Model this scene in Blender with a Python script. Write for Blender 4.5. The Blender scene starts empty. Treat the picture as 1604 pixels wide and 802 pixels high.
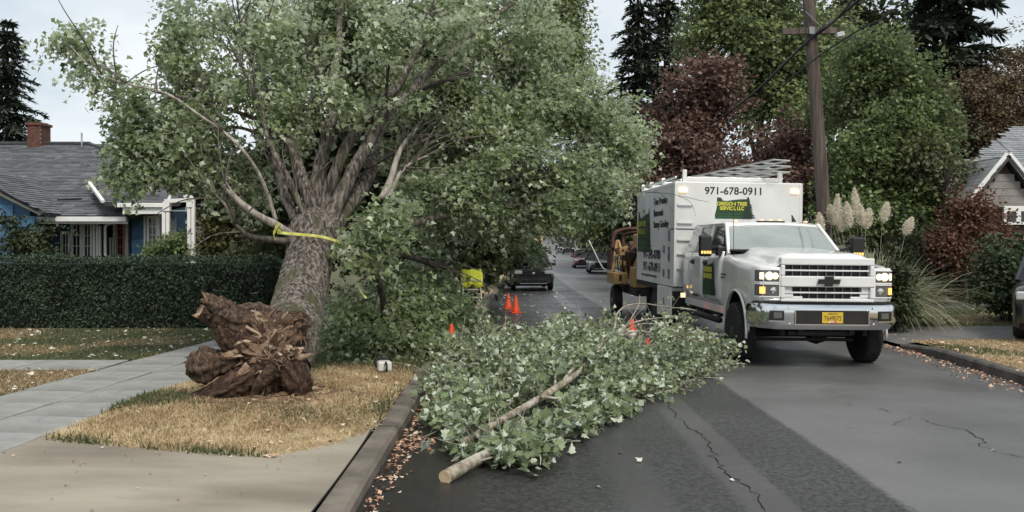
import bpy, math, random
import numpy as np
from mathutils import Vector, Matrix, noise as mnoise

random.seed(7)
RNG = np.random.default_rng(11)
SC = bpy.context.scene
COL = SC.collection
R = math.radians

# ------------------------------------------------------------------ camera
CAM_H = 1.85
FPX = 1450.0            # focal length in photo pixels (1604 wide)
HOR = 380.0             # horizon row
cam_d = bpy.data.cameras.new('camera')
cam_d.sensor_width = 36.0
cam_d.lens = 36.0 * FPX / 1604.0
cam_d.shift_y = -21.0 / 1604.0
cam_d.clip_start = 0.1
cam_d.clip_end = 3000.0
cam = bpy.data.objects.new('camera', cam_d)
cam.location = (0, 0, CAM_H)
cam.rotation_euler = (R(90), 0, 0)
COL.objects.link(cam)
SC.camera = cam

# ------------------------------------------------------------------ light
SUN_EL, SUN_AZ = 50.0, 158.0     # high sun behind the camera, softened by cloud
world = bpy.data.worlds.new('World')
SC.world = world
world.use_nodes = True
wn, wl = world.node_tree.nodes, world.node_tree.links
wn.clear()
w_out = wn.new('ShaderNodeOutputWorld')
w_sky = wn.new('ShaderNodeTexSky')
w_sky.sky_type = 'NISHITA'
w_sky.sun_disc = False
w_sky.sun_elevation = R(SUN_EL)
w_sky.sun_rotation = R(SUN_AZ)
w_bg = wn.new('ShaderNodeBackground')
w_bg.inputs['Strength'].default_value = 0.10
wl.new(w_sky.outputs['Color'], w_bg.inputs['Color'])
w_tc = wn.new('ShaderNodeTexCoord')
w_map = wn.new('ShaderNodeMapping')
w_map.inputs['Scale'].default_value = (1.0, 1.0, 2.6)
wl.new(w_tc.outputs['Generated'], w_map.inputs['Vector'])
w_n = wn.new('ShaderNodeTexNoise')
w_n.inputs['Scale'].default_value = 2.1
w_n.inputs['Detail'].default_value = 7.0
w_n.inputs['Roughness'].default_value = 0.55
wl.new(w_map.outputs['Vector'], w_n.inputs['Vector'])
w_r = wn.new('ShaderNodeValToRGB')
w_r.color_ramp.elements[0].position = 0.34
w_r.color_ramp.elements[0].color = (0.47, 0.56, 0.63, 1)
w_r.color_ramp.elements[1].position = 0.60
w_r.color_ramp.elements[1].color = (0.82, 0.85, 0.86, 1)
wl.new(w_n.outputs['Fac'], w_r.inputs['Fac'])
w_bg2 = wn.new('ShaderNodeBackground')
w_bg2.inputs['Strength'].default_value = 0.64
wl.new(w_r.outputs['Color'], w_bg2.inputs['Color'])
w_mix = wn.new('ShaderNodeMixShader')
w_mix.inputs['Fac'].default_value = 0.92
wl.new(w_bg.outputs['Background'], w_mix.inputs[1])
wl.new(w_bg2.outputs['Background'], w_mix.inputs[2])
wl.new(w_mix.outputs['Shader'], w_out.inputs['Surface'])

sun_d = bpy.data.lights.new('sun', 'SUN')
sun_d.energy = 1.5
sun_d.angle = R(18)
sun_d.color = (1.0, 0.92, 0.80)
sun = bpy.data.objects.new('sun', sun_d)
sd = Vector((math.sin(R(SUN_AZ)) * math.cos(R(SUN_EL)), math.cos(R(SUN_AZ)) * math.cos(R(SUN_EL)), math.sin(R(SUN_EL))))
sun.rotation_euler = sd.to_track_quat('Z', 'Y').to_euler()
sun.location = sd * 60
COL.objects.link(sun)

SC.view_settings.view_transform = 'Standard'
SC.view_settings.look = 'None'
SC.view_settings.exposure = 0.88
SC.view_settings.gamma = 1.0
SC.render.engine = 'CYCLES'
SC.cycles.max_bounces = 6
SC.cycles.diffuse_bounces = 3
SC.cycles.glossy_bounces = 3
SC.cycles.transmission_bounces = 4
SC.cycles.transparent_max_bounces = 4
SC.cycles.use_denoising = True
SC.cycles.caustics_reflective = False
SC.cycles.caustics_refractive = False

# ------------------------------------------------------------------ where things stand
def at(x, y, Y):
    """world point seen in photo pixel (x, y) at distance Y"""
    return Vector(((x - 802.0) * Y / FPX, Y, CAM_H - (y - HOR) * Y / FPX))

def gnd(x, y, z=0.0):
    Y = (CAM_H - z) * FPX / (y - HOR)
    return Vector(((x - 802.0) * Y / FPX, Y, z))

_py = np.array([-60, 0, 16, 28, 42, 65, 100, 150, 195, 240, 300, 360, 900.])
_pz = np.array([0, 0, 0, -.12, -.30, -.28, -.10, .20, 1.6, 3.4, 5.6, 7.0, 9.0])
_fy = np.arange(-60, 900, 2.0)
_fz = np.interp(_fy, _py, _pz)
_k = np.ones(7) / 7
_fz = np.convolve(np.pad(_fz, 3, mode='edge'), _k, mode='valid')
_fz[_fy < 14] = 0
def prof(Y):
    return float(np.interp(Y, _fy, _fz))
_ky = np.array([-60, 0, 12, 20, 42, 65, 100, 150, 240, 340, 900.])
_kx = np.array([-1.14, -1.12, -1.10, -.95, -.5, .2, 1.8, 4.24, 8.8, 13.5, 40.])
_fx = np.convolve(np.pad(np.interp(_fy, _ky, _kx), 2, mode='edge'), np.ones(5) / 5, mode='valid')
def XL(Y):
    return float(np.interp(Y, _fy, _fx))
def XR(Y):
    return XL(Y) + float(np.interp(Y, [0, 12, 16, 60, 150, 900], [7.75, 7.88, 8.1, 7.9, 7.2, 7.2]))
LIFT = 0.10
def gl(Y):
    return prof(Y) + LIFT

# ------------------------------------------------------------------ mesh helpers
class MB:
    def __init__(s):
        s.v, s.f, s.m = [], [], []
    def add(s, verts, faces, mi=0):
        b = len(s.v)
        s.v += [tuple(p) for p in verts]
        for f in faces:
            s.f.append(tuple(b + i for i in f)); s.m.append(mi)
        return s
    def box(s, c, d, rot=None, mi=0, taper=1.0):
        x, y, z = d[0] / 2, d[1] / 2, d[2] / 2
        P = []
        for sz in (-1, 1):
            t = taper if sz > 0 else 1.0
            for sx, sy in ((-1, -1), (1, -1), (1, 1), (-1, 1)):
                p = Vector((sx * x * t, sy * y * t, sz * z))
                if rot is not None:
                    p = rot @ p
                P.append(p + Vector(c))
        return s.add(P, [(3, 2, 1, 0), (4, 5, 6, 7), (0, 1, 5, 4), (1, 2, 6, 5), (2, 3, 7, 6), (3, 0, 4, 7)], mi)
    def bx(s, x0, x1, y0, y1, z0, z1, mi=0):
        return s.box(((x0 + x1) / 2, (y0 + y1) / 2, (z0 + z1) / 2), (abs(x1 - x0), abs(y1 - y0), abs(z1 - z0)), None, mi)
    def quad(s, a, b, c, d, mi=0):
        return s.add([a, b, c, d], [(0, 1, 2, 3)], mi)
    def slab(s, pts, thick, mi=0):
        """polygon given counter-clockwise from its outer side, thickened backwards"""
        pts = [Vector(p) for p in pts]
        n = (pts[1] - pts[0]).cross(pts[2] - pts[0]).normalized()
        k = len(pts)
        P = pts + [p - n * thick for p in pts]
        F = [tuple(range(k)), tuple(range(2 * k - 1, k - 1, -1))]
        for i in range(k):
            j = (i + 1) % k
            F.append((i, i + k, j + k, j))
        return s.add(P, F, mi)
    def bar(s, a, b, w, h=None, up=(0, 0, 1), mi=0):
        a, b = Vector(a), Vector(b)
        h = h or w
        d = (b - a)
        L = d.length
        d.normalize()
        u = Vector(up)
        if abs(d.dot(u)) > .98:
            u = Vector((0, 1, 0))
        sx = d.cross(u).normalized()
        uz = sx.cross(d)
        P = []
        for q in (a, b):
            for (i, j) in ((-1, -1), (1, -1), (1, 1), (-1, 1)):
                P.append(q + sx * i * w / 2 + uz * j * h / 2)
        return s.add(P, [(3, 2, 1, 0), (4, 5, 6, 7), (0, 1, 5, 4), (1, 2, 6, 5), (2, 3, 7, 6), (3, 0, 4, 7)], mi)
    def tube(s, path, rad, n=8, mi=0, cap=True, wob=0.0, seed=0):
        path = [Vector(p) for p in path]
        K = len(path)
        if not hasattr(rad, '__len__'):
            rad = [rad] * K
        t0 = (path[1] - path[0]).normalized()
        ref = Vector((0, 0, 1)) if abs(t0.z) < .9 else Vector((0, 1, 0))
        u = t0.cross(ref).normalized()
        P, F = [], []
        for i in range(K):
            t = (path[min(i + 1, K - 1)] - path[max(i - 1, 0)])
            if t.length < 1e-9:
                t = t0.copy()
            t.normalize()
            u = (u - t * u.dot(t))
            u.normalize()
            w = t.cross(u)
            for j in range(n):
                a = 2 * math.pi * j / n
                r = rad[i]
                if wob:
                    q = Vector((math.cos(a) * 1.3, math.sin(a) * 1.3, i * .22 + seed))
                    r *= 1 + wob * mnoise.noise(q * 1.7)
                P.append(path[i] + u * math.cos(a) * r + w * math.sin(a) * r)
        for i in range(K - 1):
            for j in range(n):
                k = (j + 1) % n
                F.append((i * n + j, i * n + k, (i + 1) * n + k, (i + 1) * n + j))
        if cap:
            F.append(tuple(range(n - 1, -1, -1)))
            F.append(tuple((K - 1) * n + j for j in range(n)))
        return s.add(P, F, mi)
    def lathe(s, prof_, n=16, axis='z', c=(0, 0, 0), mi=0):
        """profile of (radius, along-axis) pairs"""
        P, F = [], []
        for (r, h) in prof_:
            for j in range(n):
                a = 2 * math.pi * j / n
                x, y = r * math.cos(a), r * math.sin(a)
                p = {'z': (x, y, h), 'x': (h, x, y), 'y': (x, h, y)}[axis]
                P.append(Vector(p) + Vector(c))
        K = len(prof_)
        flip = axis == 'y'
        for i in range(K - 1):
            for j in range(n):
                k = (j + 1) % n
                q = (i * n + j, i * n + k, (i + 1) * n + k, (i + 1) * n + j)
                F.append(q[::-1] if flip else q)
        if prof_[0][0] > 1e-4:
            q = tuple(range(n - 1, -1, -1)); F.append(q[::-1] if flip else q)
        if prof_[-1][0] > 1e-4:
            q = tuple((K - 1) * n + j for j in range(n)); F.append(q[::-1] if flip else q)
        return s.add(P, F, mi)
    def grid(s, rows, mi=0, flip=False):
        """rows: list of equally long lists of points"""
        n = len(rows[0])
        P = [p for r in rows for p in r]
        F = []
        for i in range(len(rows) - 1):
            for j in range(n - 1):
                q = (i * n + j, i * n + j + 1, (i + 1) * n + j + 1, (i + 1) * n + j)
                F.append(q[::-1] if flip else q)
        return s.add(P, F, mi)
    def build(s, name, mats, parent=None, smooth=False, bevel=0.0, angle=35, seg=2):
        me = bpy.data.meshes.new(name)
        me.from_pydata(s.v, [], s.f)
        if not isinstance(mats, (list, tuple)):
            mats = [mats]
        for m in mats:
            me.materials.append(m)
        if any(s.m):
            me.polygons.foreach_set('material_index', s.m)
        if smooth:
            me.polygons.foreach_set('use_smooth', [True] * len(me.polygons))
        me.update()
        o = bpy.data.objects.new(name, me)
        COL.objects.link(o)
        if parent is not None:
            o.parent = parent
        if bevel:
            b = o.modifiers.new('bevel', 'BEVEL')
            b.width = bevel; b.segments = seg; b.limit_method = 'ANGLE'; b.angle_limit = R(angle)
        return o

def smooth_by_angle(o, deg=35):
    me = o.data
    me.polygons.foreach_set('use_smooth', [True] * len(me.polygons))
    try:
        me.set_sharp_from_angle(angle=R(deg))
    except Exception:
        pass
    return o

def tag(o, label=None, cat=None, group=None, kind=None):
    if label: o['label'] = label
    if cat: o['category'] = cat
    if group: o['group'] = group
    if kind: o['kind'] = kind
    return o

def empty(name, loc=(0, 0, 0), rz=0.0, label=None, cat=None, group=None):
    o = bpy.data.objects.new(name, None)
    o.empty_display_size = .2
    o.location = loc
    o.rotation_euler = (0, 0, rz)
    COL.objects.link(o)
    return tag(o, label, cat, group)

def kids(o):
    return [c for c in COL.objects if c.parent == o]

def copy_tree(o, parent=None):
    c = o.copy()
    COL.objects.link(c)
    c.parent = parent
    for ch in kids(o):
        copy_tree(ch, c)
    return c

def structure(o):
    o['kind'] = 'structure'
    return o

# ------------------------------------------------------------------ materials
def srgb(r, g, b):
    f = lambda c: ((c / 255 + .055) / 1.055) ** 2.4 if c > 10 else c / 255 / 12.92
    return (f(r), f(g), f(b), 1)

def mat(name, c1, c2=None, scale=5.0, rough=.7, bump=0.0, bscale=None, metal=0.0, stretch=(1, 1, 1), detail=5.0,
        lo=.35, hi=.65, c3=None, s3=1.0, l3=.5, h3=.7, spec=.5, coat=0.0, ior=1.45, rough2=None):
    m = bpy.data.materials.new(name)
    m.use_nodes = True
    nt = m.node_tree
    N, L = nt.nodes, nt.links
    b = N['Principled BSDF']
    b.inputs['Roughness'].default_value = rough
    b.inputs['Metallic'].default_value = metal
    b.inputs['Specular IOR Level'].default_value = spec
    b.inputs['IOR'].default_value = ior
    if coat:
        b.inputs['Coat Weight'].default_value = coat
        b.inputs['Coat Roughness'].default_value = .04
    c1 = tuple(c1) + ((1,) if len(c1) == 3 else ())
    b.inputs['Base Color'].default_value = c1
    if c2 is None and not bump:
        return m
    tc = N.new('ShaderNodeTexCoord')
    mp = N.new('ShaderNodeMapping')
    mp.inputs['Scale'].default_value = stretch
    L.new(tc.outputs['Object'], mp.inputs['Vector'])
    out = None
    if c2 is not None:
        c2 = tuple(c2) + ((1,) if len(c2) == 3 else ())
        n = N.new('ShaderNodeTexNoise')
        n.inputs['Scale'].default_value = scale
        n.inputs['Detail'].default_value = detail
        n.inputs['Roughness'].default_value = .6
        L.new(mp.outputs['Vector'], n.inputs['Vector'])
        r = N.new('ShaderNodeValToRGB')
        r.color_ramp.elements[0].position = lo
        r.color_ramp.elements[1].position = hi
        r.color_ramp.elements[0].color = c1
        r.color_ramp.elements[1].color = c2
        L.new(n.outputs['Fac'], r.inputs['Fac'])
        out = r.outputs['Color']
        if rough2 is not None:
            mr = N.new('ShaderNodeMapRange')
            mr.inputs['From Min'].default_value = lo
            mr.inputs['From Max'].default_value = hi
            mr.inputs['To Min'].default_value = rough
            mr.inputs['To Max'].default_value = rough2
            L.new(n.outputs['Fac'], mr.inputs['Value'])
            L.new(mr.outputs['Result'], b.inputs['Roughness'])
        if c3 is not None:
            c3 = tuple(c3) + ((1,) if len(c3) == 3 else ())
            n3 = N.new('ShaderNodeTexNoise')
            n3.inputs['Scale'].default_value = s3
            n3.inputs['Detail'].default_value = 6.0
            L.new(mp.outputs['Vector'], n3.inputs['Vector'])
            mr3 = N.new('ShaderNodeMapRange')
            mr3.inputs['From Min'].default_value = l3
            mr3.inputs['From Max'].default_value = h3
            L.new(n3.outputs['Fac'], mr3.inputs['Value'])
            mx = N.new('ShaderNodeMix')
            mx.data_type = 'RGBA'
            L.new(mr3.outputs['Result'], mx.inputs['Factor'])
            L.new(out, mx.inputs[6])
            mx.inputs[7].default_value = c3
            out = mx.outputs[2]
        L.new(out, b.inputs['Base Color'])
    if bump:
        nb = N.new('ShaderNodeTexNoise')
        nb.inputs['Scale'].default_value = bscale or scale * 3
        nb.inputs['Detail'].default_value = 6.0
        nb.inputs['Roughness'].default_value = .65
        L.new(mp.outputs['Vector'], nb.inputs['Vector'])
        bp = N.new('ShaderNodeBump')
        bp.inputs['Strength'].default_value = bump
        bp.inputs['Distance'].default_value = .03
        L.new(nb.outputs['Fac'], bp.inputs['Height'])
        L.new(bp.outputs['Normal'], b.inputs['Normal'])
    return m

def emit(name, color, strength, base=(.8, .7, .5)):
    m = bpy.data.materials.new(name)
    m.use_nodes = True
    b = m.node_tree.nodes['Principled BSDF']
    b.inputs['Base Color'].default_value = tuple(base) + (1,)
    b.inputs['Roughness'].default_value = .25
    b.inputs['Emission Color'].default_value = tuple(color) + (1,)
    b.inputs['Emission Strength'].default_value = strength
    return m

def leaf_mat(name, dark, mid, light, under=None, trans=.25, rough=.55):
    """leaf colours run along a per-leaf tint; a paler underside where the species has one"""
    m = bpy.data.materials.new(name)
    m.use_nodes = True
    nt = m.node_tree
    N, L = nt.nodes, nt.links
    b = N['Principled BSDF']
    b.inputs['Roughness'].default_value = rough
    b.inputs['Specular IOR Level'].default_value = .35
    a = N.new('ShaderNodeAttribute')
    a.attribute_name = 'tint'
    r = N.new('ShaderNodeValToRGB')
    e = r.color_ramp.elements
    e[0].position = 0.0; e[0].color = tuple(dark) + (1,)
    e[1].position = 1.0; e[1].color = tuple(light) + (1,)
    k = e.new(.5); k.color = tuple(mid) + (1,)
    L.new(a.outputs['Fac'], r.inputs['Fac'])
    out = r.outputs['Color']
    if under is not None:
        g = N.new('ShaderNodeNewGeometry')
        mx = N.new('ShaderNodeMix'); mx.data_type = 'RGBA'
        L.new(g.outputs['Backfacing'], mx.inputs['Factor'])
        L.new(out, mx.inputs[6])
        mx.inputs[7].default_value = tuple(under) + (1,)
        out = mx.outputs[2]
    L.new(out, b.inputs['Base Color'])
    if trans:
        t = N.new('ShaderNodeBsdfTranslucent')
        L.new(out, t.inputs['Color'])
        ms = N.new('ShaderNodeMixShader')
        ms.inputs['Fac'].default_value = trans
        L.new(b.outputs['BSDF'], ms.inputs[1])
        L.new(t.outputs['BSDF'], ms.inputs[2])
        L.new(ms.outputs['Shader'], N['Material Output'].inputs['Surface'])
    return m

MAT = {}
MAT['concrete_walk'] = mat('concrete_walk', (.23, .232, .222), (.33, .328, .312), scale=3.2, rough=.85, bump=.25, bscale=60,
                           c3=(.16, .158, .148), s3=1.3, l3=.48, h3=.78)
MAT['concrete_drive'] = mat('concrete_drive', (.265, .235, .185), (.36, .325, .262), scale=1.1, rough=.8, bump=.35, bscale=60,
                            c3=(.125, .10, .072), s3=.75, l3=.47, h3=.80, stretch=(.55, 1.4, 1))
MAT['concrete_kerb'] = mat('concrete_kerb', (.115, .10, .083), (.20, .175, .145), scale=3, rough=.85, bump=.4, bscale=50,
                           c3=(.07, .065, .055), s3=1.7, l3=.52, h3=.7)
MAT['old_kerb'] = mat('old_kerb', (.05, .048, .045), (.12, .11, .10), scale=4, rough=.8, bump=.5, bscale=40)
MAT['soil'] = mat('soil', (.035, .024, .017), (.09, .065, .045), scale=6, rough=.95, bump=.6, bscale=25)
MAT['dry_turf'] = mat('dry_turf', (.22, .16, .09), (.46, .36, .215), scale=7, rough=.95, bump=.5, bscale=60,
                      c3=(.10, .10, .045), s3=1.1, l3=.56, h3=.72)
MAT['green_turf'] = mat('green_turf', (.045, .065, .025), (.11, .10, .05), scale=4, rough=.95, bump=.5, bscale=60,
                        c3=(.17, .125, .07), s3=.7, l3=.5, h3=.7)
MAT['drive_asphalt'] = mat('drive_asphalt', (.10, .10, .098), (.15, .148, .14), scale=3, rough=.75, bump=.3, bscale=90)
MAT['white_paint'] = mat('white_paint', (.80, .80, .78), (.70, .70, .67), scale=3, rough=.55)
MAT['crack'] = mat('crack', (.012, .012, .012), rough=.9)

# ------------------------------------------------------------------ leaf clouds
def _unit(a):
    return a / np.maximum(np.linalg.norm(a, axis=-1, keepdims=True), 1e-9)

SH = {
    # (u, v, w) points, faces
    'diamond': ([(0, 0, 0), (.36, .45, .12), (0, 1, 0), (-.36, .45, .12)], [(0, 1, 2), (0, 2, 3)]),
    'blade': ([(-.05, 0, 0), (.05, 0, 0), (.0, 1, .12)], [(0, 1, 2)]),
    'needle': ([(-.13, 0, 0), (.13, 0, 0), (.10, .7, -.10), (0, 1, -.2), (-.10, .7, -.10)], [(0, 1, 2, 3, 4)]),
    'maple_lo': ([(0, 0, 0), (.48, .28, .10), (.22, .48, .05), (0, 1, -.08), (-.22, .48, .05), (-.48, .28, .10)],
                 [(0, 1, 2, 3), (0, 3, 4, 5)]),
    'maple': ([(0, 0, 0), (.30, -.08, .05), (.24, .16, .06), (.56, .36, .14), (.27, .44, .06), (.34, .74, .06), (.12, .66, .0),
               (0, 1.02, -.10), (-.12, .66, .0), (-.34, .74, .06), (-.27, .44, .06), (-.56, .36, .14), (-.24, .16, .06), (-.30, -.08, .05)],
              [(0, 1, 2), (0, 2, 3, 4), (0, 4, 5, 6), (0, 6, 7), (0, 7, 8), (0, 8, 9, 10), (0, 10, 11, 12), (0, 12, 13)]),
}
_m = SH['maple'][1]
_base = [(0, 0), (.26, -.06), (.33, .12), (.50, .40), (.36, .46), (.33, .72), (.17, .72), (0, 1.0), (-.17, .72), (-.33, .72), (-.36, .46), (-.50, .40), (-.33, .12), (-.26, -.06)]
SH['maple'] = ([(u, v, .16 * abs(u) * 2 - .10 * v * v) for u, v in _base], _m)
SH['maple_curl'] = ([(u * .85, v * .92, .55 * abs(u) + .10 * math.sin(v * 4) - .22 * v * v) for u, v in _base], _m)
SH['maple_droop'] = ([(u * .95 + .06 * v, v * .85, -.30 * abs(u) + .05 * math.sin(u * 9) - .40 * v * v) for u, v in _base], _m)
SH['maple_side'] = ([(u * .55 + .10 * v * v, v, .75 * abs(u) - .12 * v * v) for u, v in _base], _m)

def leaves(name, pos, nrm, drc, size, tint, m, parent=None, shape='diamond', kind='stuff', aspect=1.0):
    pos = np.asarray(pos, dtype=float)
    n = _unit(np.asarray(nrm, dtype=float))
    d = np.asarray(drc, dtype=float)
    d = _unit(d - n * np.sum(d * n, axis=1, keepdims=True))
    s = np.cross(d, n)
    pts, faces = SH[shape]
    pts = np.array(pts, dtype=float)
    pts[:, 0] *= aspect
    N, K = len(pos), len(pts)
    S = np.asarray(size).reshape(-1, 1, 1) * np.ones((N, 1, 1))
    V = pos[:, None, :] + S * (pts[None, :, 0:1] * s[:, None, :] + pts[None, :, 1:2] * d[:, None, :] + pts[None, :, 2:3] * n[:, None, :])
    V = V.reshape(-1, 3)
    fl = [len(f) for f in faces]
    idx = np.concatenate([np.array(f) for f in faces])
    loops = (idx[None, :] + (np.arange(N) * K)[:, None]).reshape(-1)
    starts1 = np.concatenate([[0], np.cumsum(fl)[:-1]])
    starts = (starts1[None, :] + (np.arange(N) * len(idx))[:, None]).reshape(-1)
    me = bpy.data.meshes.new(name)
    me.vertices.add(len(V)); me.vertices.foreach_set('co', V.astype(np.float32).ravel())
    me.loops.add(len(loops)); me.loops.foreach_set('vertex_index', loops.astype(np.int32))
    me.polygons.add(len(starts)); me.polygons.foreach_set('loop_start', starts.astype(np.int32))
    me.update(calc_edges=True)
    a = me.attributes.new('tint', 'FLOAT', 'FACE')
    a.data.foreach_set('value', np.repeat(np.clip(tint, 0, 1), len(faces)).astype(np.float32))
    me.materials.append(m)
    o = bpy.data.objects.new(name, me)
    COL.objects.link(o)
    if parent is not None:
        o.parent = parent
    if kind:
        o['kind'] = kind
    return o

def rand_dirs(n, rng):
    return _unit(rng.normal(size=(n, 3)))

def noise3(P, f):
    return np.array([mnoise.noise(Vector((p[0] * f, p[1] * f, p[2] * f))) for p in P])

def crown_leaves(blobs, n, rng, cl=.45, per=36, wind=(.45, .0, -.25), gap=-.12, gf=.9, outw=.55, upw=.6, rnd=.65, hollow=2.4, flat=.55, spread=.16):
    """leaf positions, normals, directions and tints in sprays through the outer volume of ellipsoid masses"""
    B = np.array(blobs, dtype=float)          # x y z rx ry rz weight
    w = (B[:, 3] * B[:, 4] * B[:, 5]) ** .667 * B[:, 6]
    ncl = int(n / per * 1.35)
    ch = rng.choice(len(B), size=ncl, p=w / w.sum())
    u = rand_dirs(ncl, rng)
    r = rng.random(ncl) ** (1 / hollow)
    off = u * r[:, None] * B[ch, 3:6]
    C = B[ch, 0:3] + off
    keep = noise3(C, gf) > gap
    C, u, ch, r = C[keep], u[keep], ch[keep], r[keep]
    k = len(C)
    out = _unit(u / B[ch, 3:6] * B[ch, 3:6].mean(axis=1, keepdims=True))
    reps = rng.integers(int(per * .6), int(per * 1.4), size=k)
    idx = np.repeat(np.arange(k), reps)
    M = len(idx)
    axis = _unit(out + np.array(wind) + rng.normal(size=(k, 3)) * .35)     # the way each spray points
    side = _unit(np.cross(axis, np.array([0, 0, 1.0]) + rng.normal(size=(k, 3)) * .2))
    a = np.clip(rng.normal(size=M), -1.7, 1.7) * cl
    b = np.clip(rng.normal(size=M), -1.7, 1.7) * cl * .65
    c = rng.normal(size=M) * cl * flat * .6
    up = np.cross(side, axis)
    P = C[idx] + axis[idx] * a[:, None] + side[idx] * b[:, None] + up[idx] * c[:, None]
    P[:, 2] -= (np.abs(a) ** 2) * .25
    nr = _unit(out[idx] * outw + np.array([0, 0, upw]) + rng.normal(size=(M, 3)) * rnd)
    dr = _unit(axis[idx] * .6 + np.array(wind) + rng.normal(size=(M, 3)) * .6)
    ct = rng.normal(size=k) * spread
    t = .5 + ct[idx] + rng.normal(size=M) * .14
    return P, nr, dr, t

def px_blob(x, y, Y, rx, ry, rz_depth, w=1.0):
    """a foliage mass whose centre is seen at photo pixel (x, y), radii in photo pixels, own depth in metres"""
    c = at(x, y, Y)
    return (c.x, c.y, c.z, rx * Y / FPX, rz_depth, ry * Y / FPX, w)

# ------------------------------------------------------------------ the ground, the road
def ys_range(a, b):
    out, y = [], a
    while y < b:
        out.append(y)
        y += .5 if y < 30 else (2 if y < 120 else 8)
    return out + [b]

def strip(name, fa, fb, Y0, Y1, zf, m, cols=2, kind='structure'):
    rows = []
    for Y in ys_range(Y0, Y1):
        a, b = fa(Y), fb(Y)
        rows.append([(a + (b - a) * i / (cols - 1), Y, zf(a + (b - a) * i / (cols - 1), Y)) for i in range(cols)])
    mb = MB(); mb.grid(rows)
    o = mb.build(name, m, smooth=True)
    if kind:
        o['kind'] = kind
    return o

def road_material():
    m = bpy.data.materials.new('street_asphalt')
    m.use_nodes = True
    nt = m.node_tree; N, L = nt.nodes, nt.links
    b = N['Principled BSDF']
    tc = N.new('ShaderNodeTexCoord')
    sep = N.new('ShaderNodeSeparateXYZ'); L.new(tc.outputs['Object'], sep.inputs[0])
    wob = N.new('ShaderNodeTexNoise'); wob.inputs['Scale'].default_value = 1.1; wob.inputs['Detail'].default_value = 6
    L.new(tc.outputs['Object'], wob.inputs['Vector'])
    wm = N.new('ShaderNodeMath'); wm.operation = 'MULTIPLY_ADD'
    L.new(wob.outputs['Fac'], wm.inputs[0]); wm.inputs[1].default_value = .10; wm.inputs[2].default_value = -.05
    xs = N.new('ShaderNodeMath'); xs.operation = 'ADD'
    L.new(sep.outputs['X'], xs.inputs[0]); L.new(wm.outputs[0], xs.inputs[1])
    mr = N.new('ShaderNodeMapRange')
    mr.inputs['From Min'].default_value = -2.0; mr.inputs['From Max'].default_value = 8.0
    L.new(xs.outputs[0], mr.inputs['Value'])
    P = lambda x: (x + 2.0) / 10.0
    def ramp(stops):
        r = N.new('ShaderNodeValToRGB')
        e = r.color_ramp.elements
        e[0].position = P(stops[0][0]); e[0].color = stops[0][1] + (1,)
        e[1].position = P(stops[-1][0]); e[1].color = stops[-1][1] + (1,)
        for x, c in stops[1:-1]:
            k = e.new(P(x)); k.color = c + (1,)
        L.new(mr.outputs['Result'], r.inputs['Fac'])
        return r
    g = lambda v, t=0: (v * (1 + t), v, v * (1 - t))
    col = ramp([(-1.6, g(.021, .08)), (-.45, g(.024, .08)), (-.20, g(.034, .04)), (.70, g(.040)), (.85, g(.054)), (1.08, g(.053)), (1.2, g(.046)), (1.58, g(.048)),
                (1.66, g(.075)), (1.98, g(.074)), (2.02, g(.050)), (2.74, g(.046)), (2.79, g(.130, .0)), (4.6, g(.120, .0)), (7.2, g(.095, .02))])
    coarse = ramp([(-1.6, g(.25)), (-.3, g(.3)), (-.2, g(.8)), (.70, g(.7)), (.85, g(.15)), (1.08, g(.15)), (1.2, g(.8)), (1.58, g(.8)),
                   (1.66, g(.12)), (1.98, g(.12)), (2.02, g(1.0)), (2.76, g(1.0)), (2.79, g(.10)), (4.6, g(.10)), (7.2, g(.15))])
    # aggregate speckle
    sp = N.new('ShaderNodeTexNoise'); sp.inputs['Scale'].default_value = 22; sp.inputs['Detail'].default_value = 7; sp.inputs['Roughness'].default_value = .7
    mp = N.new('ShaderNodeMapping'); mp.inputs['Scale'].default_value = (1, .8, 1)
    L.new(tc.outputs['Object'], mp.inputs['Vector']); L.new(mp.outputs['Vector'], sp.inputs['Vector'])
    spr = N.new('ShaderNodeMapRange'); spr.inputs['From Min'].default_value = .40; spr.inputs['From Max'].default_value = .62
    spr.inputs['To Min'].default_value = .42; spr.inputs['To Max'].default_value = 1.65
    L.new(sp.outputs['Fac'], spr.inputs['Value'])
    mxs = N.new('ShaderNodeMix'); mxs.data_type = 'FLOAT'
    L.new(coarse.outputs['Color'], mxs.inputs[0]); mxs.inputs[2].default_value = 1.0; L.new(spr.outputs['Result'], mxs.inputs[3])
    # broad stains
    st = N.new('ShaderNodeTexNoise'); st.inputs['Scale'].default_value = .45; st.inputs['Detail'].default_value = 8
    L.new(tc.outputs['Object'], st.inputs['Vector'])
    str_ = N.new('ShaderNodeMapRange'); str_.inputs['From Min'].default_value = .35; str_.inputs['From Max'].default_value = .65
    str_.inputs['To Min'].default_value = .80; str_.inputs['To Max'].default_value = 1.16
    L.new(st.outputs['Fac'], str_.inputs['Value'])
    m1 = N.new('ShaderNodeMath'); m1.operation = 'MULTIPLY'
    L.new(mxs.outputs[0], m1.inputs[0]); L.new(str_.outputs['Result'], m1.inputs[1])
    vm = N.new('ShaderNodeVectorMath'); vm.operation = 'SCALE'
    L.new(col.outputs['Color'], vm.inputs[0]); L.new(m1.outputs[0], vm.inputs['Scale'])
    L.new(vm.outputs['Vector'], b.inputs['Base Color'])
    # damp sheen, patchy
    wet = N.new('ShaderNodeTexNoise'); wet.inputs['Scale'].default_value = .7; wet.inputs['Detail'].default_value = 5
    L.new(tc.outputs['Object'], wet.inputs['Vector'])
    wr = N.new('ShaderNodeMapRange'); wr.inputs['From Min'].default_value = .35; wr.inputs['From Max'].default_value = .65
    wr.inputs['To Min'].default_value = .28; wr.inputs['To Max'].default_value = .50
    L.new(wet.outputs['Fac'], wr.inputs['Value'])
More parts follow.
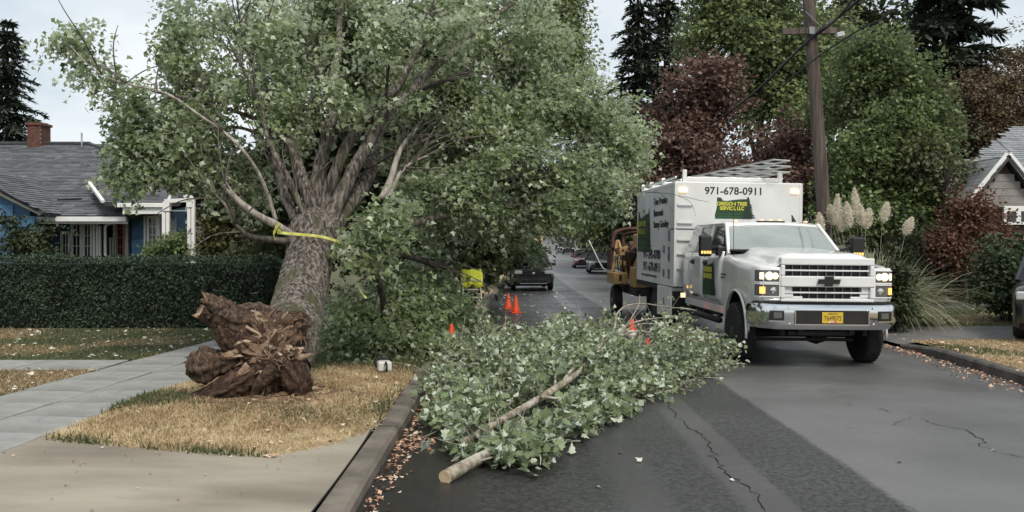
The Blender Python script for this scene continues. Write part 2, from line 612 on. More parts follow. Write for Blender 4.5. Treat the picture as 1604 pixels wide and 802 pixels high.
    L.new(wr.outputs['Result'], b.inputs['Roughness'])
    b.inputs['Specular IOR Level'].default_value = .38
    bs = N.new('ShaderNodeMath'); bs.operation = 'MULTIPLY_ADD'
    L.new(coarse.outputs['Color'], bs.inputs[0]); bs.inputs[1].default_value = .55; bs.inputs[2].default_value = .10
    bp = N.new('ShaderNodeBump'); bp.inputs['Distance'].default_value = .012
    L.new(bs.outputs[0], bp.inputs['Strength'])
    fine = N.new('ShaderNodeTexNoise'); fine.inputs['Scale'].default_value = 110; fine.inputs['Detail'].default_value = 3
    L.new(tc.outputs['Object'], fine.inputs['Vector'])
    ad = N.new('ShaderNodeMath'); ad.operation = 'ADD'
    L.new(sp.outputs['Fac'], ad.inputs[0]); L.new(fine.outputs['Fac'], ad.inputs[1])
    L.new(ad.outputs[0], bp.inputs['Height'])
    L.new(bp.outputs['Normal'], b.inputs['Normal'])
    return m

ROADM = road_material()
def crown_z(x, Y):
    a, b = XL(Y), XR(Y)
    t = (x - a) / (b - a) * 2 - 1
    return prof(Y) + .05 * (1 - t * t) - .05
def roadz(x, Y):
    return crown_z(x, Y)

# one sheet under everything, out to the horizon
rows = []
for Y in [-40, -10, 0, 10, 20, 30, 45, 65, 100, 150, 195, 240, 300, 360, 600, 900]:
    rows.append([(X, Y, prof(Y) - .40 + (.12 if abs(X) > 60 else 0)) for X in (-700, -200, -60, -20, 0, 20, 60, 200, 700)])
mb = MB(); mb.grid(rows)
structure(mb.build('ground', MAT['soil'], smooth=True))
strip('road', lambda Y: XL(Y) - .02, lambda Y: XR(Y) + .02, -12, 345, roadz, ROADM, cols=9)

WALK_L = lambda Y: -6.42 + .06 * Y
WALK_R = lambda Y: -4.69 + .06 * Y
KB = .20          # kerb width
# driveway apron edge against the verge (X, Y)
APRON = [(-5.0, 8.22), (-4.19, 8.20), (-3.3, 7.95), (-2.6, 7.75), (-1.96, 7.64), (-1.72, 7.85), (-1.57, 8.1), (-1.42, 8.5), (-1.33, 8.9)]
def apron_y(X):
    return float(np.interp(X, [p[0] for p in APRON], [p[1] for p in APRON]))
def kerb_top(Y):        # the kerb drops where the driveway crosses
    return prof(Y) + float(np.interp(Y, [6.0, 9.5, 11.5], [.045, .07, .11]))
def ground_left(X, Y):
    base = gl(Y)
    if Y < 10 and X > -5:
        t = max(0, min(1, (X + 4.2) / 2.9))
        f = max(0, min(1, (9.8 - Y) / 1.5))
        base -= .045 * t * f
    return base

# driveway apron: a concrete sheet from the sidewalk down to the kerb
rows = []
for X in np.linspace(-9.5, -1.32, 40):
    top = apron_y(X) if X > -5 else 8.22
    rows.append([(X, -6 + (top + .12 + 6) * t, ground_left(X, -6 + (top + .12 + 6) * t) + .012) for t in np.linspace(0, 1, 24)])
mb = MB(); mb.grid(rows, flip=True)
structure(mb.build('driveway', MAT['concrete_drive'], smooth=True))

# verge, lawn on the left
def verge_z(X, Y):
    d = math.hypot((X + 2.8) / 1.3, (Y - 10.35) / 1.2)
    z = ground_left(X, Y) + .025 + .09 * math.exp(-d * d) + .02 * mnoise.noise(Vector((X * 1.7, Y * 1.7, 0)))
    e = min(abs(X - XL(Y) + KB), abs(X - WALK_R(Y)))
    if Y < 9.5:
        e = min(e, abs(Y - apron_y(X)))
    return z - .03 * max(0, 1 - e / .12)
rows = []
for Y in list(np.arange(7.55, 24, .12)) + ys_range(24, 330):
    a, b = WALK_R(Y), XL(Y) - KB + .004
    if Y > 60:
        a = XL(Y) - 4.2
    r = []
    for i in range(26):
        X = a + (b - a) * i / 25
        YY = max(Y, apron_y(X)) if Y < 9.0 else Y
        r.append((X, YY, verge_z(X, YY) if Y < 24 else gl(Y)))
    rows.append(r)
mb = MB(); mb.grid(rows)
structure(mb.build('grass_verge', MAT['dry_turf'], smooth=True))

WK0, WK1 = 12.62, 13.68        # the front walk to the cottage
def lawn_rows(Y0, Y1):
    out = []
    for Y in ys_range(Y0, Y1):
        a = -60.0
        b = WALK_L(Y) if Y < 60 else XL(Y) - 5.6
        out.append([(b + (a - b) * t, Y, gl(Y) + .012) for t in (0, .02, .06, .12, .25, 1)])
    return out
for k, (a, b) in enumerate(((8.3, WK0), (WK1, 330))):
    mb = MB(); mb.grid(lawn_rows(a, b), flip=True)
    structure(mb.build('lawn' if k == 0 else 'front_lawn', MAT['green_turf'], smooth=True))

# kerbs (left: cast concrete, with joints; right: low old kerb)
def kerb(name, side, Y0, Y1, m, topf, w, parent=None):
    rows = []
    for Y in ys_range(Y0, Y1):
        x = XL(Y) if side < 0 else XR(Y)
        s = side
        zt = topf(Y)
        wv = .012 * mnoise.noise(Vector((Y * .9, side * 7.0, 0)))
        rows.append([(x - s * .012 + wv, Y, prof(Y) - .2), (x + wv, Y, zt - .03), (x + s * .03 + wv, Y, zt), (x + s * w, Y, zt + .004), (x + s * w, Y, zt - .25)])
    mb = MB(); mb.grid(rows, flip=(side > 0))
    o = mb.build(name, m, parent)
    return structure(o)
for i, (a, b) in enumerate([(-8, 4.6), (4.62, 8.98), (9.0, 12.4), (12.42, 16.2), (16.22, 60), (60.02, 330)]):
    kerb('kerb', -1, a, b, MAT['concrete_kerb'], kerb_top, KB)
DRV0, DRV1 = 16.9, 19.6      # driveway crossing on the right
kerb('old_kerb', 1, -8, DRV0, MAT['old_kerb'], lambda Y: prof(Y) + float(np.interp(Y, [15.4, DRV0], [.10, .02])), .16)
kerb('old_kerb', 1, DRV1, 330, MAT['old_kerb'], lambda Y: prof(Y) + float(np.interp(Y, [DRV1, DRV1 + 1], [.02, .10])), .16)

# right-hand ground: verge wedge, driveway, lawn, path
def rz(X, Y):
    return prof(Y) + .085 + .012 * max(0, min(30, X - XR(Y))) 
def rstrip(name, Y0, Y1, m, x1=60.0, dz=0.0, xo=.158):
    rows = []
    for Y in np.linspace(Y0, Y1, max(3, int((Y1 - Y0) / .4)) if Y1 < 60 else 60):
        a = XR(Y) + xo
        rows.append([(a + (x1 - a) * t, Y, rz(a + (x1 - a) * t, Y) + dz) for t in (0, .008, .02, .04, .08, .16, .35, 1)])
    mb = MB(); mb.grid(rows)
    return structure(mb.build(name, m, smooth=True))
rstrip('roadside_grass', -12, DRV0, MAT['dry_turf'])
rows = []
for Y in np.linspace(DRV0, DRV1, 8):
    a = XR(Y) + .02
    rows.append([(X, Y, (prof(Y) + .01) if X <= a + .01 else rz(X, Y) + .008 - .06 * max(0, 1 - (X - a) / 1.2)) for X in (a, a + .35, a + .7, a + 1.2, a + 3, a + 8, 60)])
mb = MB(); mb.grid(rows)
structure(mb.build('side_driveway', MAT['drive_asphalt'], smooth=True))
rstrip('roadside_lawn', DRV1, 330, MAT['green_turf'])
# the garden path that curves off behind the drive
rows = []
for t in np.linspace(0, 1, 14):
    x, y = 7.9 + 7.5 * t, 22.6 + 4.6 * math.sin(t * 1.5)
    rows.append([(x - .35, y - .75, rz(x, y) + .016), (x + .35, y + .75, rz(x, y) + .016)])
mb = MB(); mb.grid(rows, flip=True)
structure(mb.build('garden_path', MAT['drive_asphalt'], smooth=True))

# sidewalk: every slab is a piece of its own, joints open
walk = empty('sidewalk', (0, 0, 0)); structure(walk)
mb = MB()
rows = []
for Y in ys_range(6.0, 60):
    rows.append([(WALK_L(Y) - .0, Y, gl(Y) + .006), (WALK_R(Y) + .0, Y, gl(Y) + .006)])
mb.grid(rows); structure(mb.build('bed', MAT['soil'], walk))
sl_w, sl_l = .852, .80
smb = MB(); smb.box((0, 0, -.04), (sl_w - .010, sl_l - .034, .08))
slab0 = smb.build('slab', MAT['concrete_walk'], walk, bevel=.006)
ang = -math.atan(.06)
rr = random.Random(4)
first = True
for i in range(42):
    Y = 6.05 + sl_l * i + .4
    for c in (0, 1):
        o = slab0 if first else slab0.copy()
        if not first:
            COL.objects.link(o)
        first = False
        xc = WALK_L(Y) + .433 + c * .866
        o.location = (xc, Y, gl(Y) + .018 + rr.uniform(-.004, .004))
        o.rotation_euler = (rr.uniform(-.003, .003) + (prof(Y + .4) - prof(Y - .4)) / .8, rr.uniform(-.006, .006), ang)
# front walk to the house
fw = empty('front_walk', (0, 0, 0)); structure(fw)
fmb = MB(); fmb.box((0, 0, -.04), (1.18, 1.045, .08))
fs = fmb.build('slab', MAT['concrete_walk'], fw, bevel=.006)
for i in range(9):
    o = fs if i == 0 else fs.copy()
    if i:
        COL.objects.link(o)
    o.location = (WALK_L(13.1) - .62 - 1.2 * i, 13.15, gl(13) + .022 + rr.uniform(-.003, .003))

# cracks in the asphalt: thin jagged ribbons
def crack(pts, w, seed, name='road_crack'):
    r = random.Random(seed)
    P = []
    for i in range(len(pts) - 1):
        a, b = Vector(pts[i]), Vector(pts[i + 1])
        n = max(2, int((b - a).length / .07))
        for k in range(n):
            p = a.lerp(b, k / n)
            P.append(p + Vector((r.gauss(0, .018), r.gauss(0, .018))))
    rows = []
    for i, p in enumerate(P):
        d = (P[min(i + 1, len(P) - 1)] - P[max(i - 1, 0)]).normalized()
        q = Vector((-d.y, d.x)) * w * r.uniform(.25, 1.0) * (1 - abs(i / len(P) - .5) * .7)
        rows.append([(p.x + q.x, p.y + q.y, roadz(p.x, p.y) + .004), (p.x - q.x, p.y - q.y, roadz(p.x, p.y) + .004)])
    mb = MB(); mb.grid(rows)
    return structure(mb.build(name, MAT['crack']))
crack([(1.80, 11.0), (1.76, 9.8), (1.82, 8.7), (1.72, 7.6), (1.80, 6.8), (1.68, 5.9), (1.74, 4.5)], .009, 3)
g = lambda x, y: tuple(gnd(x, y)[:2])
crack([g(1443, 655), g(1462, 664), g(1490, 668), g(1515, 672), g(1528, 683), g(1540, 690), g(1538, 698), g(1560, 706), g(1604, 716), g(1640, 724)], .010, 5)
crack([g(1378, 640), g(1397, 647)], .010, 8)
crack([g(1325, 671), g(1345, 674)], .008, 9)
crack([g(1430, 652), g(1390, 668)], .005, 12)
# joint between kerb and driveway
rows = []
for Y in np.arange(-4, 9.0, .25):
    x = -1.325 + .012 * math.sin(Y * 1.1)
    rows.append([(x - .006, Y, ground_left(x, Y) + .019), (x + .006, Y, ground_left(x, Y) + .019)])
mb = MB(); mb.grid(rows, flip=True); structure(mb.build('expansion_joint', MAT['crack']))

# ------------------------------------------------------------------ grass and litter
LM = {}
LM['straw'] = leaf_mat('straw_blades', (.20, .135, .07), (.54, .42, .25), (.78, .68, .48), trans=.2, rough=.8)
LM['grass'] = leaf_mat('grass_blades', (.055, .078, .034), (.115, .138, .065), (.26, .24, .14), trans=.25, rough=.7)
LM['litter'] = leaf_mat('dead_leaves', (.22, .085, .045), (.50, .30, .20), (.72, .62, .50), trans=.1, rough=.7)
LM['litter_pale'] = leaf_mat('pale_dropped_leaves', (.16, .17, .09), (.45, .44, .34), (.66, .65, .58), trans=.1, rough=.6)

def scatter(n, fx, rng):
    out = []
    while len(out) < n:
        p = fx(rng)
        if p is not None:
            out.append(p)
    return np.array(out)

def blades(name, P, m, size, rng, tint, lean=.35):
    n = len(P)
    d = _unit(np.column_stack([rng.normal(size=n) * lean, rng.normal(size=n) * lean, np.ones(n)]))
    nr = rand_dirs(n, rng)
    o = leaves(name, P, nr, d, size, tint, m, shape='blade', aspect=2.4)
    return o

def in_verge(r):
    Y = 7.6 + 9.0 * r.random() ** 1.3
    a, b = WALK_R(Y) - .03, XL(Y) - KB + .0
    X = a + (b - a) * r.random()
    if Y < apron_y(X) - .03 and Y < 9.0:
        return None
    if math.hypot((X + 2.75) / .75, (Y - 10.25) / .55) < 1 + .25 * mnoise.noise(Vector((X * 3, Y * 3, 0))) and r.random() < .9:
        return None
    if mnoise.noise(Vector((X * 1.4 + 7, Y * 1.4, 4))) < -.24 and r.random() < .75:
        return None
    return (X, Y, verge_z(X, Y) - .012)
def edge_dist(p):
    e = min(abs(p[0] - XL(p[1]) + KB), abs(p[0] - WALK_R(p[1])))
    if p[1] < 9.5:
        e = min(e, abs(p[1] - apron_y(p[0])))
    return e
P = scatter(110000, in_verge, RNG)
gn = noise3(P, .9)
ed = np.array([edge_dist(p) for p in P])
green = (gn * 1.2 + .16 * np.exp(-ed / .12) + .20 * RNG.normal(size=len(P)) + np.where(P[:, 1] > 13, .18, 0)) > .30
sz = RNG.uniform(.028, .072, len(P))
clump = noise3(P, 3.1)
blades('dry_grass', P[~green], LM['straw'], sz[~green] * 1.05, RNG, .42 + .30 * clump[~green] + .45 * noise3(P[~green], .8) + .17 * RNG.normal(size=(~green).sum()), lean=1.1)
blades('green_grass', P[green], LM['grass'], sz[green] * (1.1 + .5 * np.exp(-ed[green] / .12)), RNG, .35 + .2 * RNG.normal(size=green.sum()), lean=.55)

def in_lawn(r):
    Y = 8.4 + 10.6 * r.random()
    if WK0 < Y < WK1:
        return None
    X = WALK_L(Y) + .04 - 9.0 * r.random() ** 1.4
    return (X, Y, gl(Y) + .008)
P = scatter(90000, in_lawn, RNG)
gn = noise3(P, .55) + .3 * noise3(P, 2.2)
dry = gn + .12 * RNG.normal(size=len(P)) + np.where(P[:, 1] < WK0, .12, 0) > .12
sz = RNG.uniform(.03, .065, len(P))
blades('lawn_grass', P[~dry], LM['grass'], sz[~dry] * 1.2, RNG, .38 + .22 * RNG.normal(size=(~dry).sum()), lean=.6)
blades('faded_grass', P[dry], LM['straw'], sz[dry], RNG, .22 + .22 * RNG.normal(size=dry.sum()), lean=.7)

def in_rverge(r):
    Y = 11.5 + 14.0 * r.random()
    if DRV0 - .05 < Y < DRV1 + .05:
        return None
    X = XR(Y) + .16 + 8.0 * r.random() ** 1.2
    if Y > DRV1 and abs(Y - (22.6 + 4.6 * math.sin(max(0, (X - 7.9) / 7.5) * 1.5))) < .85:
        return None
    return (X, Y, rz(X, Y) - .005)
P = scatter(60000, in_rverge, RNG)
gn = noise3(P, .6)
dry = np.where(P[:, 1] < DRV0, gn > -.2, gn > .22) 
sz = RNG.uniform(.03, .07, len(P))
blades('roadside_dry_grass', P[dry], LM['straw'], sz[dry], RNG, .30 + .2 * RNG.normal(size=dry.sum()), lean=.8)
blades('roadside_green_grass', P[~dry], LM['grass'], sz[~dry] * 1.25, RNG, .36 + .2 * RNG.normal(size=(~dry).sum()), lean=.55)

def flat_leaves(name, P, m, size, rng, tint, tilt=.35, shape='maple_lo'):
    n = len(P)
    nr = _unit(np.column_stack([rng.normal(size=n) * tilt, rng.normal(size=n) * tilt, np.ones(n)]))
    d = np.column_stack([rng.normal(size=n), rng.normal(size=n), np.zeros(n)])
    return leaves(name, P + np.array([0, 0, .012]), nr, d, size, tint, m, shape=shape)

def gutter(r):
    Y = 6.2 + 6.8 * r.random() ** .9
    dens = .25 + .75 * max(0, math.sin(Y * 2.3 + .4)) ** 2
    if r.random() > dens:
        return None
    X = XL(Y) + .03 + abs(r.normal()) * (.10 + .12 * (math.sin(Y * 2.3 + .4) > .6))
    return (X, Y, roadz(X, Y) + .0)
P = scatter(800, gutter, RNG)
flat_leaves('gutter_leaves', P, LM['litter'], RNG.uniform(.02, .06, len(P)), RNG, .48 + .30 * RNG.normal(size=len(P)))
def rgutter(r):
    Y = 11 + 7.5 * r.random()
    X = XR(Y) - .05 - abs(r.normal()) * .22 + (.5 * r.random() if r.random() < .25 else 0)
    return (X, Y, max(roadz(X, Y), rz(X, Y) + .01 if X > XR(Y) + .16 else -9, prof(Y) + .105 if XR(Y) < X <= XR(Y) + .16 else -9))
P = scatter(520, rgutter, RNG)
flat_leaves('kerb_leaves', P, LM['litter'], RNG.uniform(.03, .075, len(P)), RNG, .45 + .28 * RNG.normal(size=len(P)))
P = scatter(420, in_verge, RNG)
ed = np.array([edge_dist(p) for p in P])
P = P[(ed < .35) | (RNG.random(len(P)) < .35)]
flat_leaves('verge_leaves', P + np.array([0, 0, .02]), LM['litter'], RNG.uniform(.035, .08, len(P)), RNG, .72 + .2 * RNG.normal(size=len(P)))
P = scatter(800, in_lawn, RNG)
flat_leaves('lawn_leaves', P + np.array([0, 0, .03]), LM['litter_pale'], RNG.uniform(.04, .10, len(P)), RNG, .62 + .25 * RNG.normal(size=len(P)))
P = scatter(500, in_rverge, RNG)
flat_leaves('roadside_leaves', P + np.array([0, 0, .02]), LM['litter'], RNG.uniform(.04, .09, len(P)), RNG, .68 + .22 * RNG.normal(size=len(P)))
def onroad(r):
    Y = 7 + 34 * r.random() ** 1.1
    X = XL(Y) + .3 + 7.2 * r.random() ** (1.0 if Y < 17 else 1.9)
    if Y < 17 and r.random() > .14:
        return None
    return (X, Y, roadz(X, Y))
def on_walks(r):
    if r.random() < .55:
        X = -8.5 + 7.1 * r.random()
        Y = (apron_y(X) if X > -5 else 8.2) - abs(r.normal()) * .9
        return (X, Y, ground_left(X, Y) + .012)
    Y = 8.3 + 9 * r.random()
    X = WALK_L(Y) + 1.72 * r.random()
    return (X, Y, gl(Y) + .02)
P = scatter(260, on_walks, RNG)
flat_leaves('walk_debris', P, LM['litter'], RNG.uniform(.008, .035, len(P)), RNG, .25 + .3 * RNG.normal(size=len(P)))
P = scatter(260, onroad, RNG)
flat_leaves('road_leaves', P, LM['litter_pale'], RNG.uniform(.04, .10, len(P)), RNG, .75 + .2 * RNG.normal(size=len(P)))

# ------------------------------------------------------------------ bark, wood
def bark_mat(name, c1, c2, moss=None, stretch=(1, 1, .16), scale=18.0, bump=1.0):
    return mat(name, c1, c2, scale=scale, rough=.9, bump=bump, bscale=scale * 1.6, stretch=stretch, c3=moss, s3=scale * .14, l3=.55, h3=.68, lo=.42, hi=.62)
MAT['bark_maple'] = bark_mat('maple_bark', (.040, .032, .027), (.26, .23, .20), moss=(.075, .075, .035), scale=26)
MAT['bark_limb'] = bark_mat('limb_bark', (.05, .042, .035), (.19, .165, .14), moss=(.06, .062, .035))
MAT['bark_dark'] = bark_mat('dark_bark', (.022, .018, .015), (.07, .058, .048))
MAT['bark_pale'] = bark_mat('pale_dead_wood', (.24, .21, .18), (.48, .44, .39))
MAT['bark_branch'] = bark_mat('young_bark', (.17, .145, .105), (.40, .36, .29), moss=(.50, .48, .42), stretch=(1, 1, 1), scale=16, bump=.3)
MAT['cut_wood'] = mat('cut_wood', (.50, .36, .21), (.62, .48, .31), scale=14, rough=.8)
MAT['root_dark'] = mat('root_earth', (.010, .006, .004), (.075, .040, .025), scale=13, rough=.95, bump=1.0, bscale=42, c3=(.17, .105, .068), s3=5, l3=.55, h3=.72, lo=.38, hi=.66)
MAT['root_bark'] = mat('root_bark', (.016, .011, .008), (.125, .080, .055), scale=15, rough=.95, bump=1.0, bscale=45, lo=.40, hi=.66)
MAT['root_torn'] = mat('torn_wood', (.11, .055, .032), (.40, .27, .18), scale=16, rough=.85, bump=1.0, bscale=50, lo=.38, hi=.64)

def ridge_highlight(m, col, lo=.51, hi=.60):  # paints lighter tan highlights into the colour along convex ridges
    nt = m.node_tree; N, L = nt.nodes, nt.links
    b = N['Principled BSDF']
    src = b.inputs['Base Color'].links[0].from_socket
    g = N.new('ShaderNodeNewGeometry')
    mr = N.new('ShaderNodeMapRange'); mr.inputs['From Min'].default_value = lo; mr.inputs['From Max'].default_value = hi
    L.new(g.outputs['Pointiness'], mr.inputs['Value'])
    mx = N.new('ShaderNodeMix'); mx.data_type = 'RGBA'
    L.new(mr.outputs['Result'], mx.inputs['Factor']); L.new(src, mx.inputs[6]); mx.inputs[7].default_value = tuple(col) + (1,)
    L.new(mx.outputs[2], b.inputs['Base Color'])
ridge_highlight(MAT['root_dark'], (.19, .115, .078))
ridge_highlight(MAT['root_bark'], (.27, .18, .125))
ridge_highlight(MAT['root_torn'], (.55, .42, .30))

def spline(pts, n=8):
    pts = [Vector(p) for p in pts]
    if len(pts) < 3:
        return [pts[0].lerp(pts[1], i / n) for i in range(n + 1)]
    out = []
    for i in range(len(pts) - 1):
        p0, p1, p2, p3 = pts[max(i - 1, 0)], pts[i], pts[i + 1], pts[min(i + 2, len(pts) - 1)]
        for k in range(n):
            t = k / n
            out.append(.5 * ((2 * p1) + (p2 - p0) * t + (2 * p0 - 5 * p1 + 4 * p2 - p3) * t * t + (3 * p1 - p0 - 3 * p2 + p3) * t ** 3))
    out.append(pts[-1])
    return out

def wiggle(path, amp, f, seed):
    L = 0
    out = []
    for i, p in enumerate(path):
        if i:
            L += (p - path[i - 1]).length
        q = Vector((mnoise.noise(Vector((L * f, seed, 0))), mnoise.noise(Vector((L * f, seed, 9))), mnoise.noise(Vector((L * f, seed, 21)))))
        out.append(p + q * amp * min(1, i / 3))
    return out

def limb(mb, pts, r0, r1, n=8, sub=6, amp=.03, seed=0, mi=0, wob=.12):
    path = wiggle(spline(pts, sub), amp, 1.4, seed)
    K = len(path)
    rad = [r0 + (r1 - r0) * (i / (K - 1)) ** .8 for i in range(K)]
    mb.tube(path, rad, n, mi, wob=wob, seed=seed * 3.1)
    return path

# ------------------------------------------------------------------ the uprooted maple
LM['maple'] = leaf_mat('silver_maple_leaves', (.070, .104, .040), (.165, .225, .098), (.32, .380, .195), under=(.58, .65, .48), trans=.38)
tree = empty('uprooted_maple', at(440, 545, 11.3) * 1.0, 0,
             'big uprooted maple leaning over the verge with its torn root plate facing the sidewalk', 'tree')
tree.location = (-2.95, 11.2, LIFT)
TO = Vector(tree.location)
def rel(mb):
    mb.v = [(p[0] - TO.x, p[1] - TO.y, p[2] - TO.z) for p in mb.v]
    return mb

# trunk with real furrowed bark
tp = spline([at(438, 570, 10.75), at(457, 524, 11.05), at(473, 458, 11.8), at(484, 405, 12.25), at(493, 370, 12.5), at(500, 345, 12.75)], 26)
K = len(tp); n = 120
P, F = [], []
u = Vector((1, 0, 0))
for i, p in enumerate(tp):
    t = (tp[min(i + 1, K - 1)] - tp[max(i - 1, 0)]).normalized()
    u = (u - t * u.dot(t)).normalized()
    w = t.cross(u)
    s = i / (K - 1)
    base = float(np.interp(s, [0, .12, .3, .6, .82, 1], [.33, .36, .305, .295, .345, .22]))
    for j in range(n):
        a = 2 * math.pi * j / n
        ca, sa = math.cos(a), math.sin(a)
        q = Vector((ca * 7.5, sa * 7.5, s * 4.5))
        ridge = 1 - abs(mnoise.noise(q * 1.6)) * 2
        ridge2 = 1 - abs(mnoise.noise(Vector((ca * 15, sa * 15, s * 13)) + Vector((4, 4, 4)))) * 2
        lump = mnoise.noise(Vector((ca * 1.2, sa * 1.2, s * 2.5)))
        flare = 1 + .16 * max(0, .25 - s) * 4 * math.cos(a * 3 + 1)
        r = base * flare * (1 + .055 * ridge + .035 * ridge2 + .08 * lump)
        P.append(p + u * ca * r + w * sa * r)
for i in range(K - 1):
    for j in range(n):
        k = (j + 1) % n
        F.append((i * n + j, i * n + k, (i + 1) * n + k, (i + 1) * n + j))
mb = MB(); mb.add(P, F)
rel(mb).build('trunk', MAT['bark_maple'], tree, smooth=True)

LIMBS = [  # pixel polyline with distance, start and end radius, bark
    ([(478, 372, 12.5), (452, 320, 12.8), (432, 250, 13.2), (418, 180, 13.6), (412, 100, 14.1), (418, 20, 14.6)], .105, .035, 0),
    ([(484, 365, 12.5), (470, 320, 12.6), (428, 235, 12.9), (405, 160, 13.2), (360, 70, 13.6)], .07, .02, 0),
    ([(492, 355, 12.6), (480, 290, 12.7), (452, 225, 12.9), (446, 216, 13.0)], .115, .085, 0),
    ([(497, 340, 12.9), (500, 270, 13.3), (516, 200, 13.8), (522, 150, 14.3), (530, 60, 15.0), (540, -30, 15.6)], .165, .05, 0),
    ([(506, 330, 12.9), (532, 255, 13.2), (575, 185, 13.8), (625, 130, 14.4), (660, 60, 15.0), (690, -20, 15.8)], .13, .045, 0),
    ([(520, 335, 12.7), (556, 262, 12.9), (596, 190, 13.1), (645, 142, 13.5), (700, 88, 14.0), (745, 48, 14.5), (810, 0, 15.2)], .14, .035, 0),
    ([(540, 330, 13.0), (578, 275, 13.4), (584, 240, 13.8), (600, 200, 14.4)], .15, .08, 0),
    ([(462, 372, 12.3), (436, 352, 12.1), (400, 335, 11.9), (372, 312, 11.8), (352, 288, 11.7)], .075, .045, 1),
    ([(456, 378, 12.2), (420, 373, 12.0), (390, 368, 11.9), (370, 352, 11.8), (352, 320, 11.8), (322, 288, 11.9)], .06, .02, 0),
    ([(432, 345, 12.4), (415, 290, 12.5), (380, 235, 12.5), (330, 190, 12.6), (280, 158, 12.7), (215, 135, 12.8), (160, 118, 13.0), (112, 72, 13.2)], .035, .01, 1),
    ([(428, 195, 13.3), (380, 178, 13.3), (320, 160, 13.3), (255, 145, 13.4), (190, 130, 13.5)], .045, .012, 0),
    ([(412, 215, 13.2), (360, 200, 13.4), (290, 205, 13.6), (230, 220, 13.8)], .035, .01, 0),
    ([(600, 312, 12.8), (614, 262, 12.9), (630, 232, 13.0), (655, 205, 13.1)], .07, .03, 1),
    ([(606, 316, 12.7), (625, 275, 12.7), (650, 252, 12.8), (668, 243, 12.9)], .04, .02, 1),
    ([(548, 358, 12.9), (600, 352, 13.3), (660, 345, 13.8), (720, 338, 14.4), (790, 326, 15.0), (850, 322, 15.6), (900, 318, 16.2)], .10, .02, 0),
    ([(560, 350, 13.2), (640, 320, 14.0), (720, 285, 14.8), (800, 250, 15.6), (880, 225, 16.4)], .09, .02, 0),
    ([(556, 372, 12.9), (575, 400, 13.1), (590, 440, 13.4), (604, 500, 13.8), (628, 552, 14.1)], .095, .05, 2),
    ([(604, 500, 13.8), (598, 530, 14.0), (606, 556, 14.2)], .05, .03, 2),
    ([(560, 378, 13.3), (620, 395, 13.9), (668, 410, 14.4), (700, 420, 14.9)], .10, .05, 2),
    ([(600, 195, 13.3), (606, 140, 13.4), (612, 80, 13.6), (640, 10, 13.9)], .04, .015, 2),
    ([(522, 160, 14.3), (490, 100, 14.4), (470, 40, 14.6)], .05, .015, 2),
    ([(416, 130, 14.0), (385, 80, 14.0), (372, 10, 14.2)], .04, .012, 2),
    ([(640, 145, 13.6), (690, 130, 14.0), (760, 90, 14.6), (830, 40, 15.2)], .05, .015, 2),
    ([(575, 262, 13.0), (640, 230, 13.6), (700, 200, 14.2), (780, 150, 15.0)], .05, .015, 2),
    ([(890, 286, 15.8), (940, 291, 15.6), (985, 297, 15.5), (1050, 305, 15.4), (1108, 316, 15.3)], .012, .004, 2),
    ([(1035, 303, 15.4), (1046, 318, 15.35), (1052, 332, 15.3)], .006, .003, 2),
    ([(1062, 307, 15.4), (1082, 318, 15.35), (1090, 338, 15.3)], .006, .003, 2),
    ([(700, 338, 14.2), (760, 300, 14.6), (830, 270, 15.2), (900, 262, 15.8)], .045, .012, 2),
]
limb_mats = [MAT['bark_limb'], MAT['bark_pale'], MAT['bark_dark']]
twig_ends = []
for i, (pl, r0, r1, mi) in enumerate(LIMBS):
    mb = MB()
    big_ = i < 7
    path = limb(mb, ([at(489 + (pl[1][0] - 489) * .06, 396, 12.38)] if big_ else []) + [at(p[0], p[1], p[2] - (.45 * min(1, k_ / 2) if max(q[0] for q in pl) < 720 and min(q[1] for q in pl) < 120 else 0)) for k_, p in enumerate(pl)], r0 * (.90 if big_ else .84), r1 * .72, 20 if r0 > .06 else 8, 9 if big_ else 7, .05, i + 1, 0, .26 if big_ else .14)
    twig_ends.append(path)
    o = rel(mb).build('limb', MAT['bark_maple'] if big_ else limb_mats[mi], tree, smooth=True)
# thin side twigs all over the crown
mb = MB()
r = random.Random(21)
for i, path in enumerate(twig_ends):
    if LIMBS[i][1] < .02:
        continue
    for k in range(10 if i not in (2, 7) else 3):
        j = int(len(path) * r.uniform(.35, .98))
        p = path[j]
        d = (path[min(j + 1, len(path) - 1)] - path[j - 1]).normalized()
        d = (d + Vector((r.gauss(.25, .5), r.gauss(0, .5), r.gauss(.1, .5)))).normalized()
        L = r.uniform(.5, 1.4)
        q = [p, p + d * L * .5 + Vector((0, 0, .05)), p + d * L + Vector((.1, 0, -.08))]
        limb(mb, q, .014, .004, 5, 4, .03, r.random() * 50)
rel(mb).build('twigs', MAT['bark_limb'], tree, smooth=True)['kind'] = 'stuff'

# root plate: torn earth, roots and splintered wood
def lump(mb, c, rad, seed, rough=.22, f=2.2, sub=4, ridge=.0, axis=None, mi=0):
    import bmesh
    bm = bmesh.new()
    bmesh.ops.create_icosphere(bm, subdivisions=sub, radius=1.0)
    vs = []
    for v in bm.verts:
        p = v.co.copy()
        d = 1 + rough * mnoise.noise(p * f + Vector((seed, 0, 0))) + rough * .6 * mnoise.noise(p * f * 2.7 + Vector((0, seed, 0)))
        d += rough * .35 * (1 - 2 * abs(mnoise.noise(p * f * 5 + Vector((0, 0, seed)))))
        if ridge:
            d += ridge * (1 - 2 * abs(mnoise.noise(Vector((p.x * 7, p.y * 7, p.z * 1.6)) + Vector((seed, 3, 1)))))
        q = Vector((p.x * rad[0], p.y * rad[1], p.z * rad[2])) * d
        if axis is not None:
            q = axis @ q
        vs.append(q + Vector(c))
    bm.verts.index_update()
    mb.add(vs, [tuple(v.index for v in f_.verts) for f_ in bm.faces], mi)
    bm.free()

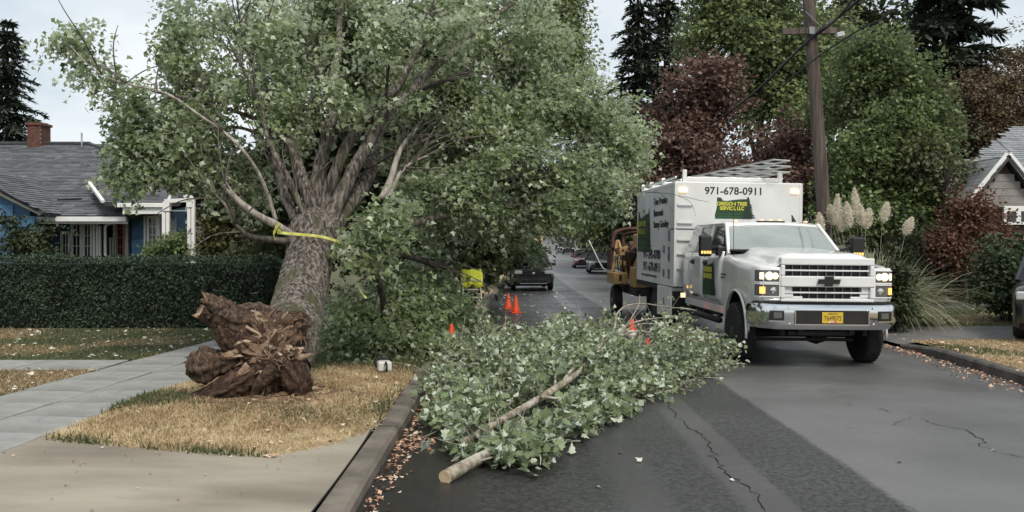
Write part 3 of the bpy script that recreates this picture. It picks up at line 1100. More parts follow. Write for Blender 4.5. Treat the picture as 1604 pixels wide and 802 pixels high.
def atr(x, y, Y):
    return at(x - 8, y, Y * .957)
def ridged(q):
    return 1 - 2 * abs(mnoise.noise(q))
RC = atr(430, 556, 10.75)
outline = [(0, 52, 20), (20, 54, -25), (40, 53, -45), (58, 42, -64), (75, 26, -66), (95, -2, -62), (115, -30, -55), (140, -52, -42), (160, -64, -22), (180, -62, -4),
           (200, -66, 18), (218, -72, 44), (232, -84, 62), (250, -50, 66), (270, -8, 68), (290, 26, 70), (315, 42, 68), (340, 52, 44), (360, 52, 20)]
rows = []
NR_, NT_ = 46, 220
for i in range(NR_ + 14):
    row = []
    for j in range(NT_):
        th = 360.0 * j / NT_
        ox = float(np.interp(th, [o_[0] for o_ in outline], [o_[1] for o_ in outline])); oz = float(np.interp(th, [o_[0] for o_ in outline], [o_[2] for o_ in outline]))
        a = R(th)
        ca, sa = math.cos(a), math.sin(a)
        jag = 1 + .10 * mnoise.noise(Vector((ca * 3, sa * 3, 1))) + .09 * mnoise.noise(Vector((ca * 11, sa * 11, 5)))
        rho = min(1.0, i / NR_)
        back = max(0, i - NR_) / 14
        sc = 10.75 * .957 / FPX
        k_ = rho * jag * (1 - .42 * back ** 1.5)
        x, z = ox * sc * k_, -oz * sc * k_
        spin = rho * 1.6                                   # roots curl as they leave the butt
        rad_r = ridged(Vector((math.cos(a + spin) * 3.2, math.sin(a + spin) * 3.2, rho * 1.6)))
        rad_f = ridged(Vector((math.cos(a + spin) * 7.5, math.sin(a + spin) * 7.5, rho * 3.5 + 7)))
        fine = ridged(Vector((x * 13, z * 13, back * 3)))
        cav = mnoise.noise(Vector((x * 3.6 + 4, z * 3.6, 2)))
        y = -.22 * (1 - rho ** 2.2) + .10 * rho - .12 * rad_r * (.35 + .65 * rho) - .07 * rad_f - .045 * fine
        if cav < -.12:
            y += min(.28, (-.12 - cav) * 1.0) * (1 - back)
        y += back * .42
        q3 = Vector((x * 26, z * 26, back * 6))
        f3 = mnoise.noise(q3) + .6 * ridged(q3 * 1.9)
        row.append(RC + Vector((x + .02 * fine + .010 * f3, y - .020 * f3, z + .02 * rad_f + .010 * mnoise.noise(q3 + Vector((5, 5, 5))))))
    row.append(row[0])
    rows.append(row)
mb = MB(); mb.grid(rows)
rel(mb).build('root_plate', MAT['root_dark'], tree, smooth=True)
mb = MB()
lump(mb, atr(452, 632, 10.85), (.34, .3, .07), 12, .6, 3.6, 5, .15); lump(mb, atr(350, 628, 10.6), (.34, .2, .075), 14, .6, 3.6, 5, .15)
rq = random.Random(3)
for k in range(260):
    ang_, rad_ = rq.uniform(0, 6.28), abs(rq.gauss(.75, .3))
    X_, Y_ = -2.75 + math.cos(ang_) * rad_ * .95, 10.2 + math.sin(ang_) * rad_ * .6
    s_ = rq.uniform(.012, .045) * (1.4 - min(1, rad_) * .7)
    lump(mb, (X_, Y_, verge_z(X_, Y_) + s_ * .3), (s_ * 1.3, s_ * 1.1, s_ * .7), k * 1.3, .5, 2.0, 1)
rel(mb).build('torn_soil', MAT['root_dark'], tree, smooth=True)['kind'] = 'stuff'
def rough_root(pts, radii, seed, m, cut=None, n=48, flat=1.0, fl=.22):
    """fluted, knotted root; a torn pale end where it snapped"""
    path = wiggle(spline([atr(*p) for p in pts], 18), .05, 2.2, seed)
    K = len(path)
    ra = [float(np.interp(i / (K - 1), np.linspace(0, 1, len(radii)), radii)) for i in range(K)]
    P_, F_ = [], []
    t0 = (path[1] - path[0]).normalized()
    u = t0.cross(Vector((0, 0, 1))).normalized()
    L = 0
    for i in range(K):
        t = (path[min(i + 1, K - 1)] - path[max(i - 1, 0)]).normalized()
        if i: L += (path[i] - path[i - 1]).length
        u = (u - t * u.dot(t)).normalized(); w = t.cross(u)
        tw = L * 1.2
        for j in range(n):
            a = 2 * math.pi * j / n
            ca, sa = math.cos(a + tw), math.sin(a + tw)
            r_ = ra[i] * (1 + fl * ridged(Vector((ca * 1.7, sa * 1.7, L * 1.6 + seed))) + fl * .75 * ridged(Vector((ca * 4.5, sa * 4.5, L * 2.5 + seed * 2))) + .16 * mnoise.noise(Vector((ca, sa, L * 4 + seed))) + .09 * ridged(Vector((ca * 9, sa * 9, L * 9))))
            q3 = (path[i] + u * math.cos(a) * r_ + w * math.sin(a) * r_) * 24
            r_ += ra[i] ** .5 * .042 * (mnoise.noise(q3) + .7 * ridged(q3 * 1.8))
            e = (mnoise.noise(Vector((ca * 4, sa * 4, seed))) * .10 + mnoise.noise(Vector((ca * 9, sa * 9, seed))) * .05) if i == K - 1 else 0
            P_.append(path[i] + u * math.cos(a) * r_ + w * math.sin(a) * r_ * flat + t * e)
    for i in range(K - 1):
        for j in range(n):
            k = (j + 1) % n
            F_.append((i * n + j, i * n + k, (i + 1) * n + k, (i + 1) * n + j))
    mb = MB(); mb.add(P_, F_)
    o = rel(mb).build('root', m, tree, smooth=True)
    if cut:
        ring = [P_[(K - 1) * n + j] for j in range(n)]
        c = sum(ring, Vector()) / n
        t = (path[-1] - path[-2]).normalized()
        mb = MB()
        mid = [c.lerp(q, .55) - t * (.03 + .05 * abs(mnoise.noise(q * 9))) for q in ring]
        mb.grid([ring + ring[:1], mid + mid[:1], [c - t * .05] * (n + 1)])
        rel(mb).build('torn_end', cut, o, smooth=False)
    return o
RB, RD, RTN = MAT['root_bark'], MAT['root_dark'], MAT['root_torn']
rough_root([(445, 545, 10.75), (410, 515, 10.6), (378, 500, 10.5), (350, 487, 10.4), (323, 480, 10.3)], [.26, .20, .13, .12, .10], 3, RB, RTN)
rough_root([(420, 550, 10.7), (388, 535, 10.5), (367, 528, 10.42), (354, 507, 10.35)], [.20, .15, .10, .06], 5, RD, RTN)
rough_root([(415, 560, 10.6), (380, 560, 10.5), (352, 568, 10.42), (328, 571, 10.38), (308, 572, 10.4)], [.14, .10, .10, .165, .10], 8, RB, None, 34, 1.0, .16)
rough_root([(440, 560, 10.55), (400, 590, 10.4), (350, 612, 10.34), (290, 632, 10.45)], [.15, .12, .08, .02], 9, RD, None)
rough_root([(455, 560, 10.6), (472, 592, 10.5), (482, 628, 10.6)], [.16, .13, .06], 10, RD, None)
rough_root([(455, 535, 10.62), (470, 512, 10.7), (482, 500, 10.95)], [.14, .11, .06], 17, RD, None)
rough_root([(412, 522, 10.5), (440, 506, 10.56), (468, 496, 10.85)], [.075, .06, .04], 11, RTN, None, 24)
rough_root([(432, 522, 10.5), (410, 502, 10.48), (392, 490, 10.5)], [.06, .045, .02], 12, RTN, None, 20)
rough_root([(398, 572, 10.32), (368, 595, 10.26), (340, 622, 10.24)], [.035, .028, .010], 13, RTN, None, 14)
rough_root([(404, 582, 10.32), (380, 602, 10.27), (352, 620, 10.25)], [.024, .018, .006], 14, RTN, None, 12)
rough_root([(388, 540, 10.38), (372, 556, 10.32), (356, 562, 10.26)], [.06, .04, .02], 15, RTN, None, 18)
rough_root([(432, 545, 10.35), (424, 566, 10.32), (428, 592, 10.32)], [.05, .04, .02], 16, RD, None, 16)
rough_root([(440, 575, 10.35), (415, 600, 10.3), (402, 624, 10.35)], [.07, .05, .02], 18, RD, None, 18)
rq = random.Random(77)
for k in range(46):
    a = rq.uniform(0, 2 * math.pi)
    r0_ = rq.uniform(8, 40); L_ = rq.uniform(18, 46)
    c0, c1 = math.cos(a), -math.sin(a)
    b2 = a + rq.gauss(0, .7)
    x0, y0 = 428 + c0 * r0_, 555 + c1 * r0_ * .95
    x1, y1 = x0 + math.cos(b2) * L_, min(626, y0 - math.sin(b2) * L_)
    yy = 10.50 + .10 * rq.random()
    kx, ky = (x0 + x1) / 2 + rq.gauss(0, 6), (y0 + y1) / 2 + rq.gauss(0, 6)
    w0 = rq.uniform(.018, .05)
    rough_root([(x0, y0, yy), (kx, ky, yy - .07), (x1, y1, yy + .06 + .1 * rq.random())], [w0, w0 * .8, w0 * .25], 20 + k, rq.choice((RD, RD, RB, RB, RTN)), None, 12, 1.0, .3)
# shredded fibres: many short splinters over the torn face
fib = MB(); fib2 = MB()
r = random.Random(5)
for i in range(1100):
    a = r.uniform(0, 2 * math.pi); rad = abs(r.gauss(.35, .42))
    cx, cz = 432 + 62 * rad * math.cos(a) * 1.2, 560 + 62 * rad * math.sin(a)
    p = atr(cx, cz, 10.36 + .30 * min(1, rad) + r.gauss(0, .05))
    if p.z < .12 or p.x > atr(478, 500, 10.6).x:
        continue
    d = Vector((math.cos(a) * .9, -.35 + r.gauss(0, .25), -math.sin(a) * .9)) + Vector((r.gauss(0, .75), 0, r.gauss(-.1, .75)))
    d.normalize()
    L = r.uniform(.05, .22)
    tgt = fib2 if r.random() < .22 else fib
    w = r.uniform(.003, .010)
    tgt.tube([p - d * L * .4, p + d * L * .2 + Vector((0, -.015, 0)), p + d * L * .6], [w, w * .8, w * .2], 5, wob=.3, seed=i)
for i in range(150):
    th = r.uniform(0, 360)
    ox = float(np.interp(th, [o_[0] for o_ in outline], [o_[1] for o_ in outline])); oz = float(np.interp(th, [o_[0] for o_ in outline], [o_[2] for o_ in outline]))
    k_ = r.uniform(.7, 1.0)
    p = atr(430 + ox * k_, 556 + oz * k_, 10.55 + .2 * r.random())
    if p.z < .2:
        continue
    d = Vector((ox, 0, -oz)).normalized() * .6 + Vector((r.gauss(0, .4), -.3 + r.gauss(0, .3), -.5 + r.gauss(0, .3)))
    L = r.uniform(.06, .24); w = r.uniform(.0015, .004)
    fib.tube(wiggle(spline([p, p + d * L * .5, p + d * L * .8 + Vector((0, 0, -.25 * L))], 4), .02, 5, i), w, 4)
rel(fib).build('root_fibres', MAT['root_bark'], tree, smooth=True)['kind'] = 'stuff'
sh1, sh2 = MB(), MB()
for i in range(130):
    a = r.uniform(0, 2 * math.pi); rad = r.uniform(.1, .95)
    X_, Z_ = 425 + 52 * rad * math.cos(a), 552 + 60 * rad * math.sin(a)
    p = atr(X_, Z_, 10.38 + .26 * rad ** 2 + r.gauss(0, .03))
    d = Vector((math.cos(a), 0, -math.sin(a))) * r.uniform(.4, 1) + Vector((r.gauss(-.1, .5), r.uniform(-.7, .1), r.gauss(.05, .5)))
    d.normalize()
    n_ = d.cross(Vector((r.gauss(0, .5), 1, r.gauss(0, .5)))).normalized(); b_ = d.cross(n_)
    L, w, th = r.uniform(.08, .26), r.uniform(.014, .045), r.uniform(.006, .016)
    pts = [(-.3, -1), (.35, -1.1), (.62, -.7), (.7, -.2), (1.0, -.35), (.78, .15), (.9, .6), (.5, .8), (.2, 1.1), (-.3, .9)]
    pts = [(u_ * L * r.uniform(.85, 1.15), v_ * w * r.uniform(.7, 1.3)) for u_, v_ in pts]
    top_ = [p + d * u_ + n_ * v_ + b_ * th * r.uniform(.3, 1.2) for u_, v_ in pts]; bot_ = [p + d * u_ + n_ * v_ - b_ * th for u_, v_ in pts]
    k = len(pts)
    (sh2 if r.random() < .3 else sh1).add(top_ + bot_, [tuple(range(k)), tuple(range(2 * k - 1, k - 1, -1))] + [(j, k + j, k + (j + 1) % k, (j + 1) % k) for j in range(k)])
rel(sh1).build('splinters', MAT['root_bark'], tree)['kind'] = 'stuff'
rel(sh2).build('torn_splinters', MAT['root_torn'], tree)['kind'] = 'stuff'
rel(fib2).build('torn_fibres', MAT['root_torn'], tree, smooth=True)['kind'] = 'stuff'

# crown
B = px_blob
maple_blobs = [
    B(112, 75, 13.2, 26, 34, .5, .8), B(135, 122, 13.1, 26, 24, .4, .9), B(180, 132, 13.0, 40, 30, .5, .9), B(190, 180, 13.1, 26, 24, .4, .5),
    B(235, 165, 13.1, 50, 45, .7, .8), B(215, 225, 13.3, 48, 42, .7, .9), B(250, 262, 13.4, 60, 48, .8, 1.0), B(310, 255, 13.5, 60, 55, .9, 1.0),
    B(205, 282, 13.5, 28, 30, .6, .7), B(345, 190, 13.8, 56, 44, .9, .7), B(300, 165, 13.7, 55, 45, .8, .8), B(285, 95, 14.0, 45, 50, .8, .9),
    B(290, 30, 14.0, 45, 60, .9, 1.0), B(350, 60, 14.2, 70, 75, 1.0, 1.0), B(330, 130, 14.1, 55, 45, .9, .9), B(440, 60, 14.6, 85, 85, 1.2, 1.0),
    B(400, 300, 14.2, 30, 40, .8, .5), B(360, 280, 13.9, 40, 40, .8, .6), B(455, 165, 13.4, 34, 50, .5, .55), B(520, 40, 15.0, 90, 80, 1.3, 1.0),
    B(560, 130, 15.4, 70, 60, 1.0, .6), B(610, 50, 15.0, 90, 90, 1.3, 1.0), B(700, 50, 15.2, 95, 90, 1.4, 1.0), B(780, 70, 15.6, 90, 90, 1.4, 1.0),
    B(845, 110, 16.4, 70, 70, 1.3, .9), B(660, 150, 14.6, 80, 65, 1.1, .9), B(730, 160, 15.0, 90, 75, 1.3, 1.0), B(820, 185, 15.8, 90, 70, 1.4, 1.0),
    B(900, 190, 16.8, 75, 65, 1.3, 1.0), B(965, 195, 17.4, 45, 48, 1.0, 1.0), B(930, 245, 17.0, 60, 52, 1.2, 1.0), B(985, 230, 17.6, 28, 34, .8, .9),
    B(650, 235, 14.4, 60, 50, 1.0, .8), B(710, 250, 14.8, 80, 55, 1.2, 1.0), B(790, 265, 15.2, 90, 52, 1.3, 1.0), B(880, 285, 16.0, 75, 45, 1.2, 1.0),
    B(950, 285, 16.8, 42, 30, .9, .9), B(690, 300, 14.4, 60, 40, 1.0, .8), B(770, 320, 15.0, 80, 40, 1.1, .9), B(860, 316, 15.9, 60, 26, 1.0, .9),
    B(930, 312, 16.6, 50, 22, .8, .8), B(640, 325, 14.0, 40, 35, .8, .6), B(700, 352, 15.4, 62, 34, 1.1, .8), B(785, 352, 16.2, 50, 26, 1.0, .8),
    B(600, 350, 12.2, 36, 36, .45, 1.1), B(455, 105, 13.2, 30, 34, .5, .9), B(560, 165, 12.9, 34, 30, .4, .7), B(620, 95, 13.2, 40, 34, .5, .8), B(505, 95, 13.3, 30, 34, .4, .8), B(700, 110, 13.6, 46, 34, .5, .8), B(380, 150, 13.0, 34, 30, .4, .7), B(530, 130, 12.6, 30, 30, .4, .8), B(590, 60, 12.8, 44, 40, .5, .9), B(480, 40, 13.0, 44, 40, .5, .9), B(660, 170, 12.9, 40, 30, .4, .8), B(690, 50, 13.3, 50, 44, .5, .9), B(420, 60, 13.0, 34, 40, .4, .8), B(440, 190, 13.0, 32, 34, .4, 1.0), B(565, 395, 12.1, 32, 32, .4, 1.1), B(610, 395, 12.4, 32, 30, .4, .7), B(640, 370, 12.9, 30, 30, .4, .6),
]
maple_blobs = [(b[0] * 1.05, b[1] * 1.05, CAM_H + (b[2] - CAM_H) * 1.05, b[3] * 1.03, b[4], b[5] * 1.03, b[6]) if b[1] > 13.9 and -4.2 < b[0] < -.9 and b[2] > 2.9 else b for b in maple_blobs]
P, nr, dr, t = crown_leaves(maple_blobs, 150000, RNG, cl=.21, per=40, wind=(.75, -.05, -.25), gap=-.08, gf=1.25, rnd=.75, hollow=1.6, spread=.22)
_u = 802 + P[:, 0] * FPX / P[:, 1]; _v = HOR + (CAM_H - P[:, 2]) * FPX / P[:, 1]
ok = ~(((_v > 366 + .04 * np.abs(_u - 850)) & (_u > 795)) | ((_v > 404) & (_u > 715)) | ((_v > 302) & (_u > 225) & (_u < 318)))     # the crown's lower edge over the roadway
P, nr, dr, t = P[ok], nr[ok], dr[ok], t[ok]
leaves('crown', P - np.array(TO), nr, dr, RNG.uniform(.058, .115, len(P)), t, LM['maple'], tree, 'maple_lo')
# limbs crushed down onto the ground, still in leaf
low_blobs = [B(560, 505, 14.3, 55, 50, .8, 1.0), B(620, 490, 14.8, 60, 62, .9, 1.0), B(670, 500, 15.2, 55, 58, .9, 1.0), B(590, 535, 13.9, 60, 30, .6, 1.0),
             B(655, 540, 14.2, 50, 28, .6, 1.0), B(640, 440, 15.2, 50, 45, .9, .8), B(520, 525, 14.0, 35, 28, .5, .7), B(676, 472, 16.0, 30, 34, .8, .8),
             B(726, 506, 16.6, 48, 20, .8, .7)]
P, nr, dr, t = crown_leaves(low_blobs, 26000, RNG, cl=.24, per=28, wind=(.3, -.2, -.5), gap=-.25, gf=1.2, rnd=.75, hollow=1.8)
P[:, 2] = np.maximum(P[:, 2], .13 + .03 * RNG.random(len(P)))
_u = 802 + P[:, 0] * FPX / P[:, 1]; _v = HOR + (CAM_H - P[:, 2]) * FPX / P[:, 1]
ok = ~((np.abs(_u - 707) < 9) & (_v > 494) & (_v < 518) & (P[:, 1] < 14.7))
P, nr, dr, t = P[ok], nr[ok], dr[ok], t[ok]
leaves('crushed_foliage', P - np.array(TO), nr, dr, RNG.uniform(.06, .12, len(P)), t - .05, LM['maple'], tree, 'maple_lo')

# ------------------------------------------------------------------ caution tape round the limbs
MAT['tape'] = mat('yellow_tape', (.50, .50, .07), (.66, .66, .22), scale=12, rough=.35)
def ribbon(pts, w, name, m, parent=None, twist=0.0):
    path = spline([Vector(p) for p in pts], 8)
    rows = []
    for i, p in enumerate(path):
        t = (path[min(i + 1, len(path) - 1)] - path[max(i - 1, 0)]).normalized()
        a = twist * i / len(path) + .25 * math.sin(i * .9)
        upv = Vector((0, -math.sin(a) * .8, math.cos(a)))
        upv = (upv - t * upv.dot(t)).normalized()
        nrm = t.cross(upv) * .0015
        rows.append([p + upv * w / 2 + nrm, p - upv * w / 2 + nrm, p - upv * w / 2 - nrm, p + upv * w / 2 - nrm, p + upv * w / 2 + nrm])
    mb = MB(); mb.grid(rows)
    return mb.build(name, m, parent, smooth=False)
tape = empty('caution_tape', at(447, 364, 11.85), 0, 'yellow caution tape tied across the leaning maple trunk', 'tape')
TO2 = Vector(tape.location)
def trib(pts, w, nm, tw=0.0):
    o = ribbon([at(*p) - TO2 for p in pts], w, nm, MAT['tape'], tape, tw)
trib([(434, 364, 11.85), (455, 366, 11.82), (480, 368, 11.92), (505, 371, 12.05), (525, 377, 12.1), (540, 384, 12.0), (547, 397, 11.95)], .036, 'band')
trib([(436, 350, 11.8), (432, 358, 11.75), (429, 368, 11.75), (431, 376, 11.78)], .04, 'tail', 1.5)
trib([(438, 349, 11.82), (434, 356, 11.8), (440, 364, 11.84)], .035, 'knot', .8)
trib([(547, 400, 11.95), (552, 420, 12.0), (558, 440, 12.0), (566, 458, 12.0), (574, 467, 12.0)], .03, 'tail', 2.5)

# ------------------------------------------------------------------ the cut branch in the road
LM['cut'] = leaf_mat('cut_branch_leaves', (.085, .118, .050), (.185, .235, .120), (.31, .365, .215), under=(.50, .56, .44), trans=.2, rough=.5)
br = empty('fallen_branch', (gnd(705, 750).x, gnd(705, 750).y, 0), 0,
           'sawn maple branch in leaf lying across the road in front of the white truck', 'branch')
BO = Vector(br.location)
def relb(mb):
    mb.v = [(p[0] - BO.x, p[1] - BO.y, p[2] - BO.z) for p in mb.v]
    return mb
main = wiggle(spline([at(697, 748, 7.28), at(740, 725, 7.6), at(790, 699, 8.0), at(850, 678, 8.5), at(930, 656, 9.2)], 8), .015, 1.2, 4)
K = len(main)
mb = MB()
mb.tube(main, [float(np.interp(i / (K - 1), [0, .1, .4, .7, 1], [.058, .056, .046, .030, .014])) for i in range(K)], 16, wob=.10, seed=2)
relb(mb).build('stem', MAT['bark_branch'], br, smooth=True)
upper = wiggle(spline([at(725, 692, 8.1), at(752, 677, 8.5), at(800, 650, 8.9), at(850, 621, 9.4), at(905, 584, 10.1), at(935, 545, 10.9), at(960, 525, 11.5), at(990, 505, 12.2), at(1040, 498, 12.8)], 8), .02, 1.2, 9)
K = len(upper)
mb = MB()
mb.tube(upper, [float(np.interp(i / (K - 1), [0, .1, .45, .5, .75, 1], [.030, .036, .038, .028, .017, .006])) for i in range(K)], 14, wob=.12, seed=5)
relb(mb).build('stem', MAT['bark_branch'], br, smooth=True)
d0 = (main[1] - main[0]).normalized()
mb = MB()
mb.tube([main[0] - d0 * .004, main[0] + d0 * .001], [.0575, .0575], 16)
relb(mb).build('cut_end', MAT['cut_wood'], br)
SIDE = [
    ([(880, 600, 9.7), (905, 572, 10.2), (935, 548, 10.5), (952, 520, 10.8)], .022, .008),
    ([(905, 584, 10.1), (945, 545, 10.6), (990, 520, 11.2), (1030, 523, 11.8), (1100, 535, 12.6), (1150, 548, 13.4)], .02, .007),
    ([(935, 548, 10.9), (960, 520, 11.1), (968, 490, 11.3), (990, 476, 11.6), (1030, 478, 12.2), (1090, 488, 12.8)], .017, .006),
    ([(960, 525, 11.5), (1000, 508, 12.0), (1050, 512, 12.5), (1080, 525, 13.0)], .013, .006),
    ([(745, 722, 7.7), (800, 683, 8.1), (870, 670, 8.6), (930, 660, 9.2), (990, 640, 10.1)], .020, .007),
    ([(820, 695, 8.0), (870, 673, 8.5), (910, 664, 8.9), (950, 640, 9.6)], .014, .005),
    ([(760, 715, 7.8), (730, 700, 8.1), (700, 668, 8.9), (672, 650, 9.6)], .014, .004),
    ([(800, 668, 8.4), (770, 640, 9.2), (720, 600, 10.4), (680, 590, 11.4)], .018, .005),
    ([(850, 622, 9.2), (830, 590, 10.2), (800, 560, 11.4), (760, 540, 12.6)], .018, .005),
    ([(870, 606, 9.6), (865, 565, 10.6), (870, 530, 12.0), (880, 500, 13.4)], .016, .004),
    ([(905, 584, 10.1), (910, 560, 11.2), (920, 540, 12.4), (900, 520, 13.6)], .014, .004),
    ([(850, 622, 9.2), (900, 622, 9.6), (960, 612, 10.4), (1020, 600, 11.2)], .016, .005),
    ([(905, 584, 10.1), (960, 590, 10.8), (1030, 585, 11.6), (1090, 575, 12.6)], .015, .004),
    ([(945, 545, 10.7), (1000, 560, 11.6), (1060, 556, 12.6), (1120, 560, 13.4)], .012, .004),
    ([(740, 725, 7.6), (790, 712, 7.7), (830, 700, 7.8), (850, 712, 7.7)], .012, .004),
    ([(780, 690, 8.1), (740, 660, 8.8), (700, 628, 9.9), (664, 606, 11.0)], .014, .004),
    ([(1002, 462, 11.4), (1000, 476, 11.3), (985, 500, 11.2), (962, 532, 11.0), (940, 550, 10.8)], .004, .009),
]
r = random.Random(12)
SKIP_ = (2, 3)
sprays = []            # (point, direction)
for i, (pl, a, b) in enumerate(SIDE):
    mb = MB()
    path = limb(mb, [at(*p) for p in pl], a, b, 8, 7, .035, i + 40)
    relb(mb).build('side_branch', MAT['bark_branch'], br, smooth=True)
    bare = i in (2, 3, 16)
    for j in range(3, len(path)):
        if bare or (i == 0 and j > len(path) * .6):
            continue
        dd = (path[j] - path[j - 1]).normalized()
        for k in range(2):
            if r.random() < .9:
                sprays.append((path[j], (dd + Vector((r.gauss(0, .7), r.gauss(0, .7), abs(r.gauss(.25, .4))))).normalized()))
# extra sprays filling the heap's footprint (ground outline of the pile, X Y)
pile = [gnd(690, 690), gnd(740, 715), gnd(850, 728), gnd(872, 690), gnd(900, 668), gnd(1000, 632), gnd(1075, 600), gnd(1120, 580), gnd(1158, 566), gnd(1130, 552), gnd(1040, 552), gnd(950, 548),
        gnd(900, 550), gnd(800, 550), gnd(690, 562), gnd(652, 600), gnd(662, 622), gnd(720, 625), gnd(750, 640), gnd(700, 660)]
pile = [(p.x, p.y) for p in pile]
def inside(x, y, poly):
    c = False
    j = len(poly) - 1
    for i in range(len(poly)):
        if (poly[i][1] > y) != (poly[j][1] > y) and x < (poly[j][0] - poly[i][0]) * (y - poly[i][1]) / (poly[j][1] - poly[i][1]) + poly[i][0]:
            c = not c
        j = i
    return c
def edge_of_pile(x, y):
    best = 9
    for i in range(len(pile)):
        a = Vector(pile[i]); b = Vector(pile[(i + 1) % len(pile)])
        t = max(0, min(1, (Vector((x, y)) - a).dot(b - a) / max(1e-6, (b - a).length_squared)))
        best = min(best, (Vector((x, y)) - a.lerp(b, t)).length)
    return best
def heap_h(x, y):
    return .07 + (.13 + .27 * max(0, min(1, (y - 8.5) / 4.5))) * (1 - math.exp(-edge_of_pile(x, y) / .45)) * (1 + .35 * mnoise.noise(Vector((x * .9, y * .9, 3))))
tw = MB()
cnt = 0
while cnt < 470:
    x, y = r.uniform(-1.4, 3.5), r.uniform(7.3, 16.5)
    if not inside(x, y, pile) or x > 3.2 or x < -1.0:
        continue
    if mnoise.noise(Vector((x * 1.9, y * 1.5, 11))) < -.16 and edge_of_pile(x, y) > .12:
        continue
    cnt += 1
    h = heap_h(x, y)
    z = h * r.uniform(.35, 1.05)
    d = Vector((r.gauss(.1, .6), r.gauss(-.05, .6), r.gauss(.15, .35))).normalized()
    p = Vector((x, y, roadz(x, y) + z))
    e = p + d * r.uniform(.25, .5)
    b0 = Vector((x - d.x * .35, y - d.y * .35, roadz(x, y) + max(.03, z - .3)))
    tw.tube(spline([b0, p, e], 3), [.009, .009, .008, .007, .006, .005, .004], 5)
    if cnt % 4 == 0:
        d3 = (d + Vector((r.gauss(0, .5), r.gauss(0, .5), .3))).normalized()
        tw.tube(wiggle(spline([p, p + d3 * .35, p + d3 * .7 + Vector((0, 0, -.08))], 4), .03, 3, cnt), [.006, .006, .006, .005, .005, .004, .004, .003, .003], 5)
    for k in range(4):
        sprays.append((p.lerp(e, k / 3), (d + Vector((r.gauss(0, .6), r.gauss(0, .6), r.gauss(.2, .4)))).normalized()))
relb(tw).build('twigs', MAT['bark_branch'], br, smooth=True)['kind'] = 'stuff'
P, NR, DR, T, SZ = [], [], [], [], []
for (p, d) in sprays:
    k = r.randint(6, 13)
    ct = r.gauss(.5, .15)
    for i in range(k):
        q = p + Vector((r.gauss(0, .07), r.gauss(0, .07), r.gauss(.02, .06)))
        q.z = max(q.z, roadz(q.x, q.y) + .03)
        if q.x > 3.4 or q.x < -1.12:
            continue
        dd = d + Vector((r.gauss(.15, .6), r.gauss(0, .6), r.gauss(-.1, .4)))
        nn = Vector((r.gauss(0, .65), r.gauss(-.25, .65), r.choice((1, 1, -1)) * r.uniform(.3, 1)))
        P.append(q); NR.append(nn); DR.append(dd); T.append(ct + r.gauss(0, .13)); SZ.append(r.choice((.75, 1, 1)) * r.uniform(.055, .118) if q.y < 10.2 else r.choice((.7, 1, 1)) * r.uniform(.04, .09))
P = np.array(P); NR = np.array(NR); DR = np.array(DR); T = np.array(T); SZ = np.array(SZ)
# the stem lies on top of the leaves, not under them
_sx = np.array([[802 + p.x * FPX / p.y, HOR + (CAM_H - p.z) * FPX / p.y, p.y] for p in main[:int(len(main) * .36)] + upper[5:int(len(upper) * .5)]])
_qx = np.column_stack([802 + P[:, 0] * FPX / P[:, 1], HOR + (CAM_H - P[:, 2]) * FPX / P[:, 1]])
_dd = np.sqrt(((_qx[:, None, :] - _sx[None, :, :2]) ** 2).sum(axis=2))
_near = _dd.argmin(axis=1)
_open = ((np.abs(_qx[:, 0] - 990) < 13) & (_qx[:, 1] < 533) & (_qx[:, 1] > 480)) | ((np.abs(_qx[:, 0] - 1014) < 9) & (_qx[:, 1] < 544) & (_qx[:, 1] > 505)) | ((np.abs(_qx[:, 0] - 707) < 10) & (_qx[:, 1] < 518))
keep = ~_open & ~((_dd.min(axis=1) < 17) & (P[:, 1] < _sx[_near, 2] + .05) & (RNG.random(len(P)) < .93))
P, NR, DR, T, SZ = P[keep], NR[keep], DR[keep], T[keep], SZ[keep]
# the nearest leaves one by one, the rest as one mass
order = np.argsort(P[:, 1] - .8 * P[:, 2])
own = order[:290]; rest = order[290:]
for q_, sh_ in enumerate(('maple', 'maple_curl', 'maple_droop', 'maple_side')):
    rs = rest[q_::4]
    leaves('leaf_mass', P[rs] - np.array(BO), NR[rs], DR[rs], SZ[rs], T[rs], LM['cut'], br, sh_)
SHN = ('maple', 'maple_curl', 'maple_droop', 'maple_side')
lib = {}
for c_, i in enumerate(own):
    k = (int(np.clip(T[i] * 5 + .5, 0, 5)), SHN[c_ % 4])
    if k in lib:
        o = lib[k].copy(); COL.objects.link(o)
    else:
        o = leaves('leaf', [[0, 0, 0]], [[0, 0, 1]], [[0, 1, 0]], 1.0, np.array([k[0] / 5]), LM['cut'], br, k[1], kind=None)
        lib[k] = o
    n_ = Vector(NR[i]).normalized(); d_ = Vector(DR[i]); d_ = (d_ - n_ * d_.dot(n_)).normalized(); s_ = d_.cross(n_)
    M = Matrix((s_, d_, n_)).transposed().to_4x4()
    o.matrix_local = Matrix.Translation(Vector(P[i]) - BO) @ M @ Matrix.Scale(float(SZ[i]), 4)

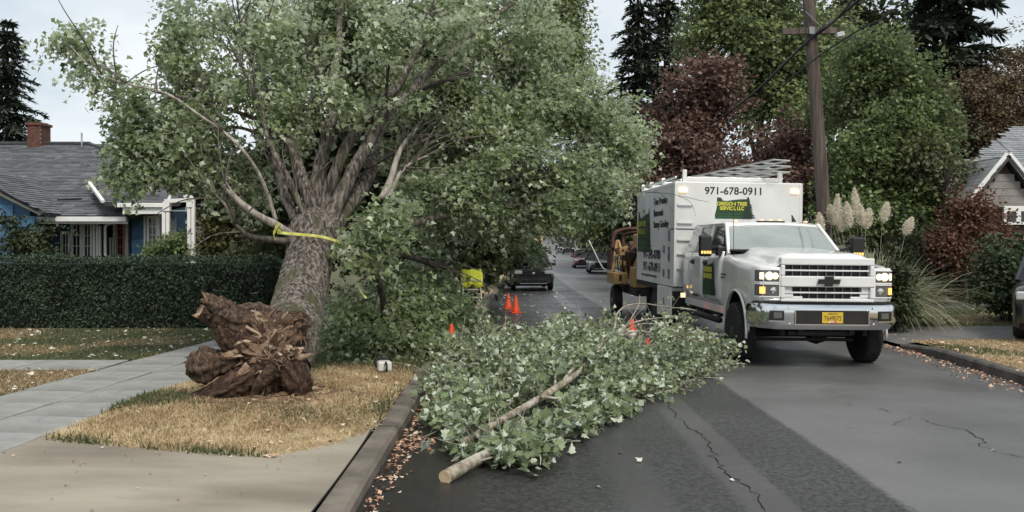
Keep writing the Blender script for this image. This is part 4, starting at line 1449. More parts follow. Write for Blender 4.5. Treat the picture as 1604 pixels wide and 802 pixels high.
# ------------------------------------------------------------------ standing trees
def leafset(n_, d, m, l, u=None, tr=.22):
    LM[n_] = leaf_mat(n_ + '_leaves', d, m, l, under=u, trans=tr)
leafset('green', (.040, .068, .020), (.095, .140, .042), (.19, .245, .085), (.23, .28, .15))
leafset('bright', (.062, .092, .028), (.140, .188, .062), (.26, .31, .125), (.28, .33, .19))
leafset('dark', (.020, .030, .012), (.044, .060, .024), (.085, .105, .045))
leafset('plum', (.075, .045, .036), (.175, .105, .085), (.30, .20, .16), tr=.3)
leafset('rust', (.060, .043, .025), (.135, .096, .055), (.22, .165, .10), tr=.2)
leafset('redmaple', (.065, .032, .020), (.14, .066, .042), (.21, .125, .08), tr=.25)
leafset('shrub', (.050, .060, .018), (.115, .120, .040), (.20, .19, .085), (.17, .18, .11))
leafset('conifer', (.018, .028, .020), (.036, .052, .036), (.070, .090, .062), tr=.08)
leafset('hedge', (.012, .024, .013), (.028, .050, .027), (.065, .092, .050), tr=.10)
leafset('laurel', (.020, .035, .014), (.045, .070, .028), (.095, .125, .060), tr=.12)

def std_tree(name, label, cat, base, trunk_top, blobs, n, lm, size, group=None, tr=.22, cl=.5, per=34, shape='diamond', gap=-.10, gf=.5, wind=(.45, 0, -.2), bark='bark_dark', limbs=7, asp=1.0, hollow=2.2):
    o = empty(name, base, 0, label, cat, group)
    b = Vector(base)
    mb = MB()
    top = Vector(trunk_top)
    mid = b.lerp(top, .5) + Vector((RNG.normal() * .1, RNG.normal() * .1, 0))
    limb(mb, [b - Vector((0, 0, .3)), mid, top], tr, tr * .45, 10, 6, .06, RNG.random() * 40)
    mb.v = [tuple(Vector(p) - b) for p in mb.v]
    mb.build('trunk', MAT[bark], o, smooth=True)
    mb = MB()
    for k in range(limbs):
        bl = blobs[k % len(blobs)]
        s = b.lerp(top, RNG.uniform(.45, .95))
        e = Vector(bl[:3]) + Vector((RNG.normal() * bl[3] * .4, RNG.normal() * bl[4] * .3, RNG.normal() * bl[5] * .3))
        limb(mb, [s, s.lerp(e, .5) + Vector((0, 0, .2)), e], tr * .42, tr * .08, 6, 5, .12, RNG.random() * 40)
    mb.v = [tuple(Vector(p) - b) for p in mb.v]
    if limbs:
        lo = mb.build('limbs', MAT[bark], o, smooth=True)
    P, nr, dr, t = crown_leaves(blobs, n, RNG, cl=cl, per=per, gap=gap, gf=gf, wind=wind, hollow=hollow)
    gz = prof(b.y) + .1
    ok = P[:, 2] > gz + .05
    P, nr, dr, t = P[ok], nr[ok], dr[ok], t[ok]
    leaves('crown', P - np.array(b), nr, dr, RNG.uniform(size * .75, size * 1.25, len(P)), t, LM[lm], o, shape, aspect=asp)
    return o

def base_at(x, Y, dz=0.1):
    return ((x - 802) * Y / FPX, Y, prof(Y) + dz)

def conifer(label, x, Y, top_y, half_px, n_lev=34, droop=.35, group=None, base_half=1.0, lm='conifer', seed=1, lean=0.0, start=.12, per=32):
    b = Vector(base_at(x, Y))
    top = at(x + lean, top_y, Y)
    H = top.z - b.z
    Wm = half_px * Y / FPX
    r = np.random.default_rng(seed)
    o = empty('conifer', b, 0, label, 'tree', group)
    mb = MB()
    mb.tube(wiggle(spline([(0, 0, -.3), ((top.x - b.x) * .5, 0, H * .5), (top.x - b.x, 0, H)], 8), .08, .3, seed), [float(v) for v in np.linspace(.02 * H + .05, .02, 17)], 8)
    mb.build('trunk', MAT['bark_dark'], o, smooth=True)
    P, N_, D, T = [], [], [], []
    brm = MB()
    for l in range(n_lev):
        f = start + (1 - start) * (l + r.random() * .5) / n_lev
        z = H * f
        Lm = Wm * (1 - f) ** .75 * base_half * 1.3 + .25
        nb = 6
        for k in range(nb):
            a = 2 * math.pi * (k + r.random() * .8) / nb + l * 1.3
            L = Lm * r.uniform(.40, 1.25)
            dirv = np.array([math.cos(a), math.sin(a), 0])
            ns = max(5, int(L * 7))
            s = np.linspace(.12, 1, ns)
            px = (top.x - b.x) * f
            cen = np.array([px, 0, z]) + dirv * L * s[:, None]
            cen[:, 2] += L * (.10 * s - droop * s ** 2)
            brm.tube([tuple(cen[0]), tuple(cen[ns // 2]), tuple(cen[-1])], [.03, .02, .006], 4)
            for q in range(per // 4):
                side = np.array([-math.sin(a), math.cos(a), 0])
                lat = r.normal(size=ns) * .16 * L * (1.1 - s * .6)
                pp = cen + side * lat[:, None]
                pp[:, 2] -= np.abs(lat) * .25 + r.random(ns) * .08
                dd = dirv * .7 + side * np.sign(lat)[:, None] * .55 + np.array([0, 0, -.45]) + r.normal(size=(ns, 3)) * .25
                nn = np.array([0, 0, 1.0]) + r.normal(size=(ns, 3)) * .45
                P.append(pp); D.append(dd); N_.append(nn); T.append(.45 + r.normal(size=ns) * .18 + .15 * s)
    P, D, N_, T = np.concatenate(P), np.concatenate(D), np.concatenate(N_), np.concatenate(T)
    brm.build('branches', MAT['bark_dark'], o)['kind'] = 'stuff'
    sz = r.uniform(.30, .62, len(P)) * max(.6, min(1.3, Wm / 3.2))
    leaves('needles', P, N_, D, sz, T, LM[lm], o, 'needle', aspect=1.1)
    return o

GT = 'street trees further down the road'
# left of the street, behind the fallen crown
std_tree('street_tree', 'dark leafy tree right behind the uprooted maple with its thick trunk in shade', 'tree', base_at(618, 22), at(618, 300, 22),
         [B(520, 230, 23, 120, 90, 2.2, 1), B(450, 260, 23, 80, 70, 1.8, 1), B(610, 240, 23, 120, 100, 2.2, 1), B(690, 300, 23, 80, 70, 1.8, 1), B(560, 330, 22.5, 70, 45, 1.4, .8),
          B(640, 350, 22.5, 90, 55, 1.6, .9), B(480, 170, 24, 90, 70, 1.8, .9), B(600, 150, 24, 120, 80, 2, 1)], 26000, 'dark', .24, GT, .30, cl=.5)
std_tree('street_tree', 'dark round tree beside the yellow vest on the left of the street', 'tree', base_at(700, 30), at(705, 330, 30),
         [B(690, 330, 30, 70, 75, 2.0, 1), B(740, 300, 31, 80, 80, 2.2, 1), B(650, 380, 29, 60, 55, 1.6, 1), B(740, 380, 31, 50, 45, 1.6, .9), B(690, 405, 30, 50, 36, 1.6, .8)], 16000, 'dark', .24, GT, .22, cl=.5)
std_tree('street_tree', 'dull green tree overhanging the black parked car', 'tree', base_at(765, 46), at(770, 300, 46),
         [B(775, 330, 46, 70, 60, 3.0, 1), B(784, 366, 46, 38, 32, 2.4, 1), B(770, 395, 45, 45, 30, 2.0, 1), B(740, 350, 45, 60, 60, 2.5, 1), B(805, 325, 47, 32, 34, 2.4, .9), B(826, 385, 41, 22, 9, .7, 1.6), B(800, 394, 41.5, 18, 11, .7, 1.6)], 26000, 'green', .20, GT, .25, cl=.45)
std_tree('street_tree', 'hazy green tree left of the far end of the street', 'tree', base_at(815, 85), at(815, 330, 85),
         [B(812, 336, 85, 34, 34, 3.2, 1), B(830, 332, 86, 18, 28, 3, 1), B(796, 370, 84, 30, 28, 3, 1), B(822, 388, 86, 14, 14, 2, .6)], 14000, 'green', .30, GT, .28, cl=.6)
std_tree('tall_tree', 'tall leafy tree rising behind the uprooted maple crown beside the open sky', 'tree', base_at(665, 36), at(800, 120, 36),
         [B(860, 40, 36, 52, 70, 2.0, 1), B(840, 120, 36, 70, 70, 2.4, 1), B(890, 90, 36, 30, 36, 1.4, 1), B(880, 160, 36, 55, 60, 2.0, 1), B(895, 30, 36, 22, 36, 1.1, .8), B(830, -30, 36, 70, 60, 2, 1), B(910, 190, 36, 50, 40, 1.6, .8)],
         30000, 'bright', .16, None, .24, cl=.45)
# right of the street
std_tree('street_tree', 'leafy tree behind the wood chipper and the parked dark car', 'tree', base_at(985, 62), at(985, 330, 62),
         [B(980, 330, 62, 48, 44, 3.0, 1), B(945, 345, 62, 34, 34, 2.4, 1), B(1010, 320, 62, 48, 54, 3.0, 1), B(960, 300, 63, 42, 36, 2.6, 1), B(990, 365, 61, 24, 16, 1.6, .7)], 24000, 'green', .24, GT, .24, cl=.6)
std_tree('street_tree', 'green tree above the parked red car', 'tree', base_at(916, 96), at(915, 340, 96),
         [B(915, 335, 96, 36, 30, 3.4, 1), B(890, 345, 98, 24, 24, 3, 1), B(940, 340, 94, 26, 34, 3, 1), B(900, 312, 97, 30, 26, 3, 1)], 15000, 'green', .34, GT, .28, cl=.8)
std_tree('street_tree', 'far green tree near the crest of the street', 'tree', base_at(898, 150), at(898, 345, 150),
         [B(902, 346, 150, 16, 12, 4, 1), B(912, 336, 152, 22, 26, 4, 1), B(888, 334, 155, 18, 14, 3.5, 1)], 9000, 'green', .5, GT, .3, cl=1.0)
for (x, Y, ty, rw, lab) in ((842, 250, 318, 40, 'far tree on the left of the street crest'), (884, 262, 305, 44, 'far tree on the right of the street crest'), (862, 356, 312, 40, 'far tree closing the end of the street')):
    std_tree('distant_tree', lab, 'tree', base_at(x, Y), at(x, 345, Y),
             [B(x, (ty + 350) / 2, Y, rw * .8, (350 - ty) / 2, 8, 1), B(x - rw * .5, 342, Y, rw * .5, 12, 6, 1), B(x + rw * .5, 342, Y, rw * .5, 12, 6, 1)], 6000, 'green', 1.0, GT, .4, cl=1.3, limbs=3)
# big trees on the right
std_tree('maple_tree', 'broad pale green tree rising behind the dark red tree and the pole', 'tree', base_at(1190, 44), at(1190, 170, 44),
         [B(1180, 60, 44, 95, 80, 3.0, 1), B(1110, 40, 44, 60, 70, 2.4, 1), B(1250, 40, 44, 80, 80, 3.0, 1), B(1220, 140, 44, 80, 70, 2.6, 1), B(1160, -30, 44, 110, 70, 3, 1), B(1290, 110, 44, 60, 80, 2.6, 1), B(1270, 200, 43, 70, 60, 2.4, 1)],
         44000, 'bright', .22, None, .32, cl=.55)
std_tree('plum_tree', 'dark red leafed tree right behind the white box truck roof rack', 'tree', base_at(1095, 37), at(1095, 250, 37),
         [B(1095, 145, 37, 60, 52, 2, 1), B(1050, 185, 37, 52, 55, 2, 1), B(1085, 225, 37, 80, 60, 2.2, 1), B(1035, 260, 37, 40, 50, 1.6, 1), B(1130, 190, 37, 50, 50, 1.8, 1), B(1125, 115, 37, 30, 28, 1.1, .9), B(1100, 290, 37, 100, 50, 2, .8)],
         22000, 'plum', .18, 'dark red trees behind the truck', .2, cl=.4)
std_tree('plum_tree', 'lower brownish red tree between the white box truck and the utility pole', 'tree', base_at(1205, 33), at(1205, 280, 33),
         [B(1200, 230, 33, 62, 50, 1.8, 1), B(1170, 265, 33, 60, 50, 1.8, 1), B(1240, 250, 33, 45, 50, 1.6, 1), B(1190, 300, 33, 90, 45, 1.8, .9), B(1260, 290, 33, 40, 50, 1.6, .8)],
         17000, 'plum', .17, 'dark red trees behind the truck', .16, cl=.38)
std_tree('maple_tree', 'big bushy green tree between the utility pole and the grey gabled house', 'tree', base_at(1375, 31), at(1370, 250, 31),
         [B(1390, 130, 31, 75, 55, 2.0, 1), B(1340, 160, 31, 70, 60, 2.0, 1), B(1420, 185, 31, 70, 55, 1.9, 1), B(1330, 240, 31, 75, 60, 2, 1), B(1400, 260, 31, 85, 60, 2, 1), B(1450, 235, 31, 60, 45, 1.7, 1),
          B(1350, 320, 31, 80, 55, 2, 1), B(1430, 320, 31, 65, 55, 1.8, 1), B(1360, 90, 31.5, 50, 36, 1.5, 1), B(1310, 330, 30.5, 50, 60, 1.6, 1), B(1440, 140, 31, 36, 30, 1.2, .9)],
         60000, 'green', .15, None, .24, cl=.40)
std_tree('golden_shrub', 'yellow green branch end of a small tree beside the grey gabled house roof', 'tree', base_at(1480, 29), at(1480, 270, 29),
         [B(1490, 232, 29, 42, 26, 1.0, 1), B(1455, 250, 29, 36, 30, 1.0, .8), B(1500, 258, 29, 30, 18, .8, .6)], 4500, 'shrub', .17, None, .09, cl=.34)
std_tree('rusty_tree', 'rust brown autumn tree behind the grey gabled house', 'tree', base_at(1560, 42), at(1560, 200, 42),
         [B(1540, 150, 42, 60, 60, 2.2, 1), B(1600, 140, 42, 60, 75, 2.4, 1), B(1570, 200, 42, 80, 55, 2.4, 1), B(1520, 200, 42, 50, 45, 2, .9), B(1590, 80, 42, 40, 50, 1.6, .6), B(1630, 200, 42, 50, 60, 2, 1), B(1560, 250, 42, 60, 45, 2, .8)],
         34000, 'rust', .13, None, .24, cl=.45, gap=.02)
std_tree('japanese_maple', 'small red leafed maple in front of the grey gabled house', 'tree', base_at(1520, 26), at(1520, 400, 26),
         [B(1520, 330, 26, 36, 24, .9, 1), B(1500, 360, 26, 42, 24, 1, 1), B(1545, 365, 26, 42, 30, 1, 1), B(1515, 390, 26, 50, 24, 1, 1), B(1485, 385, 26, 26, 18, .7, .8)], 13000, 'redmaple', .10, None, .07, cl=.34, per=26, bark='bark_limb', hollow=1.4, gap=-.02, gf=1.4)
conifer('tall dark conifer against the open sky in the middle of the street view', 1000, 62, -70, 66, 34, .38, 'conifers above the street', 1.0, seed=3)
conifer('second dark conifer close behind the first, its top out of view', 1045, 66, -120, 62, 34, .38, 'conifers above the street', 1.0, seed=4)
conifer('large dark conifer above the rusty tree with long drooping branches over the sky', 1480, 47, -150, 120, 30, .30, 'conifers above the street', 1.0, seed=5)
conifer('conifer beyond the blue cottage chimney', 12, 52, 30, 66, 36, .36, None, 1.1, seed=6)
std_tree('street_tree', 'deep green tree filling the gap behind the pole crossarm', 'tree', base_at(1300, 58), at(1300, 100, 58),
         [B(1300, 40, 58, 110, 80, 4, 1), B(1380, 30, 58, 80, 80, 4, 1), B(1240, 140, 58, 120, 90, 4, 1), B(1400, 120, 58, 90, 80, 4, 1), B(1440, 210, 58, 90, 80, 4, 1)], 14000, 'dark', .42, None, .35, cl=.9)

def bush(name, label, cat, c, blobs, n, lm, size, group=None, cl=.2, per=26, shape='diamond', gap=-.3, gf=1.1, asp=1.0, upw=.6):
    o = empty(name, c, 0, label, cat, group)
    b = Vector(c)
    mb = MB()
    for k in range(9):
        bl = blobs[k % len(blobs)]
        e = Vector(bl[:3]) + Vector((RNG.normal() * bl[3] * .4, RNG.normal() * bl[4] * .3, abs(RNG.normal()) * bl[5] * .2))
        s = Vector((bl[0] * .5 + b.x * .5, bl[1] * .5 + b.y * .5, b.z))
        limb(mb, [s, s.lerp(e, .5), e], .025, .006, 5, 4, .06, RNG.random() * 30)
    mb.v = [tuple(Vector(p) - b) for p in mb.v]
    mb.build('stems', MAT['bark_dark'], o, smooth=True)
    P, nr, dr, t = crown_leaves(blobs, n, RNG, cl=cl, per=per, gap=gap, gf=gf, wind=(.2, 0, -.1), upw=upw)
    ok = P[:, 2] > b.z + .02
    leaves('foliage', P[ok] - np.array(b), nr[ok], dr[ok], RNG.uniform(size * .7, size * 1.3, ok.sum()), t[ok], LM[lm], o, shape, aspect=asp)
    return o
bush('garden_shrub', 'yellow green shrub between the cottage porch and the uprooted maple', 'shrub', base_at(360, 27), [B(358, 350, 27, 46, 46, 1.0, 1), B(400, 340, 27, 50, 55, 1.0, 1), B(346, 395, 27, 36, 36, .9, 1), B(430, 390, 24.5, 55, 60, 1.0, 1), B(400, 430, 24, 60, 60, 1.0, 1)], 13000, 'shrub', .13, None, .3)
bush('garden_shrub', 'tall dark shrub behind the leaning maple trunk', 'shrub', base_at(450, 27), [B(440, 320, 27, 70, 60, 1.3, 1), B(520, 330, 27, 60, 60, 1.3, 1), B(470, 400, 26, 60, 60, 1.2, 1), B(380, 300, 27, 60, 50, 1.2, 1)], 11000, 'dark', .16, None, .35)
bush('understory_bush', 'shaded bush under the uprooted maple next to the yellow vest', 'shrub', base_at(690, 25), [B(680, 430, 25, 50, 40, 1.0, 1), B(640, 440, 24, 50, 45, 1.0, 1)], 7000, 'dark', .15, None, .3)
bush('laurel_hedge', 'clipped dark green laurel bush beside the drive at the right edge', 'hedge', base_at(1580, 20.8), [B(1580, 420, 20.8, 48, 48, .8, 1.2), B(1625, 420, 21, 48, 56, .9, 1), B(1565, 460, 20.6, 30, 30, .6, 1), B(1610, 470, 20.8, 50, 30, .7, 1)], 12000, 'laurel', .10, None, .18)
bush('dark_bush', 'low dark bush under the red leafed maple', 'shrub', base_at(1490, 27.2), [B(1470, 416, 27.3, 36, 20, .8, 1), B(1510, 420, 27.2, 40, 22, .6, 1), B(1440, 396, 27.6, 36, 42, .9, .8)], 7000, 'dark', .12, None, .25)
bush('dark_bush', 'dense dark bush under the pampas grass right beside the truck', 'shrub', base_at(1402, 18.8), [B(1402, 448, 18.8, 20, 34, .4, 1), B(1386, 462, 19, 22, 28, .5, 1), B(1404, 480, 18.6, 16, 20, .4, .8)], 5000, 'dark', .08, None, .16)

# clipped hedge in front of the cottage
hd = empty('clipped_hedge', (-8.5, 19.7, gl(19.7)), 0, 'clipped dark green hedge in front of the blue cottage', 'hedge')
HB = Vector(hd.location)
def hedge_shell():
    x0, x1, y0, y1, z0, z1 = -18.0, -5.16, 19.12, 20.5, .0, 1.44
    n = 30000
    P = np.zeros((n, 3)); Nn = np.zeros((n, 3))
    f = RNG.random(n)
    front, top, end = f < .66, (f >= .66) & (f < .92), f >= .92
    P[:, 0] = RNG.uniform(x0, x1, n); P[:, 1] = RNG.uniform(y0, y1, n); P[:, 2] = RNG.uniform(z0 + .02, z1, n)
    P[front, 1] = y0; Nn[front] = (0, -1, .25)
    P[top, 2] = z1; Nn[top] = (0, 0, 1)
    P[end, 0] = x1; Nn[end] = (1, 0, .25)
    bump = noise3(P, 1.1) * .12 + noise3(P, 5.5) * .05
    P += _unit(Nn) * (bump + RNG.normal(size=n) * .02)[:, None]
    Nn = _unit(Nn) + RNG.normal(size=(n, 3)) * .65
    D = np.column_stack([RNG.normal(size=n) * .4, -.3 + RNG.normal(size=n) * .4, .5 + RNG.normal(size=n) * .4])
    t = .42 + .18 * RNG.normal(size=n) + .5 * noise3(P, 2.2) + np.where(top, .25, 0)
    P[:, 2] += gl(19.7)
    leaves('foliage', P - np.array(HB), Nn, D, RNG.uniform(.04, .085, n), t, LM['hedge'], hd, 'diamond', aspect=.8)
    # woody core
    mb = MB()
    mb.bx(x0 - HB.x + .1, x1 - HB.x - .1, y0 - HB.y + .1, y1 - HB.y - .1, 0.05, 1.34)
    mb.build('core', MAT['hedge_core'], hd)
MAT['hedge_core'] = mat('hedge_core', (.008, .011, .008), (.02, .026, .017), scale=9, rough=.95, bump=.6)
hedge_shell()

# climbing shrub against the cottage window
bush('climbing_shrub', 'dark climbing shrub in front of the cottage windows', 'shrub', base_at(70, 24.6), [B(58, 385, 24.6, 30, 30, .4, 1), B(76, 372, 24.7, 18, 22, .35, .8), B(30, 380, 24.6, 28, 26, .4, .7), B(95, 398, 24.6, 12, 12, .3, .5), B(8, 345, 24.6, 14, 16, .3, .5), B(116, 360, 24.7, 10, 6, .25, .3)], 3000, 'dark', .10, None, .2)
bush('porch_shrub', 'small leafy shrub between the porch posts', 'shrub', base_at(272, 24.9), [B(276, 385, 24.9, 16, 22, .4, 1), B(246, 395, 24.6, 16, 12, .3, .7)], 1500, 'green', .10, None, .18)

# pampas grass: arching blades and plumes
LM['pampas'] = leaf_mat('pampas_blades', (.16, .175, .10), (.34, .355, .23), (.55, .56, .42), trans=.2)
LM['plume'] = leaf_mat('pampas_plume', (.72, .66, .52), (.86, .80, .67), (.92, .89, .80), trans=.5, rough=.9)
pg = empty('pampas_grass', base_at(1362, 20.2), 0, 'clump of pampas grass with cream plumes behind the utility pole', 'plant')
PB = Vector(pg.location)
r = random.Random(31)
mb = MB()
rows_v, tints = [], []
Pp, Nn, Dd, Ss, Tt = [], [], [], [], []
def blade_strip(p0, d, L, w, droop, t):
    side = d.cross(Vector((0, 0, 1))).normalized()
    pts = []
    for k in range(8):
        s = k / 7
        p = p0 + d * L * s + Vector((0, 0, L * (.95 * s - droop * s * s)))
        ww = w * (1 - s ** 2) + .001
        pts.append((p - side * ww, p + Vector((0, 0, -ww * .5)), p + side * ww))
    b = len(mb.v)
    for tr_ in pts:
        mb.v += [tuple(q) for q in tr_]
    for k in range(7):
        for j in range(2):
            mb.f.append((b + k * 3 + j, b + k * 3 + j + 1, b + (k + 1) * 3 + j + 1, b + (k + 1) * 3 + j)); mb.m.append(0); tints.append(t)
for i in range(2000):
    a = r.uniform(0, 2 * math.pi)
    d = Vector((math.cos(a) + .30, math.sin(a) - .1, 0)) * r.uniform(.25, 1.05)
    L = r.uniform(1.3, 2.5)
    blade_strip(Vector((r.gauss(.0, .28), r.gauss(0, .25), .05)), d * .8, L, r.uniform(.009, .018), r.uniform(.35, .95) * d.length + .1, .5 + r.gauss(0, .22))
o = mb.build('blades', LM['pampas'], pg)
a_ = o.data.attributes.new('tint', 'FLOAT', 'FACE'); a_.data.foreach_set('value', np.clip(tints, 0, 1).astype(np.float32))
o['kind'] = 'stuff'
plumes = [(1283, 335, 1286, 365, 20.3), (1312, 305, 1310, 352, 20.4), (1338, 296, 1342, 340, 20.5), (1347, 322, 1349, 352, 20.2), (1326, 318, 1330, 355, 20.0), (1362, 328, 1356, 356, 20.3), (1300, 322, 1304, 350, 20.7), (1390, 318, 1383, 345, 20.2), (1428, 342, 1418, 366, 20.1), (1316, 330, 1318, 360, 20.1)]
for i, (tx, ty, bx_, by_, Y) in enumerate(plumes):
    top, bot = at(tx, ty, Y) - PB, at(bx_, by_, Y) - PB
    mb = MB()
    limb(mb, [Vector((bot.x * .3, bot.y * .3, .1)), Vector((bot.x * .75, bot.y * .75, bot.z * .6)), bot, bot.lerp(top, .8)], .008, .003, 5, 5, .02, i)
    st = mb.build('plume_stalk', MAT['bark_branch'], pg)
    n = 2600
    s = RNG.random(n) ** .9
    wid = .072 * np.sin(np.clip(s * 1.05 + .06, 0, 1) * math.pi) ** .7 + .012
    ax = np.array(top - bot)
    Pq = np.array(bot)[None] + s[:, None] * ax[None] + RNG.normal(size=(n, 3)) * wid[:, None] * .55
    out = RNG.normal(size=(n, 3)) * .6 + ax / np.linalg.norm(ax) * .9 + np.array([.35, 0, -.15])
    leaves('plume', Pq, rand_dirs(n, RNG), out, RNG.uniform(.022, .055, n), .6 + .25 * RNG.normal(size=n), LM['plume'], pg, 'diamond', aspect=.45)

# ------------------------------------------------------------------ houses
def tint_mat(name, a, b_, c, rough=.85):
    return leaf_mat(name, a, b_, c, trans=0, rough=rough)
MAT['shingle_dark'] = tint_mat('asphalt_shingle', (.070, .074, .082), (.122, .127, .138), (.19, .195, .208))
MAT['shingle_grey'] = tint_mat('grey_shingle', (.17, .18, .19), (.25, .265, .28), (.36, .375, .39))
MAT['roof_deck'] = mat('roof_deck', (.05, .05, .055), (.08, .08, .085), scale=5, rough=.9)
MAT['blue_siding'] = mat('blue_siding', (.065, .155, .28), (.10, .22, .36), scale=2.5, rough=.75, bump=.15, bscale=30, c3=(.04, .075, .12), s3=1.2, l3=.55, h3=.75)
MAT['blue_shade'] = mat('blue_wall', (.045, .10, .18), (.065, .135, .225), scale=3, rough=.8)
MAT['trim'] = mat('white_trim', (.74, .74, .72), (.82, .82, .80), scale=4, rough=.55, bump=.05)
MAT['tan_trim'] = mat('weathered_trim', (.46, .41, .34), (.58, .53, .45), scale=5, rough=.7)
MAT['salmon'] = mat('salmon_door', (.50, .19, .12), (.58, .24, .16), scale=3, rough=.5)
MAT['brick'] = mat('brick', (.085, .036, .028), (.16, .068, .05), scale=8, rough=.9, bump=.4)
MAT['mortar'] = mat('mortar', (.20, .17, .15), (.28, .25, .22), scale=9, rough=.95)
MAT['glass_dark'] = mat('window_glass', (.02, .025, .028), rough=.06, spec=.8)
MAT['grey_siding'] = mat('grey_siding', (.21, .195, .185), (.27, .255, .245), scale=3, rough=.8, bump=.1)
MAT['brown_wall'] = mat('brown_brick_wall', (.055, .032, .026), (.10, .055, .044), scale=6, rough=.9, bump=.3)
MAT['steel_grey'] = mat('grey_metal', (.20, .21, .22), (.27, .28, .29), scale=6, rough=.45, metal=.6)

def shingles(name, O, U, V, inside_uv, ur, vr, rowh, wid, m, parent, off, lift=.02, seed=1):
    U, V = Vector(U).normalized(), Vector(V)
    V = (V - U * V.dot(U)).normalized()
    N_ = U.cross(V)
    rr_ = random.Random(seed)
    mb = MB(); T = []
    v = vr[0]
    row = 0
    while v < vr[1]:
        u = ur[0] - rr_.random() * wid
        rt = rr_.gauss(0, .07)
        while u < ur[1]:
            w = wid * rr_.uniform(.6, 1.5)
            if inside_uv(u + w / 2, v + rowh / 2):
                l = lift * rr_.uniform(.7, 1.4)
                a = O + U * (u + .004) + V * (v - rr_.uniform(0, .006)); b = O + U * (u + w - .004) + V * (v - rr_.uniform(0, .006))
                c = O + U * (u + w - .004) + V * (v + rowh * 1.02); d = O + U * (u + .004) + V * (v + rowh * 1.02)
                mb.add([a + N_ * l - off, b + N_ * l - off, c + N_ * .003 - off, d + N_ * .003 - off, a - off, b - off], [(0, 1, 2, 3), (4, 5, 1, 0)])
                t = .5 + rt + rr_.gauss(0, .16)
                T += [t, t - .25]
            u += w
        v += rowh * rr_.uniform(.97, 1.03)
        row += 1
    o = mb.build(name, m, parent)
    a = o.data.attributes.new('tint', 'FLOAT', 'FACE')
    a.data.foreach_set('value', np.clip(np.array(T), 0, 1).astype(np.float32))
    o['kind'] = 'stuff'
    return o

# ---- blue cottage on the left
ct = empty('blue_cottage', (-14.0, 27.0, gl(27)), 0, 'blue shingled cottage with dark roof, brick chimney and white trim behind the hedge', 'house')
CO = Vector(ct.location)
def cb(mb, name, m, parent=None, bevel=0, smooth=False):
    p = ct if parent is None else parent
    mb.v = [(q[0] - CO.x, q[1] - CO.y, q[2] - CO.z) for q in mb.v]
    return mb.build(name, m, p, bevel=bevel, smooth=smooth)
EY, RY = 26.0, 33.0
EZ = at(0, 331, EY).z
RZ = at(60, 226, RY).z
SL = (RZ - EZ) / (RY - EY)
Vup = Vector((0, 1, SL)).normalized()
roofO = Vector((-30, EY - .35, EZ - .35 * SL))
Lr = math.hypot(RY - EY + .35, RZ - EZ + .35 * SL)
xr_e, xr_r = at(205, 331, EY).x, at(118, 231, RY).x      # hip: the right end leans back
hipx = lambda v: xr_e + (xr_r - xr_e) * max(0, (v - .0)) / Lr
main_in = lambda u, v: (-30 + u) < max(hipx(v), xr_r if v > Lr - .1 else hipx(v)) + .0 or (v > 1.2 and (-30 + u) < xr_e + 2.6 * min(1, (v - 1.2) / 1.0) - max(0, v - 2.2) * 1.05)
shingles('shingles', roofO, (1, 0, 0), Vup, main_in, (6, 26), (0, Lr), .155, .30, MAT['shingle_dark'], ct, CO, seed=2)
mb = MB()
pl = []
mb.slab([roofO + Vector((2, 0, 0)) - Vector((0, 0, .012)), Vector((xr_e, roofO.y, roofO.z - .012)), Vector((xr_e + 2.4, roofO.y + 2.1, roofO.z + 2.1 * SL - .012)), Vector((xr_r + .5, RY, RZ - .012)), Vector((-28, RY, RZ - .012))], .12)
mb.slab([Vector((-28, RY + 7, EZ)), Vector((-28, RY + .01, RZ - .01)), Vector((xr_r + .5, RY + .01, RZ - .01)), Vector((xr_r + 2, RY + 7, EZ))][::-1], .12)
cb(mb, 'roof', MAT['roof_deck'])
mb = MB(); mb.bar((-28, RY, RZ + .03), (xr_r + .5, RY, RZ + .03), .26, .05)
mb.bar((xr_r + .5, RY, RZ + .03), (xr_e + 2.5, roofO.y + 2.1, roofO.z + 2.1 * SL + .03), .22, .05)
cb(mb, 'ridge_cap', MAT['roof_deck'])
# gutter and fascia
gx0, gx1 = at(20, 345, EY - .5).x, at(200, 331, EY - .4).x
mb = MB(); mb.bx(gx0, gx1, EY - .52, EY - .40, EZ - .30, EZ - .165); mb.bx(gx0, gx1, EY - .395, EY - .36, EZ - .36, EZ - .20)
cb(mb, 'gutter', MAT['trim'], bevel=.012)
# front wall, recess and side
wy = 26.75
base_z = gl(27)
mb = MB(); mb.bx(-27, at(150, 380, wy).x, wy, wy + 6, base_z - .3, EZ - .16)
cb(mb, 'wall', MAT['blue_shade'])
